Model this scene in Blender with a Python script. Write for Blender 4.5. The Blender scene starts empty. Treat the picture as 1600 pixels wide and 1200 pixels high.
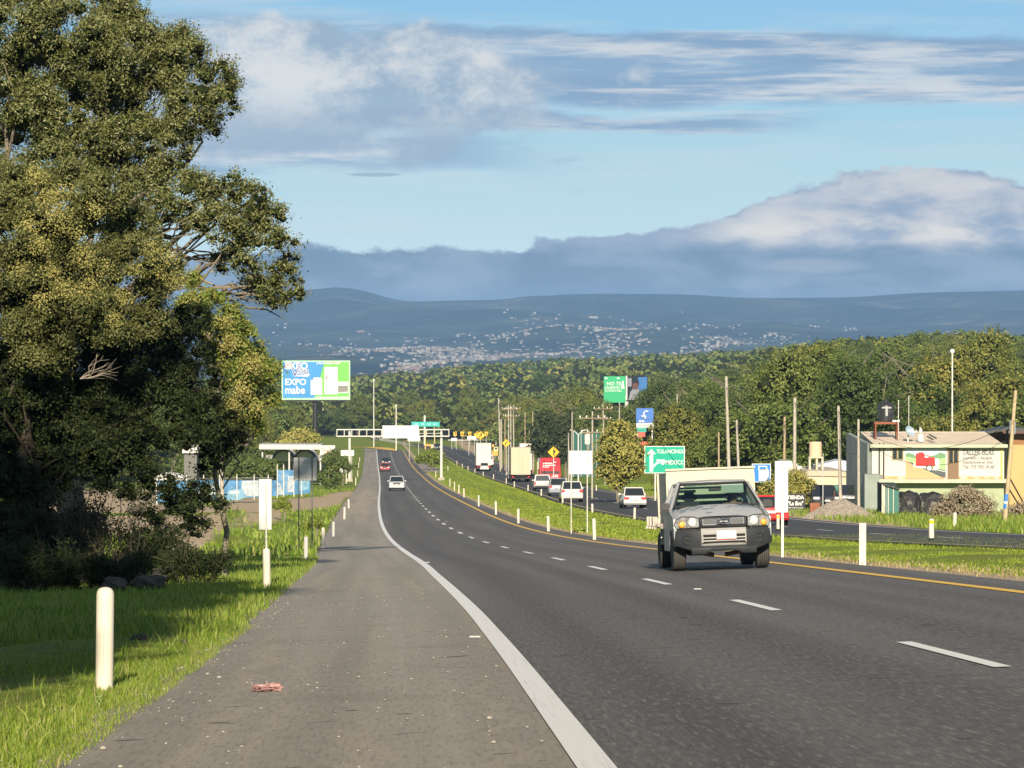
import bpy, bmesh, math, random
import numpy as np
from mathutils import Vector, Matrix

# ------------------------------------------------------------------ camera, light, exposure
F = 5550.0                      # focal length in pixels of the 1600 px wide frame
PITCH = math.atan(72 / F)
SUN_EL, SUN_AZ = 23.0, -0.3      # degrees; azimuth: shadows run away from the camera, slightly to the right
EXPOSURE = 0.92
SUN_STRENGTH = 4.0
SKY_STRENGTH = 0.08
HAZE_DENSITY = 0.00009
HAZE_COLOR = (.31, .55, .93, 1)
HAZE_SEEN = (88, 122, 152)       # what a very long stretch of this air looks like
sc = bpy.context.scene
col = sc.collection
cam_d = bpy.data.cameras.new('camera')
cam = bpy.data.objects.new('camera', cam_d)
col.objects.link(cam)
cam_d.sensor_width = 36.0
cam_d.lens = F / 1600 * 36
cam_d.clip_start = 0.5
cam_d.clip_end = 60000
cam.location = (0, 0, 0)
cam.rotation_euler = (math.pi / 2 - PITCH, 0, 0)
sc.camera = cam
sc.view_settings.view_transform = 'Standard'
sc.view_settings.look = 'None'
sc.view_settings.exposure = EXPOSURE
sc.view_settings.gamma = 1.0
sc.view_settings.use_curve_mapping = False
sc.cycles.max_bounces = 6
sc.cycles.diffuse_bounces = 2
sc.cycles.glossy_bounces = 2
sc.cycles.transmission_bounces = 5
sc.cycles.transparent_max_bounces = 6
sc.cycles.volume_bounces = 0
sc.cycles.caustics_reflective = False
sc.cycles.caustics_refractive = False
sc.cycles.use_denoising = True

sun_d = bpy.data.lights.new('sun', 'SUN')
sun_d.energy = SUN_STRENGTH
sun_d.angle = math.radians(0.5)
sun_d.color = (1.0, 0.87, 0.68)
sun = bpy.data.objects.new('sun', sun_d)
col.objects.link(sun)
e, a = math.radians(SUN_EL), math.radians(SUN_AZ)
sun_dir = Vector((math.sin(a) * math.cos(e), math.cos(a) * math.cos(e), -math.sin(e)))   # travel direction
sun.rotation_euler = sun_dir.to_track_quat('-Z', 'Y').to_euler()

# ------------------------------------------------------------------ node helpers
class N:
    """a socket with arithmetic, for writing shader maths"""
    def __init__(s, nt, sock): s.nt, s.s = nt, sock
    def _op(s, op, *o, clamp=False):
        n = s.nt.nodes.new('ShaderNodeMath'); n.operation = op; n.use_clamp = clamp
        for i, v in enumerate((s,) + o):
            if isinstance(v, N): s.nt.links.new(v.s, n.inputs[i])
            else: n.inputs[i].default_value = v
        return N(s.nt, n.outputs[0])
    def __add__(s, o): return s._op('ADD', o)
    __radd__ = __add__
    def __sub__(s, o): return s._op('SUBTRACT', o)
    def __rsub__(s, o): return (s * -1) + o
    def __mul__(s, o): return s._op('MULTIPLY', o)
    __rmul__ = __mul__
    def __truediv__(s, o): return s._op('DIVIDE', o)
    def mx(s, o): return s._op('MAXIMUM', o)
    def mn(s, o): return s._op('MINIMUM', o)
    def abs(s): return s._op('ABSOLUTE')
    def pw(s, o): return s._op('POWER', o)
    def clamp(s): return s._op('ADD', 0.0, clamp=True)
    def ss(s, lo, hi):
        n = s.nt.nodes.new('ShaderNodeMapRange'); n.interpolation_type = 'SMOOTHSTEP'
        s.nt.links.new(s.s, n.inputs['Value'])
        for k, v in (('From Min', lo), ('From Max', hi)):
            if isinstance(v, N): s.nt.links.new(v.s, n.inputs[k])
            else: n.inputs[k].default_value = v
        return N(s.nt, n.outputs[0])

def comb(nt, x, y, z):
    n = nt.nodes.new('ShaderNodeCombineXYZ')
    for i, v in enumerate((x, y, z)):
        if isinstance(v, N): nt.links.new(v.s, n.inputs[i])
        else: n.inputs[i].default_value = v
    return n.outputs[0]

def noise(nt, vec=None, scale=1.0, detail=3, rough=0.5, dist=0.0):
    n = nt.nodes.new('ShaderNodeTexNoise')
    n.inputs['Scale'].default_value = scale; n.inputs['Detail'].default_value = detail
    n.inputs['Roughness'].default_value = rough; n.inputs['Distortion'].default_value = dist
    if vec is not None: nt.links.new(vec, n.inputs['Vector'])
    return N(nt, n.outputs[0])

def ramp(nt, fac, stops, interp='LINEAR'):
    n = nt.nodes.new('ShaderNodeValToRGB'); cr = n.color_ramp; cr.interpolation = interp
    while len(cr.elements) < len(stops): cr.elements.new(0.5)
    for el, (p, c) in zip(cr.elements, stops):
        el.position = p; el.color = (*c, 1) if len(c) == 3 else c
    nt.links.new(fac.s if isinstance(fac, N) else fac, n.inputs[0])
    return n.outputs[0]

def mix(nt, fac, a, b, mode='MIX'):
    n = nt.nodes.new('ShaderNodeMix'); n.data_type = 'RGBA'; n.blend_type = mode
    def put(sock, v):
        if isinstance(v, N): nt.links.new(v.s, sock)
        elif isinstance(v, bpy.types.NodeSocket): nt.links.new(v, sock)
        elif isinstance(v, (int, float)): sock.default_value = v
        else: sock.default_value = (*v, 1)
    put(n.inputs['Factor'], fac); put(n.inputs[6], a); put(n.inputs[7], b)
    return n.outputs[2]

def lin(c):
    return tuple(((v / 255) / 12.92 if v / 255 <= 0.04045 else ((v / 255 + 0.055) / 1.055) ** 2.4) for v in c)

# ------------------------------------------------------------------ sky
def build_world():
    w = bpy.data.worlds.new('World'); sc.world = w; w.use_nodes = True
    nt = w.node_tree; nt.nodes.clear()
    out = nt.nodes.new('ShaderNodeOutputWorld'); bg = nt.nodes.new('ShaderNodeBackground')
    nt.links.new(bg.outputs[0], out.inputs[0]); bg.inputs[1].default_value = SKY_STRENGTH
    sky = nt.nodes.new('ShaderNodeTexSky'); sky.sky_type = 'NISHITA'; sky.sun_disc = False
    sky.sun_elevation = math.radians(SUN_EL)
    sky.sun_rotation = math.radians(180 + SUN_AZ)
    sky.altitude = 2300; sky.air_density = 1.0; sky.dust_density = 0.6; sky.ozone_density = 1.2
    tc = nt.nodes.new('ShaderNodeTexCoord'); sep = nt.nodes.new('ShaderNodeSeparateXYZ')
    nt.links.new(tc.outputs['Generated'], sep.inputs[0])
    X, Y, Z = (N(nt, sep.outputs[i]) for i in range(3))
    u = X._op('ARCTAN2', Y) * 5.55          # thousands of picture pixels of azimuth
    hyp = (X * X + Y * Y).pw(0.5).mx(0.05)
    v = Z._op('ARCTAN2', hyp) * 5.55        # thousands of picture pixels of elevation
    def fb(su, sv, seed, detail=5, rough=0.55, dist=0.0):
        return noise(nt, comb(nt, u * su, v * sv, seed), 1.0, detail, rough, dist)
    base = sky.outputs[0]
    k = EXPOSURE
    def C(r, g, b):                          # displayed colour -> radiance for this background strength
        return tuple(x / (2 ** k) / SKY_STRENGTH for x in lin((r, g, b)))
    # clear air: the sky texture, pulled part of the way to the soft blue of hazy evening air
    grad = ramp(nt, v.ss(0.0, 0.62), [(0, C(190, 214, 222)), (0.45, C(172, 209, 222)), (0.8, C(150, 199, 228)), (1, C(138, 190, 226))])
    up = v.ss(0.6, 3.0)
    c = mix(nt, up * 0.85, grad, base)
    # broken high cloud goes on unseen overhead, its tone darkened to lower the ambient light
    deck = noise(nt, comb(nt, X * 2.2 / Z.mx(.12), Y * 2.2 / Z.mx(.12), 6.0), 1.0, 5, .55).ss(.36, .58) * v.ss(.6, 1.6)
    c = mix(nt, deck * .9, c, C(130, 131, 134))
    cool = C(132, 163, 194); pale = C(212, 217, 221); blue = C(118, 146, 176)
    # thin veil streaks everywhere
    veil = fb(1.6, 18, 3.1, 6, 0.65).ss(0.44, 0.70) * 0.5 * v.ss(2.2, 0.2)
    c = mix(nt, veil, c, C(196, 210, 220))
    # layered grey bands
    warp = (fb(2.2, 5, 8.8, 3) - 0.5) * 0.05
    def band(v0, half, u0, u1, soft, seed, amt=0.9, edge=0.03):
        edge = edge * .45
        t = ((v + warp + (u - (u0 + u1) / 2) * 0.012) - v0).abs()
        thick = (fb(2.4, 12, seed, 8, 0.64) - 0.5) * half * 4.2 + half
        m = t.ss(thick + edge, thick - edge * 0.7)
        m = m * u.ss(u0 - soft, u0 + soft) * u.ss(u1 + soft, u1 - soft)
        return m * amt
    # v = (528 - y)/1000, u = (x - 800)/1000
    m1 = band(0.462, 0.018, -0.25, 0.75, 0.12, 1.0, 0.85, 0.02)
    m2 = band(0.405, 0.030, -0.35, 3.0, 0.2, 2.0, 0.85, 0.045)
    m3 = band(0.338, 0.013, -0.5, 0.42, 0.14, 3.0, 0.9, 0.016)
    m4 = band(0.305, 0.026, -3.5, -0.02, 0.15, 4.0, 0.8, 0.04)
    m7 = band(0.372, 0.016, -0.2, 3.0, 0.2, 7.0, 0.7, 0.025); m8 = band(0.435, 0.016, 0.0, 3.0, 0.2, 11.0, 0.75, 0.02); m9 = band(0.505, 0.012, -3.0, -0.2, 0.15, 13.0, 0.6, 0.03)
    for m in (m1, m2, m3, m4, m7, m8, m9):
        tone = fb(2.0, 20, 5.5, 7, 0.62).ss(0.47, 0.62)
        c = mix(nt, m, c, mix(nt, tone * 0.8, cool, pale))
    streak = fb(1.5, 34, 9.3, 6, 0.62).ss(0.53, 0.64) * v.ss(0.33, 0.37) * v.ss(0.47, 0.43) * u.ss(-0.1, 0.15)
    c = mix(nt, streak * 0.8, c, C(208, 212, 218))
    # soft cumulus on the upper left
    e1 = ((u + 0.32) / 0.43) * ((u + 0.32) / 0.43)
    e2 = ((v - 0.385) / 0.105) * ((v - 0.385) / 0.105)
    puff = fb(6.5, 10, 12.0, 9, 0.58)
    dens = (1.25 - (e1 + e2)) + (puff - 0.5) * 3.0
    m5 = dens.ss(0.0, 0.55)
    tone = (fb(6.5, 9, 12.0, 9, 0.6) - fb(6.5, 9, 12.035, 4, 0.5) * .45 + .22).ss(0.42, 0.57)
    c = mix(nt, m5 * 0.92, c, mix(nt, tone * v.ss(0.29, 0.40), C(152, 175, 197), C(216, 219, 221)))
    # small dark wisps
    wv = ((v - 0.255) / 0.03) * ((v - 0.255) / 0.03) + ((u - 0.11) / 0.09) * ((u - 0.11) / 0.09)
    wisp = (fb(16, 30, 21.0, 5, 0.6).ss(0.52, 0.68)) * wv.ss(1.3, 0.2)
    c = mix(nt, wisp * 0.55, c, C(140, 168, 188))
    lens = ((v - 0.2545) / 0.0035) * ((v - 0.2545) / 0.0035) + ((u + 0.215) / 0.045) * ((u + 0.215) / 0.045)
    c = mix(nt, lens.ss(1.2, 0.4) * 0.6, c, C(130, 158, 182))
    # the bank over the mountains: outline height by azimuth
    un = (u + 1.0) / 2.4
    stops = [(0.0, .12), (0.20, .125), (0.28, .148), (0.35, .143), (0.42, .143), (0.50, .165), (0.54, .185), (0.575, .200),
             (0.60, .235), (0.63, .255), (0.66, .262), (0.69, .270), (0.72, .262), (0.745, .238), (0.80, .2), (0.9, .17), (1.0, .15)]
    hgt = N(nt, ramp(nt, un, [(p, (h * 3,) * 3) for p, h in stops], 'B_SPLINE')) / 3.0
    lump = (fb(8, 12, 31.0, 9, 0.62) - 0.5) * 0.075 + (fb(30, 40, 33.0, 5, 0.65) - 0.5) * 0.020
    d = hgt + lump - v
    m6 = d.ss(-0.002, 0.0075)
    depth = d
    shade = fb(5.5, 13, 41.0, 8, 0.6, 0.25)
    hump = u.ss(0.15, 0.48)
    topc = mix(nt, (shade.ss(0.4, 0.62)) * (hump * 0.85 + 0.1), C(142, 162, 186), C(196, 199, 204))
    bright = (fb(6, 17, 45.0, 8, 0.6).ss(0.42, 0.6)) * v.ss(0.135, 0.16) * v.ss(0.215, 0.17) * u.ss(0.2, 0.4) * u.ss(1.3, 0.75)
    rim = (d.ss(0.004, 0.014) * d.ss(0.05, 0.02)) * u.ss(0.2, 0.45) * 0.45
    topc = mix(nt, rim, topc, C(206, 209, 212))
    topc = mix(nt, bright * 0.9, topc, C(214, 213, 209))
    low = mix(nt, shade.ss(0.38, 0.66), C(108, 137, 163), C(134, 157, 180))
    spot = (((v - 0.112) / 0.014) * ((v - 0.112) / 0.014) + ((u - 0.46) / 0.1) * ((u - 0.46) / 0.1) + (shade - 0.5) * 4).ss(1.2, -0.2)
    low = mix(nt, spot * 0.5, low, C(166, 178, 192))
    bk = mix(nt, (v + (shade - 0.5) * 0.03).ss(0.128, 0.156), low, topc)
    bk = mix(nt, v.ss(0.09, 0.04) * 0.8, bk, C(112, 144, 174))
    c = mix(nt, m6, c, bk)
    # below the horizon: plain ground-haze tone
    c = mix(nt, v.ss(-0.02, -0.3), c, C(110, 128, 120))
    # seen through the haze layer: give back what its lower kilometres take away
    L = (N(nt, v.s).mx(.0001) * (1 / 5.55)); L = (0.19 / L).mn(16.4) if False else (L.pw(-1.0) * 0.19).mn(16.0)
    T = (L * (-HAZE_DENSITY * 1000)); T = T._op('EXPONENT').mx(.30)
    hz = C(*HAZE_SEEN)
    g_ = nt.nodes.new('ShaderNodeVectorMath'); g_.operation = 'SCALE'; g_.inputs[0].default_value = hz; nt.links.new((1.0 - T).s, g_.inputs['Scale'])
    s1 = nt.nodes.new('ShaderNodeVectorMath'); s1.operation = 'SUBTRACT'; nt.links.new(c, s1.inputs[0]); nt.links.new(g_.outputs[0], s1.inputs[1])
    s2 = nt.nodes.new('ShaderNodeVectorMath'); s2.operation = 'SCALE'; nt.links.new(s1.outputs[0], s2.inputs[0]); nt.links.new(T.pw(-1.0).s, s2.inputs['Scale'])
    s3 = nt.nodes.new('ShaderNodeVectorMath'); s3.operation = 'MAXIMUM'; nt.links.new(s2.outputs[0], s3.inputs[0]); s3.inputs[1].default_value = (0, 0, 0)
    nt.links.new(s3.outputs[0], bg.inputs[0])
build_world()

# ------------------------------------------------------------------ terrain functions
ZK = [(-60, 1.9), (0, -1.08), (60, -4.08), (120, -7.08), (160, -8.87), (200, -10.4), (244, -11.9), (289, -13.4), (350, -15.5), (400, -17.2),
      (500, -20.3), (624, -23.6), (710, -25.5), (800, -27.1), (900, -28.5), (1000, -29.6), (1200, -31), (1600, -33)]
ZX, ZZ = np.array([q[0] for q in ZK], float), np.array([q[1] for q in ZK], float)
def zl(D):
    D = np.asarray(D, float); w = np.clip(D * 0.12, 4, 40)
    return sum(np.interp(D + w * k, ZX, ZZ) for k in (-1, -.5, 0, .5, 1)) / 5
DK = [(-60, 5.4), (0, 4.22), (15, 3.8), (30, 3.35), (45, 2.85), (60, 2.27), (75, 1.66), (87, 1.21), (113, 0), (137, -1.17), (160, -2.26), (183, -3.26), (204, -4.19), (243, -5.74), (292, -7.63), (350, -9.75), (415, -12.1),
      (559, -17.5), (700, -23.1), (869, -29.8), (900, -31.2), (1000, -36)]
def dashx(Y):
    Y = np.asarray(Y, float); w = np.clip(Y * 0.08, 3, 30)
    return sum(np.interp(Y + w * k, [q[0] for q in DK], [q[1] for q in DK]) for k in (-1, 0, 1)) / 3
OK_ = [(-60, 21), (0, 17.6), (60, 15.0), (90, 12.7), (118, 11.3), (137, 10.2), (170, 8.7), (200, 7.3), (232, 5.6), (275, 4.1), (334, 2.9), (370, 2.3), (451, 0), (540, -3.4), (650, -7.7),
       (798, -14.2), (900, -20), (1000, -31)]
def oppx(Y):
    Y = np.asarray(Y, float); w = np.clip(Y * 0.08, 3, 30)
    return sum(np.interp(Y + w * k, [q[0] for q in OK_], [q[1] for q in OK_]) for k in (-1, 0, 1)) / 3
def cross(X, Y):
    s = X - dashx(Y); c = np.interp(Y, [0, 100, 300, 600], [.037, .037, .018, .008])
    return c * np.clip(s, -7.5, 4.7) + .012 * np.clip(s - 4.7, 0, 14) - .03 * np.clip(-7.5 - s, 0, 12)
CX = [-4000, 300, 560, 640, 760, 850, 1000, 1150, 1300, 1450, 1600, 5000]
n_ = None
TAB = [(300, [n_] * 12),
       (400, [n_, n_, n_, n_, n_, n_, n_, 757, 737, 732, 728, 728]),
       (550, [n_, n_, n_, n_, n_, n_, 738, 712, 685, 675, 670, 670]),
       (750, [700, 705, n_, n_, n_, 712, 702, 672, 618, 592, 588, 588]),
       (950, [685, 685, 690, n_, n_, 694, 680, 652, 586, 574, 573, 573]),
       (1300, [655, 655, 660, 668, 668, 660, 645, 615, 583, 577, 577, 577]),
       (1800, [630, 630, 632, 635, 628, 615, 602, 590, 585, 583, 583, 583]),
       (2400, [598, 598, 598, 598, 592, 583, 578, 572, 575, 580, 580, 580]),
       (3200, [600] * 12), (4200, [590] * 12), (5200, [579] * 12),
       (6500, [568, 568, 568, 568, 566, 562, 556, 560, 566, 566, 566, 566]),
       (8000, [552, 550, 548, 545, 538, 530, 535, 545, 552, 550, 548, 548]),
       (9500, [522, 520, 518, 516, 512, 510, 512, 516, 518, 516, 514, 514]),
       (11000, [500, 490, 485, 494, 496, 492, 490, 492, 494, 490, 488, 488]),
       (12500, None), (14000, [520] * 12), (16000, [540] * 12)]
RIDGE = [(-4000, 500), (0, 475), (300, 462), (400, 452), (440, 449), (490, 446), (530, 444), (562, 450), (590, 459), (612, 467), (640, 471), (700, 471), (770, 470), (820, 465),
         (880, 460), (960, 459), (1040, 460), (1150, 462), (1300, 460), (1420, 457), (1500, 454), (1600, 452), (1800, 450), (5000, 470)]
CXF = np.array([-4000, 0, 200, 300, 400, 440, 490, 530, 562, 590, 612, 640, 700, 760, 820, 850, 880, 960, 1000, 1040, 1150, 1300, 1420, 1450, 1500, 1600, 1800, 5000], float)
TD = np.array([t[0] for t in TAB], float)
DELTA = []
for D_, row in TAB:
    b = float(zl(D_))
    if row is None: ys = np.interp(CXF, [q[0] for q in RIDGE], [q[1] for q in RIDGE])
    else:
        ys = np.interp(CXF, CX, [(528 - b * F / D_) if r is None else r for r in row])
    DELTA.append(-(ys - 528) * D_ / F - b)
DELTA = np.array(DELTA)
def gz(X, Y):
    X = np.asarray(X, float); Y = np.asarray(Y, float)
    Ys = np.maximum(Y, 1.0)
    px = np.clip(800 + F * X / np.maximum(Ys, 60), -3999, 4999)
    ld = np.log(np.clip(Y, 300, 15999)); lt = np.log(TD)
    i = np.clip(np.searchsorted(lt, ld, 'right') - 1, 0, len(TD) - 2)
    t = (ld - lt[i]) / (lt[i + 1] - lt[i]); t = np.where(Y > 10500, t, t * t * (3 - 2 * t))
    j = np.clip(np.searchsorted(CXF, px, 'right') - 1, 0, len(CXF) - 2)
    q = (px - CXF[j]) / (CXF[j + 1] - CXF[j])
    d = (DELTA[i, j] * (1 - q) + DELTA[i, j + 1] * q) * (1 - t) + (DELTA[i + 1, j] * (1 - q) + DELTA[i + 1, j + 1] * q) * t
    return zl(Y) + cross(X, Y) + np.where(Y > 300, d, 0)
def ray(x, y):
    u = (x - 800) / F; v = (600 - y) / F
    Yd = math.cos(PITCH) + v * math.sin(PITCH); Zd = -math.sin(PITCH) + v * math.cos(PITCH)
    return u / Yd, Zd / Yd
def at(x, y, D):                # the point seen at picture position (x, y), D metres ahead
    rx, rz = ray(x, y); return Vector((rx * D, D, rz * D))
def hit(x, y, lo=12, hi=2400):  # where the sight line through (x, y) meets the ground
    rx, rz = ray(x, y); D = np.geomspace(lo, hi, 6000)
    g = gz(rx * D, D) - rz * D; i = int(np.argmax(g > 0))
    return Vector((rx * D[i], D[i], rz * D[i]))
def gp(x, D):                   # ground point at picture column x, D metres ahead
    X = (x - 800) / F * D; return Vector((X, D, float(gz(X, D))))
def S(px, D): return px * D / F  # pixels to metres at distance D

# ------------------------------------------------------------------ materials
MATS = {}
def mat(name, color=(.5, .5, .5), rough=.7, metal=0.0, var=0.0, vs=3.0, bump=0.0, bs=20.0, emit=None, spec=.4, dirt=None, ds=1.5, darea=(.5, .7), coat=0.0, vcol2=None):
    if name in MATS: return MATS[name]
    m = bpy.data.materials.new(name); m.use_nodes = True; nt = m.node_tree
    b = nt.nodes['Principled BSDF']
    b.inputs['Roughness'].default_value = rough; b.inputs['Metallic'].default_value = metal
    b.inputs['Specular IOR Level'].default_value = spec
    if coat: b.inputs['Coat Weight'].default_value = coat
    tc = nt.nodes.new('ShaderNodeTexCoord').outputs['Object']
    c = None
    if var:
        f = noise(nt, tc, vs, 5, .6)
        lo = tuple(max(0, x * (1 - var)) for x in color); hi = vcol2 or tuple(min(1, x * (1 + var)) for x in color)
        c = ramp(nt, f, [(.3, lo), (.7, hi)])
    if dirt:
        f2 = noise(nt, tc, ds, 6, .65).ss(*darea)
        c = mix(nt, f2, c if c is not None else color, dirt)
    if c is not None: nt.links.new(c, b.inputs['Base Color'])
    else: b.inputs['Base Color'].default_value = (*color, 1)
    if bump:
        bn = nt.nodes.new('ShaderNodeBump'); bn.inputs['Strength'].default_value = bump
        nt.links.new(noise(nt, tc, bs, 4, .6).s, bn.inputs['Height']); nt.links.new(bn.outputs[0], b.inputs['Normal'])
    if emit: b.inputs['Emission Color'].default_value = (*emit[0], 1); b.inputs['Emission Strength'].default_value = emit[1]
    MATS[name] = m; return m

def leafmat(name, cols, attr=False, rnd=0.0, trans=.25, rough=.55):
    """foliage: colour differs leaf by leaf (random per island), tree by tree (tint attribute or object random)"""
    if name in MATS: return MATS[name]
    m = bpy.data.materials.new(name); m.use_nodes = True; nt = m.node_tree
    b = nt.nodes['Principled BSDF']; b.inputs['Roughness'].default_value = rough; b.inputs['Specular IOR Level'].default_value = .35
    g = nt.nodes.new('ShaderNodeNewGeometry'); r = N(nt, g.outputs['Random Per Island'])
    n = len(cols)
    c = ramp(nt, r, [(i / (n - 1), k) for i, k in enumerate(cols)])
    if attr or rnd:
        if attr:
            at_ = nt.nodes.new('ShaderNodeAttribute'); at_.attribute_name = 'tint'; t = N(nt, at_.outputs['Fac'])
        else:
            oi = nt.nodes.new('ShaderNodeObjectInfo'); t = N(nt, oi.outputs['Random'])
        tint = ramp(nt, t, [(0, (.45, .60, .5)), (.3, (.75, .92, .8)), (.6, (1.0, 1.05, .9)), (.85, (1.2, 1.15, .85)), (1, (1.45, 1.2, .95))])
        c = mix(nt, 1.0, c, tint, 'MULTIPLY')
    nt.links.new(c, b.inputs['Base Color'])
    if trans:
        tr = nt.nodes.new('ShaderNodeBsdfTranslucent'); nt.links.new(c, tr.inputs[0])
        mx_ = nt.nodes.new('ShaderNodeMixShader'); mx_.inputs[0].default_value = trans
        nt.links.new(b.outputs[0], mx_.inputs[1]); nt.links.new(tr.outputs[0], mx_.inputs[2])
        nt.links.new(mx_.outputs[0], nt.nodes['Material Output'].inputs[0])
    MATS[name] = m; return m

def glassmat(name, tint=(.55, .65, .6), alpha=.55):
    if name in MATS: return MATS[name]
    m = bpy.data.materials.new(name); m.use_nodes = True; nt = m.node_tree; nt.nodes.clear()
    o = nt.nodes.new('ShaderNodeOutputMaterial'); t = nt.nodes.new('ShaderNodeBsdfTransparent'); t.inputs[0].default_value = (*tint, 1)
    g = nt.nodes.new('ShaderNodeBsdfGlossy'); g.inputs['Roughness'].default_value = .03
    fr = nt.nodes.new('ShaderNodeFresnel'); fr.inputs[0].default_value = 1.16
    mx_ = nt.nodes.new('ShaderNodeMixShader'); nt.links.new(fr.outputs[0], mx_.inputs[0])
    nt.links.new(t.outputs[0], mx_.inputs[1]); nt.links.new(g.outputs[0], mx_.inputs[2]); nt.links.new(mx_.outputs[0], o.inputs[0])
    MATS[name] = m; return m

# ------------------------------------------------------------------ mesh helpers
def mesh_np(name, V, faces_n, idx, mats, mi=None, smooth=False, attr=None):
    """V (n,3); faces_n: corners per face (array or int); idx flat corner indices"""
    me = bpy.data.meshes.new(name)
    V = np.asarray(V, np.float32); idx = np.asarray(idx, np.int32).ravel()
    nf = len(idx) // faces_n if isinstance(faces_n, int) else len(faces_n)
    tot = np.full(nf, faces_n, np.int32) if isinstance(faces_n, int) else np.asarray(faces_n, np.int32)
    st = np.concatenate(([0], np.cumsum(tot)[:-1])).astype(np.int32)
    me.vertices.add(len(V)); me.vertices.foreach_set('co', V.ravel())
    me.loops.add(len(idx)); me.loops.foreach_set('vertex_index', idx)
    me.polygons.add(nf); me.polygons.foreach_set('loop_start', st)
    try: me.polygons.foreach_set('loop_total', tot)
    except Exception: pass
    for m in mats: me.materials.append(m)
    if mi is not None: me.polygons.foreach_set('material_index', np.asarray(mi, np.int32))
    me.polygons.foreach_set('use_smooth', np.full(nf, smooth))
    me.update(calc_edges=True)
    if attr is not None:
        for k, v in attr.items():
            v = np.asarray(v, np.float32)
            if v.ndim == 1:
                at_ = me.attributes.new(k, 'FLOAT', 'POINT'); at_.data.foreach_set('value', v)
            elif v.shape[1] == 2:
                at_ = me.attributes.new(k, 'FLOAT2', 'POINT'); at_.data.foreach_set('vector', v.ravel())
            else:
                at_ = me.attributes.new(k, 'FLOAT_VECTOR', 'POINT'); at_.data.foreach_set('vector', v.ravel())
    return me

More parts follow.
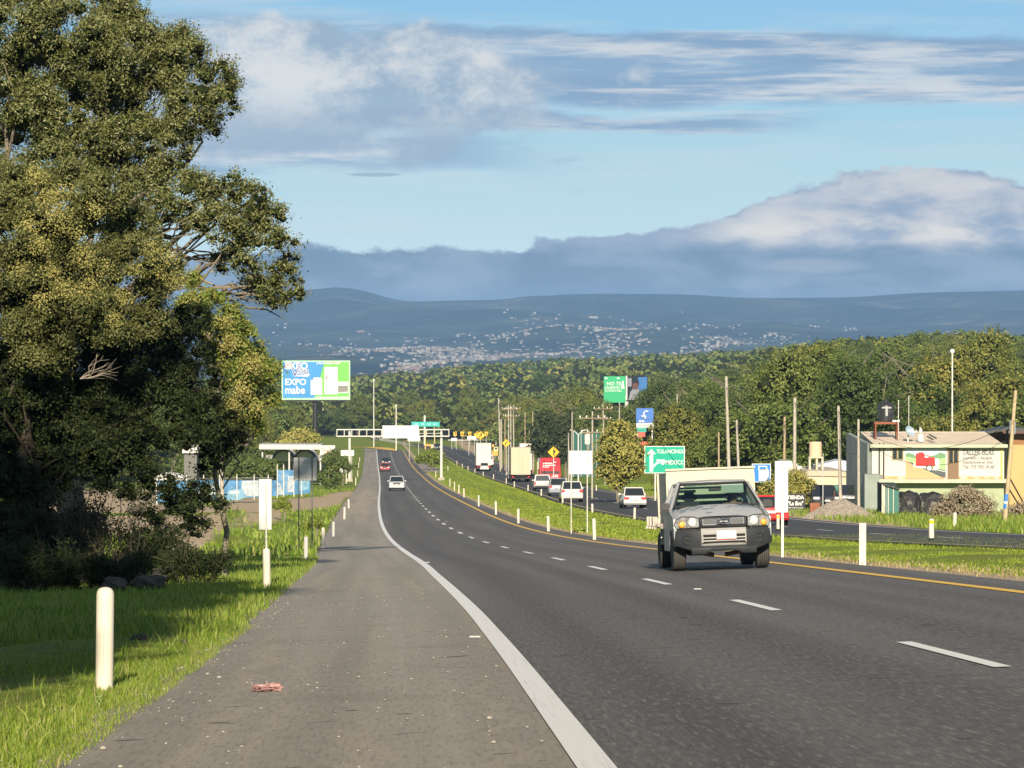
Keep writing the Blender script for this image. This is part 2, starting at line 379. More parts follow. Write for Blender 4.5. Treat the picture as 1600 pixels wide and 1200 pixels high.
class MB:
    """collects simple solids and links them as one mesh object"""
    def __init__(s): s.v = []; s.f = []; s.m = []; s.mats = []
    def _mi(s, m):
        if m not in s.mats: s.mats.append(m)
        return s.mats.index(m)
    def add(s, vs, fs, m):
        o = len(s.v); s.v += [tuple(p) for p in vs]; k = s._mi(m)
        for f in fs: s.f.append(tuple(i + o for i in f)); s.m.append(k)
    def box(s, c, d, m, rz=0, rx=0, ry=0, taper=None):
        x, y, z = (q / 2 for q in d); vs = []
        R = Matrix.Rotation(rz, 3, 'Z') @ Matrix.Rotation(ry, 3, 'Y') @ Matrix.Rotation(rx, 3, 'X')
        for k, (i, j, l) in enumerate([(-1, -1, -1), (1, -1, -1), (1, 1, -1), (-1, 1, -1), (-1, -1, 1), (1, -1, 1), (1, 1, 1), (-1, 1, 1)]):
            t = taper if (taper and l > 0) else (1, 1)
            vs.append(Vector(c) + R @ Vector((i * x * t[0], j * y * t[1], l * z)))
        s.add(vs, [(0, 3, 2, 1), (4, 5, 6, 7), (0, 1, 5, 4), (1, 2, 6, 5), (2, 3, 7, 6), (3, 0, 4, 7)], m)
        return s
    def cyl(s, p0, p1, r0, r1, m, n=10, cap=True):
        p0, p1 = Vector(p0), Vector(p1); ax = (p1 - p0).normalized()
        up = Vector((0, 0, 1)) if abs(ax.z) < .9 else Vector((1, 0, 0))
        a_ = ax.cross(up).normalized(); b_ = ax.cross(a_)
        vs = [p + (a_ * math.cos(2 * math.pi * i / n) + b_ * math.sin(2 * math.pi * i / n)) * r for p, r in ((p0, r0), (p1, r1)) for i in range(n)]
        fs = [(i, (i + 1) % n, n + (i + 1) % n, n + i) for i in range(n)]
        if cap: fs += [tuple(range(n - 1, -1, -1)), tuple(range(n, 2 * n))]
        s.add(vs, fs, m); return s
    def path(s, pts, rs, m, n=6):
        for i in range(len(pts) - 1):
            a, b = (rs[i], rs[i + 1]) if isinstance(rs, (list, tuple)) else (rs, rs)
            s.cyl(pts[i], pts[i + 1], a, b, m, n)
        return s
    def lathe(s, prof, m, n=16, c=(0, 0, 0), axis='Z'):
        vs = []; fs = []
        for r, h in prof:
            for i in range(n):
                t = 2 * math.pi * i / n; p = (r * math.cos(t), r * math.sin(t), h)
                if axis == 'X': p = (h, r * math.cos(t), r * math.sin(t))
                if axis == 'Y': p = (r * math.cos(t), h, r * math.sin(t))
                vs.append((p[0] + c[0], p[1] + c[1], p[2] + c[2]))
        for k in range(len(prof) - 1):
            for i in range(n): fs.append((k * n + i, k * n + (i + 1) % n, (k + 1) * n + (i + 1) % n, (k + 1) * n + i))
        fs.append(tuple(range(n - 1, -1, -1))); fs.append(tuple((len(prof) - 1) * n + i for i in range(n)))
        s.add(vs, fs, m); return s
    def prism(s, pts, y0, y1, m, plane='XZ'):
        """polygon pts extruded from y0 to y1; plane XZ (along y), YZ (along x), XY (along z)"""
        n = len(pts)
        def P(a, b, c): return {'XZ': (a, c, b), 'YZ': (c, a, b), 'XY': (a, b, c)}[plane]
        vs = [P(a, b, y0) for a, b in pts] + [P(a, b, y1) for a, b in pts]
        fs = [tuple(range(n)), tuple(range(2 * n - 1, n - 1, -1))] + [(i, n + i, n + (i + 1) % n, (i + 1) % n) for i in range(n)]
        s.add(vs, fs, m); return s
    def quad(s, pts, m): s.add(pts, [tuple(range(len(pts)))], m); return s
    def build(s, name, parent=None, loc=None, rot=None, bevel=0, smooth=False, fixn=True):
        me = bpy.data.meshes.new(name); me.from_pydata(s.v, [], s.f)
        for m in s.mats: me.materials.append(m)
        me.polygons.foreach_set('material_index', s.m)
        if fixn:
            bm = bmesh.new(); bm.from_mesh(me); bmesh.ops.recalc_face_normals(bm, faces=bm.faces)
            if bevel: bmesh.ops.bevel(bm, geom=[e_ for e_ in bm.edges if e_.is_manifold and e_.calc_face_angle(0) > .6], offset=bevel, segments=2, affect='EDGES', clamp_overlap=True)
            bm.to_mesh(me); bm.free()
        me.update()
        if smooth: me.polygons.foreach_set('use_smooth', [True] * len(me.polygons)); me.set_sharp_from_angle(angle=math.radians(40))
        o = bpy.data.objects.new(name, me); col.objects.link(o)
        if parent: o.parent = parent
        if loc is not None: o.location = loc
        if rot is not None: o.rotation_euler = rot
        return o

def link_me(name, me, parent=None, loc=None):
    o = bpy.data.objects.new(name, me); col.objects.link(o)
    if parent: o.parent = parent
    if loc is not None: o.location = loc
    return o
def tag(o, label=None, cat=None, group=None, kind=None):
    if label: o['label'] = label
    if cat: o['category'] = cat
    if group: o['group'] = group
    if kind: o['kind'] = kind
    return o
def empty(name, loc=(0, 0, 0), rz=0, label=None, cat=None, group=None, rot=None):
    o = bpy.data.objects.new(name, None); col.objects.link(o); o.location = loc
    o.rotation_euler = rot if rot else (0, 0, rz); o.empty_display_size = .3
    return tag(o, label, cat, group)
def copy_tree(o, parent=None):
    c = o.copy(); col.objects.link(c); c.parent = parent
    for ch in list(o.children): copy_tree(ch, c)
    return c
def struct(o): o['kind'] = 'structure'; return o

def text(name, body, size, m, parent, loc, rot=(math.pi / 2, 0, 0), align='LEFT', bold=0.0, sx=1.0, shear=0.0, ext=.004):
    cu = bpy.data.curves.new(name, 'FONT'); cu.body = body; cu.size = size; cu.align_x = align; cu.extrude = ext; cu.offset = bold; cu.shear = shear
    cu.resolution_u = 3
    t = bpy.data.objects.new('tmp', cu); col.objects.link(t)
    dg = bpy.context.evaluated_depsgraph_get(); me = bpy.data.meshes.new_from_object(t.evaluated_get(dg))
    bpy.data.objects.remove(t); me.materials.clear(); me.materials.append(m)
    o = bpy.data.objects.new(name, me); col.objects.link(o); o.parent = parent; o.location = loc; o.rotation_euler = rot; o.scale = (sx, 1, 1)
    return o
rng = np.random.default_rng(7)
random.seed(7)
# ------------------------------------------------------------------ ground sheet
def pix(X, Y, Z):
    """picture position of world points (used to decide where dirt, paving and plants lie)"""
    Yc = Y * math.cos(PITCH) - Z * math.sin(PITCH); Zc = Y * math.sin(PITCH) + Z * math.cos(PITCH)
    Yc = np.maximum(Yc, .1); return 800 + F * X / Yc, 600 - F * Zc / Yc
def ell(x, y, cx, cy, rx, ry, a=0):
    c, s = math.cos(a), math.sin(a); dx, dy = x - cx, y - cy
    return np.clip(1.6 - 1.2 * np.hypot((dx * c + dy * s) / rx, (-dx * s + dy * c) / ry), 0, 1)
def zones(X, Y, Z):
    x, y = pix(X, Y, Z)
    dirt = np.zeros_like(X)
    front = Y > 20
    for e_ in [(420, 792, 190, 11, -.08), (330, 806, 90, 16, -.3), (300, 838, 60, 28, -.4), (400, 812, 45, 12, .1), (560, 773, 60, 7, -.05), (180, 800, 150, 40, 0)]:
        dirt = np.maximum(dirt, ell(x, y, *e_) * front * (X < dashx(Y) - 6))
    s2 = X - oppx(Y)
    dirt = np.maximum(dirt, .75 * np.clip(1.5 - np.abs(s2 - 9.5) / 1.6, 0, 1) * (Y > 60) * (Y < 380) * (x < 1420))
    dirt = np.maximum(dirt, ell(x, y, 1310, 812, 120, 14, .05) * front)
    dirt = np.maximum(dirt, ell(x, y, 850, 735, 60, 20, .5) * .0)
    dirt = np.maximum(dirt, ell(x, y, 745, 703, 35, 9, .4) * front)
    # gravelly strip between the yellow line and the grass, and the left pavement edge
    s = X - dashx(Y)
    edge = np.clip(1 - np.abs(s - 4.9) / .9, 0, 1) * .9
    far = np.clip((Y - 2600) / 1500, 0, 1)
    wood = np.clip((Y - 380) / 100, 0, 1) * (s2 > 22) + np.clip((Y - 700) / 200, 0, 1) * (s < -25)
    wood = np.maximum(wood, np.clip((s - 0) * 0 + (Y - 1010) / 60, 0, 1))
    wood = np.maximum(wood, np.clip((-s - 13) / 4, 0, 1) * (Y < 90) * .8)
    return np.stack([np.maximum(dirt, edge), np.clip(wood, 0, 1), far], 1)

def hillz(X, Y):
    h = np.clip((Y - 2600) / 3000, 0, 1) * (24 * np.sin(X / 330 + 1.3 * np.sin(Y / 900)) * np.sin(Y / 610 + X / 1700) + 12 * np.sin(X / 140 + Y / 260) + 5 * np.sin(X / 61 - Y / 190))
    return np.where(Y < 12000, h, h * .25)
def build_ground():
    Ys = np.unique(np.concatenate([np.arange(-60, 12, 6.), np.arange(12, 120, 2.), np.arange(120, 330, 4.), np.geomspace(330, 1700, 110), np.geomspace(1700, 10800, 70), np.geomspace(11000, 16000, 26)]))
    fine = np.concatenate([np.arange(-30, -9, 2.), np.arange(-9, 26, 1.0), np.arange(26, 60, 3.)])
    tan = np.concatenate([np.linspace(-.30, -.19, 6), np.arange(-.18, .181, .0045), np.linspace(.19, .30, 6)])
    rows = []
    for Y in Ys:
        w = np.clip((Y - 250) / 450, 0, 1)
        # lateral stations: fine near the road, an even fan farther out
        xs = np.concatenate([float(dashx(Y)) + fine, tan * max(Y, 1) * 1.0])
        if Y < 250: xs = np.concatenate([float(dashx(Y)) + fine, float(dashx(Y)) + np.sign(tan) * (60 + np.abs(tan) * 1500)])
        rows.append(np.sort(np.concatenate([xs, [-9000, -3000, -1200, -500, 500, 1200, 3000, 9000]])))
    Xa = np.array(rows); Ya = np.repeat(Ys[:, None], Xa.shape[1], 1)
    Za = gz(Xa.ravel(), Ya.ravel())
    X, Y = Xa.ravel(), Ya.ravel()
    # sunk a little below the pavements, uneven elsewhere
    s = X - dashx(Y); o = X - oppx(Y)
    paved = ((s > -6.6) & (s < 5.3)) | ((o > -1.7) & (o < 9.1) & (Y < 990))
    bumps = .05 * np.sin(X * 1.7 + Y * .31) * np.sin(Y * .23 - X * .4) + .04 * np.sin(X * .9 - Y * .53)
    Z = Za + np.where(paved, -.07, bumps * np.clip((np.minimum(np.abs(s + 6.3), np.abs(s - 4.7))) / 2, 0, 1)) + hillz(X, Y)
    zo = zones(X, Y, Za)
    # low heap of dug earth on the left verge
    for (cx, cy, rx, ry, h) in MOUNDS:
        Z += h * np.exp(-((X - cx) / rx) ** 2 - ((Y - cy) / ry) ** 2)
    nr, nc = Xa.shape
    i, j = np.meshgrid(np.arange(nr - 1), np.arange(nc - 1), indexing='ij')
    q = np.stack([i * nc + j, i * nc + j + 1, (i + 1) * nc + j + 1, (i + 1) * nc + j], -1).reshape(-1, 4)
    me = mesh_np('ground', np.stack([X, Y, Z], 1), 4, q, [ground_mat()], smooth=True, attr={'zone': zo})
    return struct(link_me('ground', me))
MOUNDS = []
for (x, y, rx, ry, h) in [(355, 822, 3.0, 8, .9), (415, 812, 2.2, 7, .55), (300, 850, 2.6, 6, .5)]:
    p_ = hit(x, y); MOUNDS.append((p_.x, p_.y, rx, ry, h))

def ground_mat():
    m = bpy.data.materials.new('ground_cover'); m.use_nodes = True; nt = m.node_tree; b = nt.nodes['Principled BSDF']
    b.inputs['Roughness'].default_value = .95; b.inputs['Specular IOR Level'].default_value = .1
    at_ = nt.nodes.new('ShaderNodeAttribute'); at_.attribute_name = 'zone'; sp = nt.nodes.new('ShaderNodeSeparateXYZ'); nt.links.new(at_.outputs['Vector'], sp.inputs[0])
    dirt, wood, far = (N(nt, sp.outputs[i]) for i in range(3))
    P_ = nt.nodes.new('ShaderNodeTexCoord').outputs['Object']
    n1 = noise(nt, P_, .35, 6, .6); n2 = noise(nt, P_, 4, 6, .65); n3 = noise(nt, P_, 22, 3, .6)
    grass = ramp(nt, n2, [(.3, (.11, .15, .02)), (.5, (.18, .24, .03)), (.7, (.27, .32, .05))])
    grass = mix(nt, n1.ss(.45, .7) * .6, grass, (.16, .16, .045))
    soil = ramp(nt, n2, [(.3, (.30, .22, .14)), (.55, (.50, .39, .26)), (.75, (.62, .50, .36))])
    soil = mix(nt, n3.ss(.6, .75) * .5, soil, (.12, .09, .06))
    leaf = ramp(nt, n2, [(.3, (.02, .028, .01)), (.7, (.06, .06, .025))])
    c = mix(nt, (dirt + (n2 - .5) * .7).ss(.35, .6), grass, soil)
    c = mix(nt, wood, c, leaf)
    # far valley: scrub, paler fields, bare ground; cloud shadow put into the dark tones
    f1 = noise(nt, P_, .0035, 7, .62); f2 = noise(nt, P_, .012, 5, .6); f3 = noise(nt, P_, .0011, 4, .5)
    fc = ramp(nt, f1, [(.35, (.008, .016, .009)), (.48, (.02, .034, .016)), (.58, (.055, .07, .032)), (.7, (.16, .155, .09))])
    fc = mix(nt, f2.ss(.56, .68) * f3.ss(.4, .6) * .75, fc, (.22, .20, .14))
    c = mix(nt, far, c, fc)
    nt.links.new(c, b.inputs['Base Color'])
    bn = nt.nodes.new('ShaderNodeBump'); bn.inputs['Strength'].default_value = .5; bn.inputs['Distance'].default_value = .06
    nt.links.new((n2 + n3 * .4).s, bn.inputs['Height']); nt.links.new(bn.outputs[0], b.inputs['Normal'])
    return m
build_ground()

# ------------------------------------------------------------------ paved sheets
def strip(name, fx, s0, s1, y0, y1, m, lift, n=9, step=3.0, edge_noise=0.0, bend=None, ns=None):
    """a sheet following the road line fx between side offsets s0 and s1"""
    Ys = np.arange(y0, y1 + .01, step) if y1 - y0 > step else np.array([y0, y1])
    ss = np.linspace(s0, s1, n)
    Y = np.repeat(Ys[:, None], n, 1); s = np.repeat(ss[None, :], len(Ys), 0).copy()
    if edge_noise:
        s[:, 0] += (rng.random(len(Ys)) - .5) * edge_noise
        if edge_noise > 0: s[:, -1] += (rng.random(len(Ys)) - .5) * edge_noise * .3
    X = fx(Y) + s
    Z = gz(X.ravel(), Y.ravel()).reshape(X.shape) + lift
    nr, nc = X.shape
    V = np.stack([X, Y, Z], -1).reshape(-1, 3)
    i, j = np.meshgrid(np.arange(nr - 1), np.arange(nc - 1), indexing='ij')
    q = np.stack([i * nc + j, i * nc + j + 1, (i + 1) * nc + j + 1, (i + 1) * nc + j], -1).reshape(-1, 4)
    me = mesh_np(name, V, 4, q, [m], smooth=True, attr={'lane': np.stack([s.ravel(), Y.ravel()], 1)})
    return struct(link_me(name, me))

def asphalt(name, kind):
    m = bpy.data.materials.new(name); m.use_nodes = True; nt = m.node_tree; b = nt.nodes['Principled BSDF']
    at_ = nt.nodes.new('ShaderNodeAttribute'); at_.attribute_name = 'lane'; sp = nt.nodes.new('ShaderNodeSeparateXYZ'); nt.links.new(at_.outputs['Vector'], sp.inputs[0])
    s, y = N(nt, sp.outputs[0]), N(nt, sp.outputs[1])
    P_ = nt.nodes.new('ShaderNodeTexCoord').outputs['Object']
    grit = noise(nt, comb(nt, s * 30, y * 2.4, 0.0), 1.0, 4, .8); grit2 = noise(nt, comb(nt, s * 45, y * 4, 5.0), 1.0, 3, .7); big = noise(nt, P_, .55, 4, .55)
    lanes = noise(nt, comb(nt, s * 1.5, y * .02, 4.0), 1.0, 4, .5)
    scratch = noise(nt, comb(nt, s * 13, y * .12, 9.0), 1.0, 4, .6)
    if kind == 'lane':
        base = ramp(nt, lanes, [(.3, (.10, .094, .088)), (.5, (.125, .117, .11)), (.7, (.155, .145, .135))])
        wt = ((((s + 1.75).abs() - .85).abs()).ss(.5, .05)) * .35 + ((((s - 1.75).abs() - .85).abs()).ss(.5, .05)) * .3
        base = mix(nt, wt, base, (.062, .058, .056))
        oil = ((s + 1.9).abs().ss(.9, .1)) * .25
        base = mix(nt, oil, base, (.062, .058, .056))
        amt = .38
    elif kind == 'far':
        base = ramp(nt, lanes, [(.3, (.042, .042, .044)), (.7, (.065, .064, .064))]); amt = .4
    else:
        base = ramp(nt, lanes, [(.3, (.255, .23, .19)), (.5, (.30, .27, .225)), (.7, (.35, .32, .27))])
        tr = noise(nt, comb(nt, s * 3.2 + big * 2.2, y * .035, 2.0), 1.0, 3, .5).ss(.52, .66) * .5
        base = mix(nt, tr, base, (.40, .34, .25)); amt = .28
        base = mix(nt, (s + 3.9).ss(.45, -.1) * 0.0, base, (.1, .1, .1))
    c = mix(nt, scratch.ss(.6, .75) * .22, base, (.26, .25, .23))
    c = mix(nt, grit.ss(.485, .40) * amt, c, (.03, .028, .026)); c = mix(nt, grit.ss(.53, .64) * amt, c, (.36, .335, .29))
    c = mix(nt, grit2.ss(.69, .75) * .4, c, (.55, .52, .47))
    fleck = noise(nt, comb(nt, s * 9, y * 1.6, 17.0), 1.0, 3, .7).ss(.765, .79)
    c = mix(nt, fleck * .4, c, (.62, .6, .55))
    tar = noise(nt, comb(nt, s * 2.2, y * 2.8, 23.0), 1.0, 2, .5, .4).ss(.70, .72)
    c = mix(nt, tar * .8, c, (.02, .02, .02))
    dust = noise(nt, comb(nt, s * .5, y * .02, 44.0), 1.0, 3, .5).ss(.4, .6) * y.ss(170, 260) * y.ss(460, 380)
    c = mix(nt, dust * (.75 if kind == 'shoulder' else 0.0), c, (.42, .34, .25))
    crk = noise(nt, comb(nt, s * 1.1, y * 3.5, 30.0), 1.0, 5, .7, .6).ss(.735, .76) * .6
    c = mix(nt, crk, c, (.02, .02, .02))
    c = mix(nt, big.ss(.5, .75) * .25, c, (.13, .12, .10))
    nt.links.new(c, b.inputs['Base Color']); b.inputs['Roughness'].default_value = .8; b.inputs['Specular IOR Level'].default_value = .3
    bn = nt.nodes.new('ShaderNodeBump'); bn.inputs['Strength'].default_value = .55; bn.inputs['Distance'].default_value = .01
    nt.links.new((grit + grit2 * .5).s, bn.inputs['Height']); nt.links.new(bn.outputs[0], b.inputs['Normal'])
    return m

def paint(name, colr, wear=.5):
    m = bpy.data.materials.new(name); m.use_nodes = True; nt = m.node_tree; b = nt.nodes['Principled BSDF']
    at_ = nt.nodes.new('ShaderNodeAttribute'); at_.attribute_name = 'lane'; sp = nt.nodes.new('ShaderNodeSeparateXYZ'); nt.links.new(at_.outputs['Vector'], sp.inputs[0])
    s, y = N(nt, sp.outputs[0]), N(nt, sp.outputs[1])
    P_ = nt.nodes.new('ShaderNodeTexCoord').outputs['Object']
    f = noise(nt, comb(nt, s * 45, y * .5, 1.0), 1.0, 5, .7).ss(.52, .68) * wear
    g = noise(nt, P_, 50, 3, .7).ss(.6, .72) * wear
    c = mix(nt, f, colr, tuple(x * .62 for x in colr)); c = mix(nt, g, c, (.12, .11, .1))
    nt.links.new(c, b.inputs['Base Color']); b.inputs['Roughness'].default_value = .6
    return m
M_LANE, M_SHOULDER, M_OPP = asphalt('lane_asphalt', 'lane'), asphalt('shoulder_asphalt', 'shoulder'), asphalt('far_asphalt', 'far')
M_WHITE, M_YEL, M_PALEYEL = paint('white_road_paint', (.80, .79, .75), .45), paint('yellow_road_paint', (.82, .50, .05), .35), paint('pale_yellow_road_paint', (.66, .52, .20), .4)

ROAD_END = 888
strip('road', dashx, -3.30, 4.45, -40, ROAD_END, M_LANE, -.004, n=14)
strip('shoulder', dashx, -6.25, -3.30, -40, ROAD_END, M_SHOULDER, -.004, n=7, step=1.0, edge_noise=.22)
strip('opposite_road', oppx, -.55, 8.0, -40, 985, M_OPP, .015, n=12)
def lines(name, fx, s, w, y0, y1, m, lift=.004, step=3.0): return strip(name, fx, s - w / 2, s + w / 2, y0, y1, m, lift, n=3, step=step)
lines('edge_line', dashx, -3.34, .185, -40, ROAD_END, M_WHITE, .006)
lines('median_line', dashx, 3.45, .19, -40, ROAD_END, M_YEL)
lines('opposite_median_line', oppx, 0.0, .13, -40, 985, M_PALEYEL, .025)
lines('opposite_edge_line', oppx, 7.2, .13, -40, 985, M_WHITE, .025)
for k in range(60):
    y0 = 10.2 + k * 15.05
    if y0 > 900: break
    lines('lane_dash', dashx, 0.0, .13 + (.04 if y0 > 150 else 0), y0, y0 + 5.0, M_WHITE, .004, 2.5)
    if y0 > 80: lines('opposite_lane_dash', oppx, 3.5, .13, y0 + 1, y0 + 6.0, M_WHITE, .025, 2.5)
# paved crossover through the median far off
def patch(name, pts, m, lift):
    P_ = [hit(*p) for p in pts]
    bm = bmesh.new(); vs = [bm.verts.new((p.x, p.y, float(gz(p.x, p.y)) + lift)) for p in P_]; bm.faces.new(vs)
    bmesh.ops.triangulate(bm, faces=bm.faces)
    me = bpy.data.meshes.new(name); bm.to_mesh(me); bm.free(); me.materials.append(m)
    a_ = me.attributes.new('lane', 'FLOAT2', 'POINT'); a_.data.foreach_set('vector', np.array([[v.co.x - float(dashx(v.co.y)), v.co.y] for v in me.vertices], np.float32).ravel())
    return struct(link_me(name, me))
patch('road_bend', [(561.5, 705.2), (575, 705.2), (590, 705.2), (604, 705.2), (619, 705.2), (616, 702.4), (608, 700.8), (592, 699.9), (570, 699.6), (545, 699.8), (520, 700.5), (505, 702), (520, 703.5), (545, 703.6)], M_LANE, .05)
patch('road_bend_line', [(618.6, 705.2), (619.6, 705.2), (616.6, 702.2), (608.5, 700.5), (592, 699.6), (570, 699.3), (545, 699.5), (545, 699.9), (570, 699.7), (592, 700.0), (608, 700.9), (615.8, 702.5)], M_YEL, .12)
patch('crossover_pavement', [(647, 722), (662, 723), (676, 727), (686, 733), (690, 740), (676, 738), (662, 738)], M_SHOULDER, .03)

# ------------------------------------------------------------------ foliage generators (numpy)
def quads_leaf(c, nrm, L, W, rg, bend=True):
    """one diamond leaf per row: c centres, nrm normals, L lengths, W widths"""
    n = len(c)
    t = rg.normal(size=(n, 3)); t -= (t * nrm).sum(1, keepdims=True) * nrm
    t /= np.linalg.norm(t, axis=1, keepdims=True) + 1e-9
    b = np.cross(nrm, t)
    L = np.broadcast_to(np.asarray(L, float), (n,))[:, None] / 2; W = np.broadcast_to(np.asarray(W, float), (n,))[:, None] / 2
    V = np.stack([c - t * L, c + b * W - nrm * W * .25, c + t * L, c - b * W - nrm * W * .25], 1).reshape(-1, 3)
    return V, np.arange(4 * n).reshape(-1, 4)
def sph(n, rg):
    v = rg.normal(size=(n, 3)); return v / np.linalg.norm(v, axis=1, keepdims=True)
def crown_pts(blobs, n, rg, shell=.22, clump=1, cs=.1, up=.15, inner=.0):
    """points and outward normals spread in the outer shell of a set of ellipsoids (cx,cy,cz,rx,ry,rz)"""
    B = np.asarray(blobs, float); w = (B[:, 3] * B[:, 5]) ** 1.0; w = w / w.sum()
    nc = max(1, n // clump); k = rg.choice(len(B), nc, p=w)
    d = sph(nc, rg); d[:, 2] += up; d /= np.linalg.norm(d, axis=1, keepdims=True)
    lump = 1 + .16 * np.sin(d[:, 0] * 7 + k) * np.sin(d[:, 2] * 8 + k * 2) + .1 * np.sin(d[:, 1] * 13 + d[:, 2] * 9 + k)
    r = (1 - shell * rg.random(nc) ** 1.3) * lump
    if inner: r = np.where(rg.random(nc) < inner, rg.random(nc) ** .5, r)
    P_ = B[k, :3] + d * B[k, 3:] * r[:, None]
    P_ = np.repeat(P_, clump, 0); D_ = np.repeat(d, clump, 0)
    P_ = P_ + rg.normal(size=P_.shape) * cs
    nr = D_ * .9 + rg.normal(size=D_.shape) * .42; nr /= np.linalg.norm(nr, axis=1, keepdims=True)
    return P_, nr
ICO = None
def ico(sub=1):
    bm = bmesh.new(); bmesh.ops.create_icosphere(bm, subdivisions=sub, radius=1)
    v = np.array([x.co[:] for x in bm.verts]); f = np.array([[q.index for q in x.verts] for x in bm.faces]); bm.free(); return v, f
ICO1, ICO2 = ico(1), ico(2)
def crown_mesh(name, blobs, n, L, W, rg, mats, core=.72, shell=.3, clump=5, cs=.16, sub=1, up=.15):
    """leaf quads over dark inner masses; returns mesh"""
    P_, nr = crown_pts(blobs, n, rg, shell, clump, cs, up)
    V, q = quads_leaf(P_, nr, L * rg.uniform(.7, 1.25, len(P_)), W * rg.uniform(.7, 1.25, len(P_)), rg)
    idx = [q.ravel()]; cnt = [np.full(len(q), 4)]; mi = [np.zeros(len(q), int)]; vs = [V]; off = len(V)
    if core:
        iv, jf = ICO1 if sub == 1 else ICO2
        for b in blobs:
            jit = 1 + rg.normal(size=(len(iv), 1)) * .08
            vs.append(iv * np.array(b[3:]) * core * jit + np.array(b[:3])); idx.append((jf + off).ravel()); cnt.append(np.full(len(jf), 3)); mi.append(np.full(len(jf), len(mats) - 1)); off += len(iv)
    return mesh_np(name, np.concatenate(vs), np.concatenate(cnt), np.concatenate(idx), mats, np.concatenate(mi))

def limb(mb, p0, p1, r0, r1, m, n=4, wob=.12, seg=4, sides=7):
    p0, p1 = Vector(p0), Vector(p1); L = (p1 - p0).length; pts = [p0]
    for i in range(1, seg):
        t = i / seg; pts.append(p0.lerp(p1, t) + Vector((random.uniform(-1, 1), random.uniform(-1, 1), random.uniform(-.5, .9))) * wob * L * .5)
    pts.append(p1); rs = [r0 + (r1 - r0) * (i / seg) for i in range(seg + 1)]
    mb.path(pts, rs, m, sides); return pts

# solid dark cores: the shade inside a crown put into their colour
FOREST_COLS = [(.075, .105, .022), (.11, .14, .030), (.155, .18, .042), (.21, .225, .062), (.10, .125, .032)]
M_FLEAF = leafmat('oakwood_leaves', FOREST_COLS, rnd=1.0, trans=.15)
M_FLEAF2 = leafmat('far_oakwood_leaves', FOREST_COLS, attr=True, trans=0)
M_INNER = mat('crown_shade_core', (.022, .028, .011), rough=1, spec=.05, var=.5, vs=2.5)
M_BARK = mat('grey_bark', (.20, .17, .13), rough=.9, var=.35, vs=4, bump=.4, bs=12)
M_BARKD = mat('dark_bark', (.07, .055, .04), rough=.9, var=.4, vs=5)

def forest_variant(seed, tall=1.0):
    rg = np.random.default_rng(seed); H = 8.6 * tall; R = 4.3
    bl = []
    for k in range(24):
        a_ = rg.uniform(0, 2 * math.pi); rr = R * .8 * math.sqrt(rg.random()); h = H * .22 + (H * .62) * rg.random() * (1 - (rr / R) ** 2 * .5)
        r = rg.uniform(.85, 1.65); bl.append((rr * math.cos(a_), rr * math.sin(a_), h, r, r, r * .70))
    bl.append((0, 0, H * .62, R * .6, R * .6, H * .24))
    return bl, H, R
FV = [forest_variant(100 + i, [1, 1.12, .9, 1.05, .95, 1.2][i]) for i in range(6)]
def tree_protos():
    out = []
    for i, (bl, H, R) in enumerate(FV):
        rg = np.random.default_rng(500 + i)
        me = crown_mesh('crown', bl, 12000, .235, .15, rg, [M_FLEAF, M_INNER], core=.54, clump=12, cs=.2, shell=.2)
        mb = MB(); random.seed(i)
        limb(mb, (0, 0, -.3), (random.uniform(-.4, .4), random.uniform(-.4, .4), H * .42), .3, .2, M_BARK, seg=3, sides=6, wob=.08)
        for k in range(7):
            b = bl[k]; p = Vector(b[:3]); limb(mb, (0, 0, H * .36), p * .96 + Vector((0, 0, .5)), .14, .04, M_BARK, seg=3, sides=4, wob=.25)
        for k in range(5):   # pale bare limbs that show between the clumps
            a_ = random.uniform(-2.6, -.5); p0 = Vector((0, 0, H * .38)); p1 = Vector((math.cos(a_) * R * .75, math.sin(a_) * R * .95, H * random.uniform(.6, .92)))
            limb(mb, p0, p1, .06, .02, M_BARK, seg=3, sides=4, wob=.3)
        mb.build('trunk_proto'); tm = bpy.data.objects['trunk_proto']; tme = tm.data; bpy.data.objects.remove(tm); tme.name = 'trunk'
        out.append((me, tme, H, R))
    return out
PROTO = tree_protos()

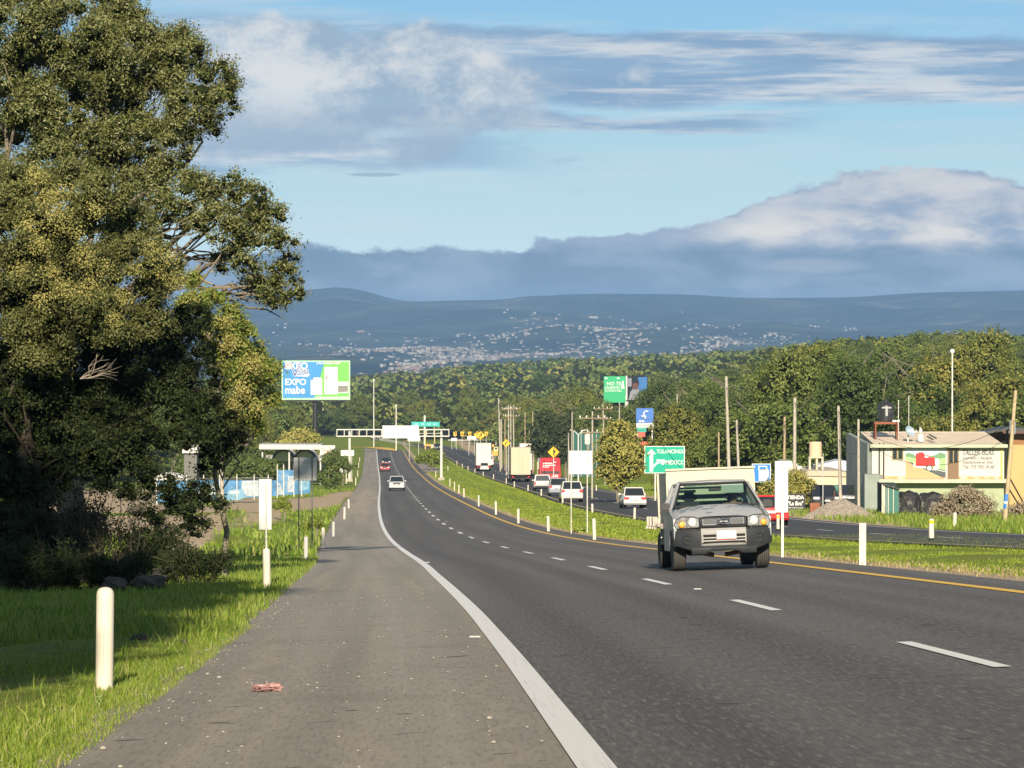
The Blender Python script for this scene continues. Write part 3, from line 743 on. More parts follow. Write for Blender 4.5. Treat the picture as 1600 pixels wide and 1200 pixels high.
# clearings in which no forest tree stands
def allowed(X, Y):
    s = X - float(dashx(Y)); o = X - float(oppx(Y)); x = 800 + F * X / Y
    if Y < 1010:
        if -16 - (Y > 700) * 6 < s < 6: return False
        if s >= 6 and o < 12 + (Y > 380) * 6: return False
        if s < -6 and Y < 720 and not (s < -24 and Y > 530) and not (s < -42 and Y > 350): return False
    if Y >= 1010 and Y < 1060 and x < 780: return False
    if o >= 12 and Y < 300 and x < 1700: return False
    if o > 12 and Y < 420 and x < 1120: return False
    if 985 < x < 1030 and 400 < Y < 560: return False
    return True
def forest():
    cand = []
    Y = 300.0
    rg = np.random.default_rng(11)
    while Y < 2550:
        sp = 5.6 if Y < 700 else (7.0 if Y < 1200 else 9.5)
        xs = np.arange(-.165 * Y, .165 * Y, sp)
        for X in xs:
            xx = X + rg.uniform(-.45, .45) * sp; yy = Y + rg.uniform(-.5, .5) * sp * 1.3
            cand.append((yy, xx))
        Y += sp * (1.0 if Y < 700 else 1.3)
    cand.sort()
    occ = np.full(1900, 2000.0); keep = []
    for yy, xx in cand:
        if not allowed(xx, yy): continue
        sc_ = rg.choice([rg.uniform(.6, .9), rg.uniform(.9, 1.25), rg.uniform(1.1, 1.55)]) * (1.12 if yy > 1200 else 1)
        v = int(rg.integers(6)); H, R = FV[v][1] * sc_, FV[v][2] * sc_
        z = float(gz(xx, yy)); px, py = 800 + F * xx / yy, 528 - F * (z + H) / yy
        lim = float(np.interp(px, [300, 560, 700, 850, 1000, 1150, 1230, 1300, 1380, 1450, 1600], [592, 588, 573, 561, 553, 546, 535, 524, 521, 513, 519])) + rg.uniform(-5, 7)
        if py < lim:
            k_ = (528 - F * z / yy - lim) / (F * H / yy)
            if k_ < .6: continue
            sc_ *= k_; H *= k_; R *= k_; py = lim
        if yy < 890 and 925 < px < 1018 and py < 622: continue
        if yy < 510 and 985 < px + F * R / yy and px - F * R / yy < 1023 and py < 678: continue
        w = F * R * .75 / yy; h = F * H / yy
        a_, b_ = int(max(0, px - w + 150)), int(min(1899, px + w + 150))
        if b_ <= a_: continue
        seg = occ[a_:b_]
        vis = np.clip(seg - py, 0, h).mean()
        if vis < h * .07: continue
        occ[a_:b_] = np.minimum(seg, py + h * .22)
        keep.append((vis * w, yy, xx, z, sc_, v))
    keep.sort(reverse=True)
    return keep
FOREST = forest()
print('forest trees', len(FOREST))
N_SINGLE = 280
names = []
def plant_single(rec, label):
    _, yy, xx, z, s_, v = rec
    me, tme, H, R = PROTO[v]
    t = empty('oak_tree', (xx, yy, z - .2), random.uniform(0, 6.28), label, 'tree', 'evergreen trees of the woodland')
    t.scale = (s_, s_, s_ * random.uniform(.92, 1.1))
    link_me('trunk', tme, t); c = link_me('crown', me, t)
    return t
def plant_all():
    for r_ in FOREST[:N_SINGLE]:
        _, yy, xx, z, s_, v = r_; px = 800 + F * xx / yy
        size = 'large' if s_ > 1.2 else ('small' if s_ < .85 else 'middling'); depth = 'in the front row' if yy < 480 else ('in the second rank' if yy < 800 else 'on the far slope')
        if px > 1330: where = 'behind the truck workshop roof'
        elif px > 1160: where = 'behind the concrete poles left of the workshop'
        elif px > 1000: where = 'above the green direction sign'
        elif px > 880: where = 'around the two sided billboard'
        elif px > 700: where = 'beyond the pole cluster and junction'
        elif px > 550: where = 'beyond the sign gantry'
        else: where = 'around the big blue billboard'
        t = plant_single(r_, f'{size} evergreen oak {depth} {where}')
        t['group'] = f'{size} evergreen oaks {depth} {where}'
plant_all()
def merged_forest(recs):
    rg = np.random.default_rng(21)
    Vs, I, C, MI, T = [], [], [], [], []; off = 0
    lod = {}
    for v in range(6):
        for lv, (n, L) in enumerate([(1000, .62), (330, 1.1), (130, 1.7)]):
            P_, nr = crown_pts(FV[v][0], n, np.random.default_rng(v * 10 + lv), .25, 3, .25)
            V, q = quads_leaf(P_, nr, L, L * .62, np.random.default_rng(v))
            lod[v, lv] = (V, q)
    iv, jf = ICO1
    for _, yy, xx, z, s_, v in recs:
        lv = 0 if yy < 900 else (1 if yy < 1500 else 2)
        V, q = lod[v, lv]; a_ = rg.uniform(0, 6.28); R_ = np.array([[math.cos(a_), -math.sin(a_), 0], [math.sin(a_), math.cos(a_), 0], [0, 0, 1]])
        W = (V @ R_.T) * s_ + np.array([xx, yy, z])
        H, R = FV[v][1], FV[v][2]
        core = iv * np.array([R * .62, R * .62, H * .27]) * s_ + np.array([xx, yy, z + H * .6 * s_])
        Vs += [W, core]; I += [(q + off).ravel(), (jf + off + len(W)).ravel()]
        C += [np.full(len(q), 4), np.full(len(jf), 3)]; MI += [np.zeros(len(q), int), np.ones(len(jf), int)]
        T.append(np.full(len(W) + len(core), rg.random())); off += len(W) + len(core)
    me = mesh_np('woodland', np.concatenate(Vs), np.concatenate(C), np.concatenate(I), [M_FLEAF2, M_INNER], np.concatenate(MI), attr={'tint': np.concatenate(T)})
    o = link_me('woodland', me); tag(o, 'dense mass of evergreen woodland covering the hillside behind the nearer trees', 'woodland', kind='stuff'); return o
merged_forest(FOREST[N_SINGLE:])

# ------------------------------------------------------------------ town in the valley
def town():
    rg = np.random.default_rng(5)
    spots = [  # picture x, y, spread x, spread y, count
        (640, 550, 130, 7, 300), (560, 546, 110, 7, 130), (700, 556, 80, 5, 160), (760, 548, 60, 7, 120), (470, 537, 80, 12, 90), (870, 520, 90, 14, 150), (965, 534, 60, 8, 240), (1010, 524, 40, 8, 110),
        (1110, 545, 80, 3, 170), (1050, 515, 110, 12, 90), (1200, 540, 60, 5, 50), (650, 577, 60, 4, 130), (590, 584, 30, 4, 60), (700, 572, 40, 3, 60), (840, 543, 110, 9, 130), (1390, 521, 60, 3, 60), (1520, 523, 55, 4, 150),
        (1290, 512, 50, 3, 26), (760, 528, 140, 12, 60), (1100, 505, 200, 8, 18), (1300, 500, 160, 6, 14), (600, 528, 120, 10, 30), (420, 525, 50, 10, 20), (920, 497, 60, 3, 10)]
    V, f, mi = [], [], []; off = 0
    walls = [mat('whitewashed_wall', (.36, .345, .315), .9), mat('ochre_wall', (.26, .21, .16), .9), mat('grey_block_wall', (.16, .155, .15), .9), mat('pink_wall', (.22, .16, .14), .9)]  # wall tones dimmed: cloud shadow over the town is in the colour
    for (x, y, sx, sy, n) in spots:
        for _ in range(n):
            px_, py_ = x + rg.normal() * sx * .55, y + rg.normal() * sy * .6
            p = None
            rx, rz = ray(px_, py_); D = np.geomspace(3300, 12300, 500); g = gz(rx * D, D) - rz * D
            if not (g > 0).any(): continue
            i = int(np.argmax(g > 0)); d = D[i]
            w, h, l = rg.uniform(3.5, 7) * (1 + (rg.random() < .05) * 3), rg.uniform(1.6, 3.4) * (1.3 if py_ > 560 else 1), rg.uniform(6, 12); X, Y, Z = rx * d, d, float(gz(rx * d, d)) - 25
            h += 25 + hillz(rx * d, d); a_ = rg.uniform(-.5, .5); ca, sa = math.cos(a_), math.sin(a_)
            for (i1, j1, k1) in [(-1, -1, 0), (1, -1, 0), (1, 1, 0), (-1, 1, 0), (-1, -1, 1), (1, -1, 1), (1, 1, 1), (-1, 1, 1)]:
                V.append((X + (i1 * w * ca - j1 * l * sa) / 2, Y + (i1 * w * sa + j1 * l * ca) / 2, Z + k1 * h))
            for q in [(0, 3, 2, 1), (4, 5, 6, 7), (0, 1, 5, 4), (1, 2, 6, 5), (2, 3, 7, 6), (3, 0, 4, 7)]: f.append([off + z for z in q])
            mi += [int(rg.choice(4, p=[.42, .2, .24, .14]))] * 6; off += 8
    me = mesh_np('distant_town', np.array(V), 4, np.array(f), walls, mi)
    tag(link_me('distant_town', me), 'pale houses of a town scattered over the valley floor below the mountains', 'town', kind='stuff')
town()

# ------------------------------------------------------------------ grass blades
def blades(name, label, pts, h, w, m, rg, lean=.35, seg=1, n_per=1):
    n = len(pts); a_ = rg.uniform(0, 6.28, n); H = h * rg.uniform(.45, 1.25, n); W = w * rg.uniform(.7, 1.3, n)
    side = np.stack([np.cos(a_), np.sin(a_), np.zeros(n)], 1) * (W / 2)[:, None]
    b = rg.uniform(0, 6.28, n); ln = lean * rg.random(n) * H
    tip = np.stack([np.cos(b) * ln, np.sin(b) * ln, H], 1); mid = tip * np.array([.32, .32, .58])
    V = np.stack([pts - side, pts + side, pts + mid + side * .75, pts + mid - side * .75, pts + tip], 1).reshape(-1, 3)
    o = np.arange(n)[:, None] * 5
    q = (o + np.array([[0, 1, 2, 3]])); t = (o + np.array([[3, 2, 4]]))
    idx = np.concatenate([q.ravel(), t.ravel()]); cnt = np.concatenate([np.full(n, 4), np.full(n, 3)])
    me = mesh_np(name, V, cnt, idx, [m]); ob = link_me(name, me)
    return tag(ob, label, 'grass', kind='stuff')
M_GRASS = leafmat('median_grass_blades', [(.11, .17, .014), (.20, .29, .022), (.29, .37, .035), (.40, .44, .07), (.18, .26, .022)], trans=.35)  # bright yellow green of the median grass
M_GRASS2 = leafmat('verge_grass_blades', [(.09, .16, .015), (.17, .27, .022), (.26, .36, .038), (.37, .39, .10), (.13, .21, .02)], trans=.35)
def patchy(X, Y, k=1.0):
    return .5 + .5 * np.sin(X * 1.9 * k + 1.3 * np.sin(Y * .8 * k)) * np.sin(Y * 1.1 * k + X * .7 * k)
def grow(n, y0, y1, fx, s0, s1, rg, pw=1.0, dirtok=.45):
    Y = y0 + (y1 - y0) * rg.random(n) ** pw; s = s0 + (s1 - s0) * rg.random(n); X = fx(Y) + s
    Z = gz(X, Y); zo = zones(X, Y, Z)
    keep = (rg.random(n) < .35 + .75 * patchy(X, Y)) & (zo[:, 0] + rg.uniform(-.15, .15, n) < dirtok)
    P_ = np.stack([X, Y, Z - .03], 1)
    for (cx, cy, rx, ry, h) in MOUNDS: P_[:, 2] += h * np.exp(-((X - cx) / rx) ** 2 - ((Y - cy) / ry) ** 2)
    return P_[keep]
rg = np.random.default_rng(3)
blades('grass', 'bright green grass growing on the left verge beside the shoulder', np.concatenate([grow(130000, 15, 42, dashx, -10.5, -6.05, rg, 1.2), grow(30000, 30, 62, dashx, -15, -9.5, rg, 1.0), grow(14000, 15, 42, dashx, -6.5, -6.0, rg, 1.0)]), .062, .007, M_GRASS2, rg, .7)
blades('grass', 'longer grass in the shade under the big trees on the left', grow(80000, 38, 110, dashx, -17, -6.1, rg, 1.2), .14, .018, M_GRASS2, rg, .6)
blades('grass', 'weedy grass around the dirt track beyond the trees', grow(42000, 105, 420, dashx, -50, -6.3, rg, 1.1), .32, .09, M_GRASS2, rg, .6)
blades('grass', 'mown bright green grass on the near part of the median', grow(90000, 40, 135, dashx, 4.9, 16.5, rg, 1.15, .6), .06, .02, M_GRASS, rg, .8)
def grow2(n, y0, y1, f0, f1, rg, pw=1.0):
    Y = y0 + (y1 - y0) * rg.random(n) ** pw; t = rg.random(n); a_, b_ = f0(Y), f1(Y); X = a_ + (b_ - a_) * t
    Z = gz(X, Y); k = (rg.random(n) < .4 + .7 * patchy(X, Y, .5)); return np.stack([X, Y, Z - .03], 1)[k]
blades('grass', 'green grass along the middle and far parts of the median', grow2(70000, 130, 820, lambda y: dashx(y) + 4.9, lambda y: oppx(y) - .7, rg, 1.5), .10, .08, M_GRASS, rg, .8)
blades('grass', 'rough grass on the verge beyond the opposite carriageway', grow2(52000, 85, 430, lambda y: oppx(y) + 9.0, lambda y: oppx(y) + 22, rg, 1.1), .3, .06, M_GRASS2, rg, .6)

M_DRYG = leafmat('dry_grass_stalks', [(.30, .24, .12), (.42, .34, .18), (.26, .24, .10)], trans=.2)
blades('grass', 'scattered dry straw coloured stalks on the left verge', grow(2500, 15, 60, dashx, -10, -6.05, rg, 1.2), .11, .006, M_DRYG, rg, .9)
blades('grass', 'taller tufts and weeds sprouting from the left verge', grow(4500, 16, 60, dashx, -10, -6.2, rg, 1.2)[::1], .14, .011, M_GRASS2, rg, .8)
blades('grass', 'dry straw coloured patches along the gravelly edge of the median', grow2(4500, 45, 300, lambda y: dashx(y) + 4.6, lambda y: dashx(y) + 6.0, rg, 1.3), .08, .03, M_DRYG, rg, .9)
def pebbles():
    rg = np.random.default_rng(77); n = 800
    Y = 15 + 50 * rg.random(n) ** 1.5; edge = rg.random(n) < .6
    s = np.where(edge, -6.2 + rg.normal(size=n) * .22, rg.uniform(-6.1, -3.5, n)); X = dashx(Y) + s; Z = gz(X, Y)
    iv, jf = ico(1); r = np.exp(rg.normal(size=n) * .4) * .007
    V = (iv[None] * r[:, None, None] * np.array([1, 1, .6]) + np.stack([X, Y, Z + r * .3], 1)[:, None]).reshape(-1, 3)
    J = (jf[None] + (np.arange(n) * len(iv))[:, None, None]).reshape(-1, 3)
    o = link_me('gravel', mesh_np('gravel', V, 3, J, [mat('pale_grit', (.36, .33, .28), .9, var=.4, vs=4)])); tag(o, 'loose pale grit and small stones strewn over the shoulder and its edge', 'gravel', kind='stuff')
pebbles()
# ------------------------------------------------------------------ air
def haze():
    mb = MB(); m = bpy.data.materials.new('haze_air'); m.use_nodes = True; nt = m.node_tree; nt.nodes.clear()
    o = nt.nodes.new('ShaderNodeOutputMaterial'); v = nt.nodes.new('ShaderNodeVolumePrincipled')
    v.inputs['Color'].default_value = HAZE_COLOR; v.inputs['Density'].default_value = HAZE_DENSITY; v.inputs['Anisotropy'].default_value = 0.0
    nt.links.new(v.outputs[0], o.inputs['Volume'])
    mb.box((0, 8200, 52), (19400, 16800, 296), m)
    ob = mb.build('haze'); ob['kind'] = 'stuff'; ob['label'] = 'blue evening haze lying between the road and the mountains'
haze()
# ------------------------------------------------------------------ big trees and shrubs on the left
random.seed(42)
OAKC = [(.045, .062, .014), (.08, .10, .022), (.125, .15, .036), (.20, .205, .07), (.27, .265, .12), (.065, .085, .02)]
M_OAK = leafmat('oak_leaves', OAKC, trans=.12, rough=.42)
M_OAKD = leafmat('shade_toned_leaves', [(.012, .02, .007), (.02, .032, .01), (.035, .05, .014), (.05, .06, .02)], trans=.05)  # deep shade of the lower left is put into these leaf tones
M_YLEAF = leafmat('flowering_tree_leaves', [(.05, .07, .016), (.095, .115, .026), (.15, .16, .045), (.23, .22, .085), (.08, .10, .025)], trans=.12)
M_YFLOW = leafmat('yellow_blossom', [(.36, .31, .09), (.50, .44, .14), (.30, .29, .09), (.22, .22, .07)], trans=.2)
M_FRESH = leafmat('fresh_leaves', [(.10, .17, .025), (.17, .23, .04), (.24, .27, .06), (.30, .26, .06)], trans=.2)
M_OAKD.node_tree.nodes['Principled BSDF'].inputs['Specular IOR Level'].default_value = .15
def blobs_px(lst, D, dd=1.2, zsq=.85):
    """(x, y, r) in picture pixels, each set back at its own depth near D"""
    out = []
    for b in lst:
        x, y, r = b[:3]; d = D + (b[3] if len(b) > 3 else random.uniform(-dd, dd)); p = at(x, y, d); R = S(r, d)
        out.append((p.x, p.y, p.z, R, R * 1.05, R * zsq))
    return out
def puffs(bl, k, f, rg, sq=.7, out=.72):
    """break every mass of a crown into k smaller leafy puffs around its outside"""
    o = []
    for b in bl:
        d = sph(k, rg); d[:, 2] += .25; d /= np.linalg.norm(d, axis=1, keepdims=True)
        for q in d:
            r = b[3] * f * rg.uniform(.65, 1.3); t = out * rg.uniform(.8, 1.12); o.append((b[0] + q[0] * b[3] * t, b[1] + q[1] * b[4] * t, b[2] + q[2] * b[5] * t, r, r, r * sq))
    return o
def rel(bl, o): return [(b[0] - o.x, b[1] - o.y, b[2] - o.z, *b[3:]) for b in bl]
def big_tree(name, label, base, blobs, n, L, W, mats, seed, trunk_r=.3, core=.62, clump=10, cs=.07, targets=None, barkm=None, shell=.4, kind='tree', extra=(), npuff=15, lr=.62, nl=99):
    rg = np.random.default_rng(seed); t = empty(name, base, 0, label, kind)
    bl = rel(blobs, base)
    pf = puffs(bl, npuff, .42, rg)
    c = link_me('crown', crown_mesh('crown', pf, n, L, W, rg, mats, core=core, clump=clump, cs=cs, shell=shell, sub=1, up=.3), t); c['kind'] = 'stuff'
    barkm = barkm or M_BARK
    mb = MB(); top = Vector((random.uniform(-.5, .5), random.uniform(-.3, .3), max(b[2] for b in bl) * .45)); limb(mb, (0, 0, -.4), top, trunk_r, trunk_r * .65, barkm, seg=5, sides=10, wob=.1)
    mb.build('trunk', t, smooth=True)
    mb = MB()
    for b in (targets or bl[::2])[:nl]:
        p = Vector(b[:3]) + Vector((0, .4, 0)); st = top * random.uniform(.6, 1.0); pts = limb(mb, st, p, trunk_r * .42 * lr, .03, barkm, seg=6, sides=6, wob=.2)
        for k in range(4):
            q = pts[random.choice([2, 3, 4])]; d = Vector((random.gauss(0, 1), random.gauss(0, 1), random.gauss(.2, .8))).normalized() * b[3] * random.uniform(.7, 1.15)
            limb(mb, q, p + d, .035, .010, barkm, seg=3, sides=4, wob=.3)
    lb = mb.build('limbs', t); lb['kind'] = 'stuff'
    for (nm, m2, bl2, n2, L2, W2) in extra:
        o2 = link_me(nm, crown_mesh(nm, rel(bl2, base), n2, L2, W2, rg, [m2], core=0, clump=12, cs=.08, shell=.6, up=.3), t); o2['kind'] = 'stuff'
    return t
OAK_UP = [(200, 255, 56), (262, 240, 40), (140, 245, 60), (60, 190, 72), (225, 300, 46), (15, 70, 75), (60, 100, 70), (150, 100, 66), (230, 120, 60), (90, 260, 56), (20, 280, 60), (170, 60, 60), (30, 30, 75), (110, 50, 75), (190, 75, 70), (255, 75, 58), (300, 100, 52), (335, 128, 44), (345, 165, 36), (305, 175, 55), (240, 165, 70), (170, 150, 70), (90, 150, 70), (15, 130, 70),
          (270, 205, 38), (320, 205, 30), (200, 215, 52), (120, 220, 60), (40, 215, 60), (180, 20, 50), (80, -20, 70), (10, -40, 70), (330, -130, 70), (250, -110, 80), (430, -180, 60), (500, -220, 50), (400, -260, 80), (300, -240, 90)]
OAK_MID = [(240, 285, 50), (290, 305, 46), (335, 300, 34), (365, 290, 26), (395, 310, 34), (420, 340, 36), (437, 380, 30), (385, 350, 42), (335, 350, 42), (390, 400, 40), (350, 405, 26), (440, 425, 26), (418, 445, 30), (458, 462, 22), (432, 470, 26), (395, 455, 30),
           (300, 350, 26), (452, 408, 18), (250, 330, 40), (463, 440, 14)]
base_oak = gp(95, 84); base_oak.z -= .3
B1 = blobs_px(OAK_UP, 84, 1.6); B2 = blobs_px(OAK_MID, 82, 1.0)
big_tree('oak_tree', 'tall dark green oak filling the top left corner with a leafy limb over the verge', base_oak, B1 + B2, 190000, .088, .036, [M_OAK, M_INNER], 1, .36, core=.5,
         targets=rel(B1[14:32:3] + B2[::2], base_oak))
YL = [(0, 335, 50), (40, 300, 52), (110, 300, 58), (170, 300, 52), (60, 370, 70), (140, 375, 70), (205, 355, 48), (225, 400, 44), (180, 430, 66), (80, 450, 80), (250, 450, 40), (10, 420, 60), (160, 500, 60), (235, 500, 45), (60, 530, 70), (265, 420, 24)]
base_y = gp(60, 77); base_y.z -= .3
FL = [(58, 275, 24, 0), (75, 315, 30, -.6), (85, 345, 26, -.9), (62, 385, 20, -1), (80, 425, 16, -.8), (130, 400, 20, -1.1), (95, 455, 26, -1), (138, 452, 22, -1.1), (240, 395, 22, -.9), (262, 405, 14, -.8), (278, 440, 14, -.6), (105, 298, 14, -.5), (215, 425, 12, -1), (150, 330, 18, -.8), (115, 365, 16, -1), (45, 350, 18, -.8), (160, 420, 16, -1.1), (30, 420, 16, -1), (60, 470, 18, -1), (190, 465, 16, -1), (250, 430, 12, -.8), (180, 500, 12, -1)]
big_tree('flowering_tree', 'olive tree with sprays of yellow blossom growing in front of the dark oak', base_y, blobs_px(YL, 75.2, .8), 100000, .075, .03, [M_YLEAF, M_INNER], 2, .16, nl=3, lr=.4, barkm=M_BARKD,
         extra=[('blossom', M_YFLOW, blobs_px(FL, 73.9, .2), 6500, .045, .03)])
YR = [(300, 480, 24), (330, 470, 22), (355, 500, 26), (375, 530, 30), (395, 560, 34), (370, 590, 34), (405, 600, 30), (385, 640, 30), (360, 655, 30), (420, 585, 22), (345, 560, 30), (330, 520, 24), (400, 665, 18), (300, 440, 16), (425, 620, 14)]
base_r = gp(355, 79)
FR = [(360, 540, 14, -.4), (395, 570, 18, -.6), (380, 610, 16, -.6), (365, 640, 15, -.5), (350, 505, 12, -.4), (400, 640, 10, -.5), (300, 470, 10, -.4)]
big_tree('flowering_tree', 'young light green tree with yellow tips at the right edge of the left tree group', base_r, blobs_px(YR, 79, .5), 19000, .10, .04, [M_FRESH, M_INNER], 3, .075, core=.5, lr=.6,
         extra=[('blossom', M_YFLOW, blobs_px(FR, 78.6, .2), 2400, .05, .04)])
SHADE_B = [(20, 520, 95), (110, 560, 90), (200, 560, 80), (275, 540, 60), (300, 600, 56), (330, 650, 46), (250, 640, 70), (150, 650, 80), (50, 640, 95), (220, 710, 60), (300, 690, 44), (100, 700, 70), (15, 720, 90), (370, 690, 24), (340, 690, 36),
      (10, 800, 60), (20, 860, 70), (250, 760, 40), (285, 800, 36), (310, 825, 22), (230, 810, 30), (60, 880, 55), (60, 810, 40), (265, 840, 24), (40, 940, 50), (20, 770, 60), (60, 770, 40), (200, 770, 22), (160, 745, 36), (90, 750, 34), (300, 770, 36), (340, 790, 14), (100, 900, 40), (150, 925, 34), (10, 900, 60), (210, 905, 26), (130, 480, 66), (60, 600, 90), (200, 620, 66), (240, 590, 60), (120, 690, 60), (330, 720, 24), (180, 700, 60), (60, 700, 70), (300, 500, 36), (40, 830, 50), (100, 830, 30), (20, 610, 80)]
base_d = gp(70, 77)
M_INNER2 = mat('deep_shade_core', (.006, .008, .004), rough=1, spec=.02)  # near-black cores paint the shade inside this crown
big_tree('shade_tree', 'dense broad shrubby tree standing in deep shade below the flowering tree', base_d, blobs_px(SHADE_B, 77.5, 1.0), 150000, .085, .036, [M_OAKD, M_INNER2], 4, .15, core=.58, barkm=mat('shade_toned_bark', (.025, .02, .016), .95), lr=.4, nl=3)  # bark colour is near black to carry the shade
# stems of the thicket around the gap
def stem_bush(x, y, D, spread, hgt, nst, label, nleaf=2500):
    b = gp(x, D); t = empty('thicket_shrub', b, 0, label, 'shrub')
    mb = MB(); ends = []
    for k in range(nst):
        a_ = random.uniform(-1, 1); top = Vector((a_ * spread, random.uniform(-.4, .4), hgt * random.uniform(.6, 1.05)))
        p = limb(mb, (a_ * spread * .3, random.uniform(-.2, .2), -.1), top, .022, .007, M_BARKD, seg=5, sides=4, wob=.14); ends += [p[3], p[4], p[-1]]
        for q in p[2:]:
            limb(mb, q, q + Vector((random.gauss(0, .25), random.gauss(0, .2), random.gauss(.2, .2))), .009, .003, M_BARKD, seg=2, sides=3)
    mb.build('stems', t)['kind'] = 'stuff'
    bl = [(e_.x, e_.y, e_.z, .24, .24, .2) for e_ in ends]
    rg = np.random.default_rng(int(x)); o = link_me('foliage', crown_mesh('foliage', bl, nleaf, .07, .03, rg, [M_OAKD], core=0, clump=6, cs=.06, shell=.9), t); o['kind'] = 'stuff'
stem_bush(130, 900, 72, .8, 2.0, 22, 'leafless looking thicket of thin dark stems left of the gap under the trees', 1500)
stem_bush(180, 900, 71.5, .7, 1.5, 22, 'thicket of slanting thin stems in the middle of the gap under the trees', 1200)
stem_bush(235, 900, 73.5, .6, 1.0, 18, 'low dark leafy shrub behind the roadside rocks', 7000)
stem_bush(90, 900, 73, .9, 1.6, 24, 'dense dark shrub at the left end of the thicket', 12000)
stem_bush(150, 930, 68.5, 1.0, .55, 26, 'low dark shrubs hiding the foot of the rocks at the left', 12000)
stem_bush(50, 930, 68, .9, .8, 26, 'dark undergrowth at the left picture edge', 14000)
stem_bush(300, 880, 72, .8, .65, 16, 'low shrub trailing from the rocks towards the verge', 5200)
# dead pale twigs
def twigs(x, y, D, n, L, label, spread=1.0):
    o = at(x, y, D); t = MB(); m = mat('dead_wood', (.34, .29, .23), .9)
    for k in range(n):
        a_ = random.uniform(-.3, 1.1) * spread; d = Vector((math.cos(a_), random.uniform(-.2, .2), math.sin(a_)))
        pts = limb(t, (0, 0, 0), d * L * random.uniform(.6, 1), .008, .002, m, seg=4, sides=4, wob=.2)
        for q in pts[1:4]: limb(t, q, q + d * L * .3 + Vector((random.gauss(0, .05), 0, random.gauss(0, .1))), .006, .002, m, seg=2, sides=3)
    b = t.build('dead_branch', loc=o); tag(b, label, 'branch')
twigs(125, 592, 73.0, 6, .9, 'bare pale dead branch sticking out of the dark crown, upper of two')
twigs(195, 800, 72.5, 5, .7, 'bare curved dead twigs hanging near the gap, lower of two', .7)

# rocks at the foot of the trees
def rock(x, y, D, r, label, seed, sq=.6, colr=(.07, .063, .052)):  # default tone has the shade under the trees painted in
    rg = np.random.default_rng(seed); iv, jf = ico(3)
    d = 1 + .22 * np.sin(iv[:, 0] * 3.1 + seed) * np.cos(iv[:, 1] * 2.7 + seed * 2) + .12 * np.sin(iv[:, 2] * 6 + iv[:, 0] * 5) + rg.normal(size=len(iv)) * .03
    V = iv * d[:, None] * np.array([r, r * .8, r * sq])
    me = mesh_np('rock', V, 3, jf, [mat('shade_toned_rock', colr, .95, var=.5, vs=3, bump=.8, bs=9)])
    p = gp(x, D); o = link_me('rock', me, loc=(p.x, p.y, p.z + r * sq * .75)); tag(o, label, 'rock', 'rocks under the trees'); return o
for i, (x, D, r, l) in enumerate([(258, 72.5, .3, 'largest angular grey rock at the right end of the rocks under the trees'), (196, 71.5, .36, 'rounded rock left of the largest one under the trees'), (120, 72, .42, 'dark rock in deep shade below the thicket stems'),
                                  (60, 71, .3, 'rock in deep shade left of the thicket stems'), (15, 70, .4, 'dark rock near the left picture edge under the trees'), (232, 66.5, .28, 'small rock in front of the largest one'), (180, 66, .25, 'small low stone in front of the rounded rock')]):
    rock(x, 0, D, r, l, i + 3)
rock(216, 0, 37.5, .085, 'small pale stone lying in the sunny grass beyond the nearest post', 31, .6, (.42, .38, .32))
rock(287, 0, 36.5, .035, 'tiny white scrap of litter in the sunny grass', 32, .7, (.8, .8, .76))

# trees standing beside and behind the photographer; they shade the left verge
def shade_tree(X, Y, H, R, label, seed):
    rg = np.random.default_rng(seed); z = float(gz(X, Y)); bl = []
    for k in range(64):
        a_ = rg.uniform(0, 6.28); rr = R * .72 * math.sqrt(rg.random()); h = H * rg.uniform(.16, .93); bl.append((rr * math.cos(a_), rr * math.sin(a_), h, R * .38, R * .38, R * .34))
    t = empty('roadside_tree', (X, Y, z - .2), 0, label, 'tree')
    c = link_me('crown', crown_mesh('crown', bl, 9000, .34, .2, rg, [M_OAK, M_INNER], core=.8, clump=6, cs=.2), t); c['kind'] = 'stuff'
    mb = MB(); limb(mb, (0, 0, -.3), (0, 0, H * .8), .4, .15, M_BARK, seg=5, sides=8, wob=.05); mb.build('trunk', t)
for i, (X, Y, H, R, l) in enumerate([(-7.75, 5, 23, 4.5, 'tall tree beside the viewpoint on the left verge'), (-7.95, 12, 22, 4.5, 'second tall tree left of the near verge'), (-7.7, -4, 25, 4.5, 'third tall tree just behind the viewpoint'),
                                     (-13.6, 27, 23, 5.0, 'tree left of the near verge outside the picture'), (-14, 38, 19, 5.0, 'tree left of the big oak outside the picture'), (-16.5, 8, 27, 6, 'rear tree in the row on the left'), (-14.5, 18, 25, 5.5, 'middle tree in the rear row on the left'),
                                     (-9, -14, 27, 5.0, 'tall tree behind the viewpoint on the left verge'), (-17, -10, 27, 6, 'rear tree behind the viewpoint'), (-23, 25, 24, 6, 'tree at the outer end of the rear row'), (-10.4, 8, 30, 4.7, 'tallest tree of the row beside the viewpoint')]):
    shade_tree(X, Y, H, R, l, 60 + i)

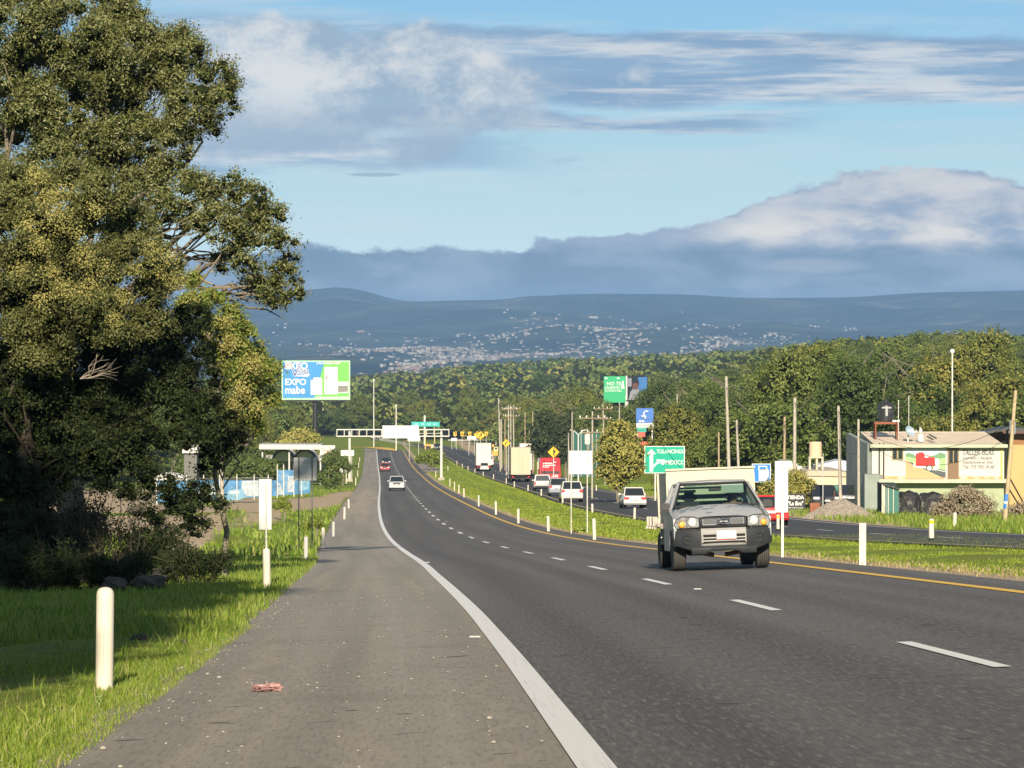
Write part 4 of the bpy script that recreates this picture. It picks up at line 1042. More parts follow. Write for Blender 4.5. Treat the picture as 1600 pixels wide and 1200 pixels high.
# ------------------------------------------------------------------ other shrubs and single trees
def shrub(name, label, x, D, blobs, n, L, W, mats, cat='shrub', core=.75, base=None, group=None, trunk=None, clump=6, cs=None):
    """blobs: (dx px from x, y px, r px)"""
    g = base or gp(x, D); bl = rel(blobs_px([(x + dx, y, r) for dx, y, r in blobs], D, S(14, D)), g)
    t = empty(name, g, 0, label, cat, group)
    rg = np.random.default_rng(int(x * 7 + D)); c = link_me('foliage' if cat != 'tree' else 'crown', crown_mesh('crown', bl, n, L, W, rg, mats, core=core, clump=clump, cs=cs or L * .6, shell=.35), t); c['kind'] = 'stuff'
    mb = MB(); h = max(b[2] for b in bl)
    limb(mb, (0, 0, -.3), (.1, 0, h * .7), .06 + h * .018, .04, M_BARK, seg=3, sides=6, wob=.08)
    mb.build('trunk' if cat == 'tree' else 'stem', t); return t
M_YBUSH = leafmat('golden_tree_leaves', [(.22, .21, .04), (.36, .33, .07), (.50, .43, .12), (.19, .22, .045), (.30, .30, .08)], trans=.15)
M_GBUSH = leafmat('green_shrub_leaves', [(.05, .08, .015), (.09, .13, .025), (.14, .17, .04), (.07, .10, .02)], trans=.15)
M_LIME = leafmat('lime_shrub_leaves', [(.12, .18, .02), (.2, .26, .03), (.27, .3, .05), (.1, .15, .02)], trans=.2)
M_CONIF = leafmat('cedar_needles', [(.02, .035, .012), (.035, .05, .018), (.05, .07, .025), (.08, .095, .035)], trans=.05)
M_DRY = leafmat('dry_shrub_leaves', [(.20, .15, .10), (.34, .26, .17), (.44, .35, .24), (.12, .11, .06), (.52, .44, .32)], trans=.1)
shrub('golden_tree', 'round golden green tree beyond the opposite carriageway left of the green road sign', 967, 272, [(0, 672, 20), (-15, 690, 22), (15, 690, 22), (0, 705, 32), (-22, 715, 22), (22, 712, 22), (-12, 735, 22), (12, 735, 22), (28, 735, 14), (-28, 738, 10), (0, 752, 18)], 9000, .2, .13, [M_YBUSH, M_INNER], 'tree')
shrub('broad_tree', 'big olive tree between the golden tree and the green road sign', 1045, 345, [(12, 650, 26), (-6, 668, 24), (25, 665, 30), (8, 690, 36), (40, 690, 30), (60, 715, 30), (-20, 712, 26), (30, 730, 34), (-5, 745, 26), (60, 750, 26), (-22, 698, 16)], 12000, .26, .16, [M_FLEAF, M_INNER], 'tree')
shrub('broad_tree', 'dark spreading tree behind the blue fuel sign', 1120, 330, [(0, 690, 28), (30, 685, 28), (-25, 710, 26), (20, 720, 30), (50, 715, 26), (0, 745, 26), (50, 745, 22), (-30, 745, 24)], 10000, .26, .16, [M_FLEAF, M_INNER], 'tree')
shrub('cedar_tree', 'dark layered cedar behind the red bus, left of two', 856, 520, [(-4, 652, 12), (-12, 668, 14), (8, 668, 14), (-4, 684, 24), (-18, 698, 14), (14, 696, 16), (0, 708, 20)], 5000, .5, .2, [M_CONIF, M_INNER], 'tree')
shrub('cedar_tree', 'dark layered cedar behind the red bus, right of two', 884, 500, [(0, 660, 12), (-8, 674, 14), (10, 680, 14), (0, 694, 20), (-14, 708, 14), (14, 706, 12)], 5000, .5, .2, [M_CONIF, M_INNER], 'tree')
shrub('flowering_shrub', 'yellowish bush behind the store board and the white median panel', 1232, 226, [(-30, 765, 18), (-10, 750, 16), (10, 748, 18), (28, 762, 18), (40, 778, 14), (-35, 782, 14), (0, 775, 22), (45, 790, 8)], 6500, .15, .09, [M_YBUSH, M_INNER])
shrub('dry_shrub', 'large dry brownish bush in front of the truck workshop', 1505, 196, [(-35, 800, 18), (-20, 785, 18), (0, 778, 20), (20, 780, 18), (35, 790, 18), (-45, 815, 12), (-10, 805, 24), (20, 808, 22), (42, 812, 14), (10, 768, 10), (-5, 768, 8)], 8500, .14, .06, [M_DRY, M_INNER], core=.6)
shrub('dry_shrub', 'smaller brown bush at the right picture edge beyond the leaning pole', 1590, 200, [(-15, 805, 14), (5, 800, 18), (25, 795, 20), (0, 815, 14), (20, 815, 16), (-20, 818, 8)], 4500, .14, .06, [M_DRY, M_INNER], core=.6)
shrub('median_bush', 'round bright green bush on the far median behind the gantry', 675, 640, [(-14, 716, 9), (0, 712, 12), (12, 716, 9), (-22, 720, 5), (20, 721, 5), (0, 719, 12)], 3200, .35, .2, [M_LIME, M_INNER])
shrub('roadside_shrub', 'leafy shrub behind the blue fence', 352, 372, [(-60, 735, 14), (-40, 728, 16), (-15, 725, 18), (10, 728, 18), (35, 730, 16), (-70, 745, 10), (0, 742, 18), (30, 745, 12), (-35, 745, 14)], 6500, .32, .2, [M_GBUSH, M_INNER])
shrub('roadside_shrub', 'taller shrub right of the concrete pole behind the blue fence', 408, 380, [(-18, 722, 14), (2, 728, 14), (18, 730, 13), (-25, 732, 14), (0, 735, 18), (25, 738, 12)], 5000, .32, .2, [M_GBUSH, M_INNER])
shrub('garden_tree', 'yellow green tree at the foot of the big billboard', 470, 560, [(-20, 690, 14), (0, 682, 14), (18, 688, 12), (-10, 700, 14), (15, 703, 10)], 3600, .5, .32, [M_YBUSH, M_INNER], 'tree')
shrub('garden_tree', 'dark tree behind the canopy roof at the left', 400, 600, [(-20, 675, 24), (15, 668, 24), (40, 665, 20), (0, 695, 26), (-45, 690, 22), (45, 690, 18)], 4200, .5, .32, [M_FLEAF, M_INNER], 'tree')
shrub('hedge_shrub', 'tall dark shrub at the right end of the blue fence', 512, 420, [(0, 718, 9), (6, 735, 12), (-6, 745, 11), (4, 756, 10), (14, 745, 8)], 3200, .3, .2, [M_GBUSH, M_INNER])
shrub('hedge_shrub', 'clipped bushes beside the pavement under the pink banner sign', 535, 470, [(-14, 712, 8), (0, 722, 8), (8, 730, 7), (-12, 728, 8)], 2200, .3, .2, [M_GBUSH, M_INNER])
shrub('weed_clump', 'yellow flowering weeds beside the two post sign', 442, 205, [(0, 786, 8), (-10, 790, 7), (8, 792, 7)], 1600, .12, .06, [M_LIME])
shrub('weed_clump', 'bright weeds under the two post sign', 492, 160, [(0, 815, 8), (-14, 822, 7), (10, 824, 6)], 1500, .1, .05, [M_LIME])
shrub('weed_clump', 'leafy green weeds in front of the dark scrap pile', 1420, 200, [(-25, 812, 8), (-5, 810, 9), (15, 812, 8), (30, 816, 6)], 2400, .14, .05, [M_LIME])
# small weed sprout by the nearest post
def sprout():
    g = hit(155, 1108); mb = MB(); m = mat('weed_green', (.25, .34, .12), .7)
    mb.path([(0, 0, 0), (.005, 0, .09)], .003, m, 4)
    for k in range(9):
        a_ = k * 2.4; h = .03 + .008 * k; d = Vector((math.cos(a_), math.sin(a_), .5)).normalized() * .045; c = Vector((0, 0, h)); sd = Vector((-d.y, d.x, 0)).normalized() * .009
        mb.quad([c, c + d * .5 + sd, c + d, c + d * .5 - sd], m)
    o = mb.build('weed', loc=g); tag(o, 'small leafy weed sprout at the foot of the nearest white post', 'weed')
sprout()
# ------------------------------------------------------------------ common materials
WHITE = mat('white_paint', (.64, .62, .58), .45, dirt=(.55, .50, .42), ds=3, darea=(.55, .8))
GALV = mat('galvanised_steel', (.50, .50, .49), .5, 0, var=.15)
WSTEEL = mat('weathered_white_steel', (.66, .65, .60), .5, dirt=(.42, .38, .3), ds=4)
BLACK = mat('black_plastic', (.022, .023, .025), .5)
DARKRUB = mat('tyre_rubber', (.035, .033, .032), .85, dirt=(.11, .095, .08), ds=6)
CHROME = mat('chrome', (.7, .7, .7), .2, .9)
CONC = mat('weathered_concrete', (.40, .365, .30), .9, var=.18, vs=5, bump=.3, bs=30)
WOODP = mat('pole_wood', (.36, .28, .18), .9, var=.25, vs=6)
REFL_W = mat('white_reflective_sheet', (.74, .74, .71), .35)
YELREF = mat('yellow_reflective_sheet', (.80, .50, .03), .4)
SBACK = mat('sign_back_metal', (.66, .68, .62), .5, 0, dirt=(.50, .52, .45), ds=2)
BLKINK = mat('black_sign_ink', (.02, .02, .02), .6)

# ------------------------------------------------------------------ delineator posts
def post(x, y, h_px, label, group, kindc='white', D=None, w=None):
    g = hit(x, y) if D is None else gp(x, D); D = g.y
    H = S(h_px, D); H = min(max(H, .55), 1.0); r = .066 if w is None else w
    t = empty('marker_post', (g.x, g.y, float(gz(g.x, g.y)) - .06), 0, label, 'marker post', group)
    H += .06
    body = mat('post_white_plastic', (.66, .60, .50), .5, dirt=(.50, .44, .34), ds=5, darea=(.5, .8)) if kindc != 'grey' else mat('shaded_post_plastic', (.45, .45, .42), .6, dirt=(.3, .3, .27))  # grey version has the tree shade put into its colour
    n = 20 if D < 100 else 8
    mb = MB(); z0 = 0
    if kindc == 'flat':
        mb.box((0, 0, H / 2), (.13, .05, H), body); mb.build('body', t, bevel=.006)
        t.rotation_euler = (0, random.uniform(-.03, .03), 0); return t
    if kindc == 'striped':
        mb.lathe([(r, H * .2), (r, H - r * .5), (r * .8, H - r * .15), (.3 * r, H)], body, n)
        mb.build('body', t, smooth=True)
        MB().lathe([(r * 1.04, H * .8), (r * 1.04, H * .93)], mat('yellow_band', (.8, .55, .02), .4), n).build('band', t)
        MB().lathe([(r * 1.0, 0), (r * 1.0, H * .2)], BLACK, n).build('base', t)
        return t
    mb.lathe([(r, 0), (r, H - r * .9), (r * .93, H - r * .5), (r * .72, H - r * .2), (r * .35, H - r * .03), (.05 * r, H)], body, n)
    mb.build('body', t, smooth=True)
    if D < 75:
        MB().box((.0, -r * .86, H * .45), (.010, .03, H * .5), mat('post_seam', (.55, .5, .42), .6)).build('seam', t)
    t.rotation_euler = (random.uniform(-.02, .02), random.uniform(-.035, .035), 0)
    return t
p_ = post(162, 1090, 158, 'nearest white round topped marker post standing in the grass on the left', 'marker posts along the left verge', D=27.2, w=.068)
p_.rotation_euler = (0, .012, 0)
post(417, 914, 61, 'second marker post on the left, directly below the narrow vertical sign back', 'marker posts along the left verge', D=65.5, w=.07)
LP = [(478, 873, 35, 'grey'), (506, 856, 32, ''), (521, 838, 23, 'grey'), (538, 811, 19, ''), (545, 794, 14, ''), (555.7, 758, 12, ''), (559, 745, 13, ''), (560.5, 731, 10, ''), (562, 722, 10, '')]
LL = ['grey shaded marker post left of the two post sign foot', 'white marker post just right of the two post sign', 'grey marker post in the tree shadow beyond the two post sign', 'white marker post at the near side of the dirt entrance',
      'white marker post close to the dirt entrance on the left', 'white marker post below the left gantry leg', 'white marker post beside the left gantry leg', 'white marker post just beyond the left gantry leg', 'farthest white marker post on the left verge']
for (x, y, h, k), l in zip(LP, LL): post(x, y, h, l, 'marker posts along the left verge', k)
post(1348, 882, 62, 'flat cream marker post on the median right of the pickup truck', 'marker posts beside the yellow line', 'flat', D=68)
for x, y, h, l in [(929, 843, 33, 'white marker post right of the white median panel'), (857, 830, 24, 'marker post left of the white median panel'), (810, 817.6, 23, 'marker post on the median, third from the white panel'), (775, 804, 21, 'marker post on the median, fourth from the white panel'),
                   (748, 791, 17.3, 'marker post on the median, fifth from the white panel'), (725, 777, 14, 'marker post on the median, sixth from the white panel'), (717, 770, 12.6, 'marker post on the median between sixth and eighth from the white panel'), (710, 766, 13, 'marker post on the median, eighth from the white panel'),
                   (703, 760, 12, 'marker post on the median just before the right gantry leg'), (681, 746, 10, 'marker post left of the right gantry leg'), (700, 736, 8, 'marker post just past the right gantry leg'), (671, 723, 6, 'marker post beside the round median bush'), (648, 719, 7, 'marker post left of the round median bush')]:
    post(x, y, h, l, 'marker posts beside the yellow line')
OPL = [(714, 726, 6), (722.5, 730.5, 6), (731.5, 735, 7), (742, 739, 7), (755, 744, 7), (771, 749, 8), (791, 756, 9), (803.7, 762, 10), (825, 767.5, 10), (845.6, 775, 11), (879, 786.5, 12), (925.7, 801, 14), (991.4, 811, 18)]
ORD = ['thirteenth', 'twelfth', 'eleventh', 'tenth', 'ninth', 'eighth', 'seventh', 'sixth', 'fifth', 'fourth', 'third', 'second', 'nearest']
for (x, y, h), o_ in zip(OPL, ORD): post(x, y, h, o_ + ' white post of the row along the inner edge of the opposite carriageway', 'marker posts along the opposite carriageway')
post(1216, 834, 26, 'post with yellow band seen just right of the pickup truck', 'banded posts on the median', 'striped', D=150)
post(1456, 852, 35, 'white post with yellow band and black foot in front of the dry bush', 'banded posts on the median', 'striped', D=112, w=.085)
post(1492, 828, 23, 'cream post beyond the opposite carriageway in front of the dry bush', 'far posts beyond the opposite carriageway', D=160, w=.085)
post(931.8, 767, 9, 'white post beyond the opposite carriageway left of the golden tree', 'far posts beyond the opposite carriageway')
post(885, 755, 8, 'white post beyond the opposite carriageway right of the red bus', 'far posts beyond the opposite carriageway')
post(779, 718, 6, 'white post beyond the opposite carriageway beside the white box truck', 'far posts beyond the opposite carriageway')
# road studs
for x, y, l in [(742, 996, 'white road stud beside the near edge line'), (668, 879, 'white road stud beside the edge line farther on'), (1090, 921, 'white road stud between the first lane dashes before the pickup'), (697, 815, 'road stud beyond the truck on the lane line')]:
    g = hit(x, y); o = MB().box((0, 0, .008), (.12, .09, .012), mat('dull_stud', (.55, .54, .5), .6), taper=(.75, .6)).build('road_stud', loc=(g.x, g.y, g.z + .002)); tag(o, l, 'road stud', 'studs on the pavement')
# crumpled bag on the shoulder
def bag():
    g = hit(421, 1079); rg = np.random.default_rng(9); iv, jf = ico(4)
    d = 1 + .3 * np.sin(iv[:, 0] * 5 + iv[:, 1] * 3) + .2 * np.sin(iv[:, 1] * 11 + iv[:, 2] * 7) + .14 * np.sin(iv[:, 0] * 19 + iv[:, 2] * 13) + rg.normal(size=len(iv)) * .03
    V = iv * d[:, None] * np.array([.085, .10, .026]) + np.array([0, 0, .022]); V[:, 0] += .02 * np.sin(V[:, 1] * 60)
    m = mat('red_plastic_film', (.42, .10, .10), .35, var=.6, vs=25, spec=.6, vcol2=(.62, .42, .38))
    o = link_me('plastic_bag', mesh_np('plastic_bag', V, 3, jf, [m]), loc=g); tag(o, 'crumpled translucent red plastic bag lying on the shoulder', 'plastic bag')
bag()

# ------------------------------------------------------------------ signs
def panel_sign(name, label, cat, x0, x1, y0, y1, D, face, posts, post_y, pm=None, r=.03, thick=.012, group=None, frame=None, ptop=None, square=False, rz=0):
    """flat panel facing the camera side, on one or more posts; returns the empty (origin at ground), scale helpers"""
    g = gp((x0 + x1) / 2, D); t = empty(name, g, rz, label, cat, group)
    a_, b_ = at(x0, y1, D), at(x1, y0, D); w, h = b_.x - a_.x, b_.z - a_.z; cz = (a_.z + b_.z) / 2 - g.z
    mb = MB(); mb.box((0, 0, cz), (w, thick, h), face); mb.build('panel', t, bevel=.02 if D < 160 else 0)
    for px in posts:
        X = (px - (x0 + x1) / 2) / F * D; top = cz + h / 2 if ptop is None else at(0, ptop, D).z - g.z
        if square: MB().box((X, thick * .5 + r + .003, top / 2 - .15), (r * 2, r * 2, top + .3), pm or GALV).build('post', t)
        else: MB().cyl((X, thick * .5 + r + .003, -.3), (X, thick * .5 + r + .003, top), r, r, pm or GALV, 8).build('post', t)
    return t, w, h, cz
# narrow vertical sign back (left)
t, w, h, cz = panel_sign('vertical_sign', 'narrow tall whitish sign back on a thin post behind the second left marker post', 'road sign', 404, 424.5, 748, 828, 66.5, SBACK, [], 0)
MB().cyl((.02, -.03, -.2), (.02, -.03, cz + h / 2 - .05), .018, .018, WSTEEL, 8).build('post', t)
MB().cyl((.02, -.052, cz - h * .35), (.02, -.052, cz + h * .35), .006, .006, mat('sign_rib', (.3, .34, .3), .5), 6).build('rib', t)
# two post sign back
t, w, h, cz = panel_sign('back_of_sign', 'grey square sign back on two thin dark posts on the left verge', 'road sign', 458.5, 495, 714.5, 751, 123, GALV, [], 0)
dkp = mat('dark_sign_post', (.12, .14, .13), .6)
for X in (-.22, .24):
    MB().cyl((X, -.035, -.3), (X, -.035, cz + h / 2 + .02), .022, .022, dkp, 8).build('post', t)
for k in (-.33, .33): MB().box((0, -.018, cz + k * h), (w * .98, .02, .03), GALV).build('rail', t)
# right vertical sign back
t, w, h, cz = panel_sign('vertical_sign', 'tall white vertical sign back on a white post just right of the pickup truck', 'road sign', 1210.5, 1232, 720, 801, 78, mat('white_sign_back', (.62, .66, .64), .45), [], 0)
MB().box((.02, -.03, cz / 2 - .1 + h / 4), (.055, .035, cz + h / 2 + .1), WSTEEL).build('post', t)
MB().box((.02, -.052, cz), (.006, .006, h * .98), mat('sign_rib', (.3, .34, .3), .5)).build('rib', t)
# blank white panel on the median
t, w, h, cz = panel_sign('blank_sign', 'blank white square sign back on two long thin white posts on the median', 'road sign', 888.5, 926, 704, 741, 150, mat('white_blank_sheet', (.60, .60, .61), .4), [], 0)
for X in (-.40, .28): MB().cyl((X, -.04, -.2), (X, -.04, cz + h / 2), .022, .022, WSTEEL, 8).build('post', t)
# green direction sign
SG = mat('green_sign_sheet', (.0, .36, .24), .35, emit=None)
def green_sign():
    D = 282; t, w, h, cz = panel_sign('direction_sign', 'green direction sign reading TULANCINGO and MEXICO beyond the opposite carriageway', 'road sign', 1007, 1070, 697, 739.5, D, REFL_W, [1024, 1052.5], 0, WSTEEL, .07, .03)
    k = w / 63.0; f = -.022
    MB().box((0, f, cz), (w - 2.2 * k, .008, h - 2.2 * k), SG).build('green_field', t)
    def Q(px, py): return (px - 1038.5) * k, cz + (718.2 - py) * k
    y = f - .012
    def poly(pts, n='arrow'): 
        mb = MB(); mb.prism([Q(*p) for p in pts], y, y + .004, REFL_W); mb.build(n, t)
    poly([(1010.5, 709.5), (1017.8, 701.5), (1025, 709.5), (1020.5, 709.5), (1020.5, 727.2), (1026.5, 721.5), (1026, 717.5), (1031, 718), (1031, 724.2), (1028.2, 723.5), (1020.5, 731.5), (1020.5, 736.5), (1015.2, 736.5), (1015.2, 709.5)])
    poly([(1032.2, 718), (1038.8, 718), (1038.8, 722), (1037.6, 725), (1035.5, 726.5), (1033.4, 725), (1032.2, 722)], 'route_shield')
    X, Z = Q(1026, 708.2); text('lettering', 'TULANCINGO', 8.6 * k, REFL_W, t, (X, y, Z), bold=.004, sx=.80)
    X, Z = Q(1039.6, 725.6); text('lettering', 'MEXICO', 9.6 * k, REFL_W, t, (X, y, Z), bold=.005, sx=.86)
green_sign()
# fuel sign
def fuel_sign():
    D = 236; t, w, h, cz = panel_sign('fuel_sign', 'blue sign with a white fuel pump symbol beyond the opposite carriageway', 'road sign', 1175, 1204.5, 724.5, 753.5, D, REFL_W, [1198.5], 0, WSTEEL, .05, .02)
    k = w / 29.5; B_ = mat('blue_sign_sheet', (.02, .20, .62), .35); f = -.017
    MB().box((0, f, cz), (w - 2 * k, .006, h - 2 * k), B_).build('blue_field', t)
    MB().box((2 * k, f - .008, cz - 3.5 * k), (12 * k, .006, 17 * k), REFL_W).build('pump_symbol', t)
    MB().box((2 * k, f - .008, cz + 7.6 * k), (14 * k, .006, 7 * k), REFL_W).build('pump_head', t)
    MB().box((2 * k, f - .014, cz + 7.6 * k), (10.5 * k, .006, 4 * k), B_).build('pump_window', t)
    mb = MB(); mb.path([(8 * k, f - .008, cz + 6 * k), (10.3 * k, f - .008, cz + 4 * k), (10.3 * k, f - .008, cz - 6 * k), (8 * k, f - .008, cz - 7 * k)], .06, REFL_W, 5); mb.build('pump_hose', t)
fuel_sign()
# yellow warning diamonds
def diamond(x, y, r, D, sym, label, group='yellow warning signs', ptm=None):
    g = gp(x, D); t = empty('warning_sign', g, 0, label, 'road sign', group); c = at(x, y, D); cz = c.z - g.z; R = S(r, D)
    MB().prism([(-R, cz), (0, cz - R), (R, cz), (0, cz + R)], 0, .015, YELREF).build('diamond_panel', t)
    q = R * .9
    mb = MB()
    for i in range(4):
        a_, b_ = [(0, q), (q, 0), (0, -q), (-q, 0)][i], [(q, 0), (0, -q), (-q, 0), (0, q)][i]
        mb.path([(a_[0], -.004, cz + a_[1]), (b_[0], -.004, cz + b_[1])], R * .015, BLKINK, 4)
    mb.build('border', t)
    k = R / 9
    if sym == 'merge': mb = MB(); mb.prism([(-.7 * k, cz - 5 * k), (.7 * k, cz - 5 * k), (.7 * k, cz - 1.6 * k), (2.6 * k, cz + .2 * k), (3.2 * k, cz - .5 * k), (3.2 * k, cz + 2.6 * k), (.7 * k, cz + 2.2 * k + 0), (.7 * k, cz + 5 * k), (-.7 * k, cz + 5 * k)], -.012, -.006, BLKINK)
    else: mb = MB(); mb.prism([(-2.6 * k, cz - 4.5 * k), (-.8 * k, cz - 4.5 * k), (-.8 * k, cz - .6 * k), (1.4 * k, cz + 1.4 * k), (2.2 * k, cz + .4 * k), (2.8 * k, cz + 4 * k), (-.9 * k, cz + 3.6 * k), (0, cz + 2.6 * k), (-2.6 * k, cz + .4 * k)], -.012, -.006, BLKINK)
    mb.build('arrow', t)
    MB().cyl((0, .06, -.3), (0, .06, cz + R * .8), .045, .045, WSTEEL, 8).build('post', t)
diamond(865, 706.5, 9.3, 392, 'merge', 'yellow diamond merge sign standing in front of the red bus')
diamond(791, 692.5, 6.6, 560, 'bend', 'yellow diamond bend sign between the two box trucks')
diamond(751, 680.5, 7.2, 700, 'bend', 'yellow diamond bend sign above the farther white box truck, right of a close pair')
diamond(745.5, 679, 5.5, 760, 'bend', 'yellow diamond sign half hidden by its neighbour, left of a close pair')
diamond(822, 697.5, 5.4, 600, 'bend', 'orange yellow diamond sign peeping over the beige box truck, left of two')
diamond(828.5, 700, 5.4, 590, 'bend', 'orange yellow diamond sign peeping over the beige box truck, right of two')
diamond(779, 661.5, 5.5, 980, 'bend', 'faded yellow diamond sign among the foliage above the far curve')
for i, (x, l) in enumerate([(711, 'leftmost'), (722, 'second'), (734, 'third'), (760, 'fourth'), (775, 'fifth'), (788, 'sixth')]):
    D = 930; t, w, h, cz = panel_sign('chevron_sign', l + ' of the small yellow chevron signs along the far curve', 'road sign', x - 2.4, x + 2.4, 674.5, 681, D, YELREF, [x], 0, WSTEEL, .05, .02, 'chevron signs on the far curve')
    MB().prism([(-w * .2, cz - h * .35), (w * .05, cz - h * .35), (w * .28, cz), (w * .05, cz + h * .35), (-w * .2, cz + h * .35), (.0, cz)], -.03, -.02, BLKINK).build('chevron', t)
for (x0, x1, y0, y1, D, ps, l) in [(705, 714, 684.5, 689, 900, [], 'tiny white board left of the far white sign'), (730, 744, 681.5, 686.5, 820, [732.5, 741.5], 'wide white sign on two posts left of the yellow diamonds'),
                                   (637, 656.5, 683, 689.5, 760, [639.5, 654], 'white sign on two posts behind the gantry'), (532.5, 553, 703.5, 712, 540, [536, 549.5], 'white sign on two posts behind the left gantry leg'),
                                   (525, 542.5, 731.5, 738, 480, [], 'low white board lying against the verge left of the gantry leg')]:
    t, w, h, cz = panel_sign('white_sign', l, 'road sign', x0, x1, y0, y1, D, REFL_W, ps, 0, WSTEEL, .05, .03)
    if not ps:
        for X in (-w * .4, w * .4): MB().box((X, .05, cz / 2), (.08, .06, cz), WSTEEL).build('post', t)
# overhead green sign far off
t, w, h, cz = panel_sign('overhead_sign', 'teal overhead sign on a central column above the far junction', 'road sign', 643, 687, 659, 666.5, 960, mat('teal_sign_sheet', (.02, .42, .36), .4), [663.5], 0, WSTEEL, .28, .05, ptop=649)
for X in (-.33, -.1, .12, .33): MB().box((X * w, -.04, cz), (w * .13, .02, h * .4), mat('pale_teal_lettering', (.25, .62, .56), .5)).build('lettering', t)
t, w, h, cz = panel_sign('banner_sign', 'faded pink and white banner sign beside the canopy building', 'banner', 500, 523.5, 696, 711, 470, WHITE, [522], 0, WSTEEL, .06, .04)
PK = mat('faded_pink_print', (.72, .38, .34), .7)
for (a_, b_, c_, d_) in [(-.3, .22, .28, .14), (.1, .25, .3, .12), (-.15, -.02, .5, .16), (.25, -.08, .25, .14), (-.2, -.28, .35, .1)]: MB().box((a_ * w, -.03, cz + b_ * h), (c_ * w, .01, d_ * h), PK).build('faded_print', t)

# ------------------------------------------------------------------ gantry
def gantry():
    D = 512; g0 = gp(546, D); t = empty('sign_gantry', g0, 0, 'white steel sign gantry spanning the carriageway with a blank white panel', 'gantry')
    k = D / F; GW = mat('gantry_white_paint', (.64, .63, .57), .5)
    def L(px, py, dy=0): p = at(px, py, D + dy); return p - Vector(g0)
    for px in (546.2, 689.6):
        a_ = gp(px, D) - Vector(g0); b_ = L(px, 670.5)
        mb = MB(); mb.cyl((a_.x, 0, a_.z - .3), (b_.x, 0, b_.z), .2, .17, GW, 10); mb.build('leg', t)
        MB().box((a_.x, 0, a_.z + .15), (.9, .9, .5), CONC).build('footing', t)
    for py in (671.3, 681.7):
        for dy in (-.55, .55):
            a_, b_ = L(526, py, 0), L(702, py, 0); mb = MB(); mb.cyl((a_.x, dy, a_.z), (b_.x, dy, b_.z), .075, .075, GW, 6); mb.build('chord', t)
    for i in range(16):
        px = 526.5 + i * (175 / 15)
        mb = MB(); a_, b_ = L(px, 671.3), L(px, 681.7)
        for dy in (-.55, .55): mb.cyl((a_.x, dy, a_.z), (b_.x, dy, b_.z), .06, .06, GW, 5)
        for q in (a_, b_): mb.cyl((q.x, -.55, q.z), (q.x, .55, q.z), .05, .05, GW, 5)
        mb.build('truss_frame', t)
    a_, b_ = L(654, 677), L(690, 677); MB().cyl((a_.x, -.55, a_.z), (b_.x, -.55, b_.z), .04, .04, GW, 5).build('middle_rail', t)
    for i in range(5):
        x0 = 598 + i * 11.25; a_, b_ = L(x0, 684.5), L(x0 + 11.15, 664.8)
        MB().box(((a_.x + b_.x) / 2, -.72, (a_.z + b_.z) / 2), (b_.x - a_.x, .05, b_.z - a_.z), mat('blank_gantry_panel', (.74, .74, .74), .4)).build('panel', t)
gantry()

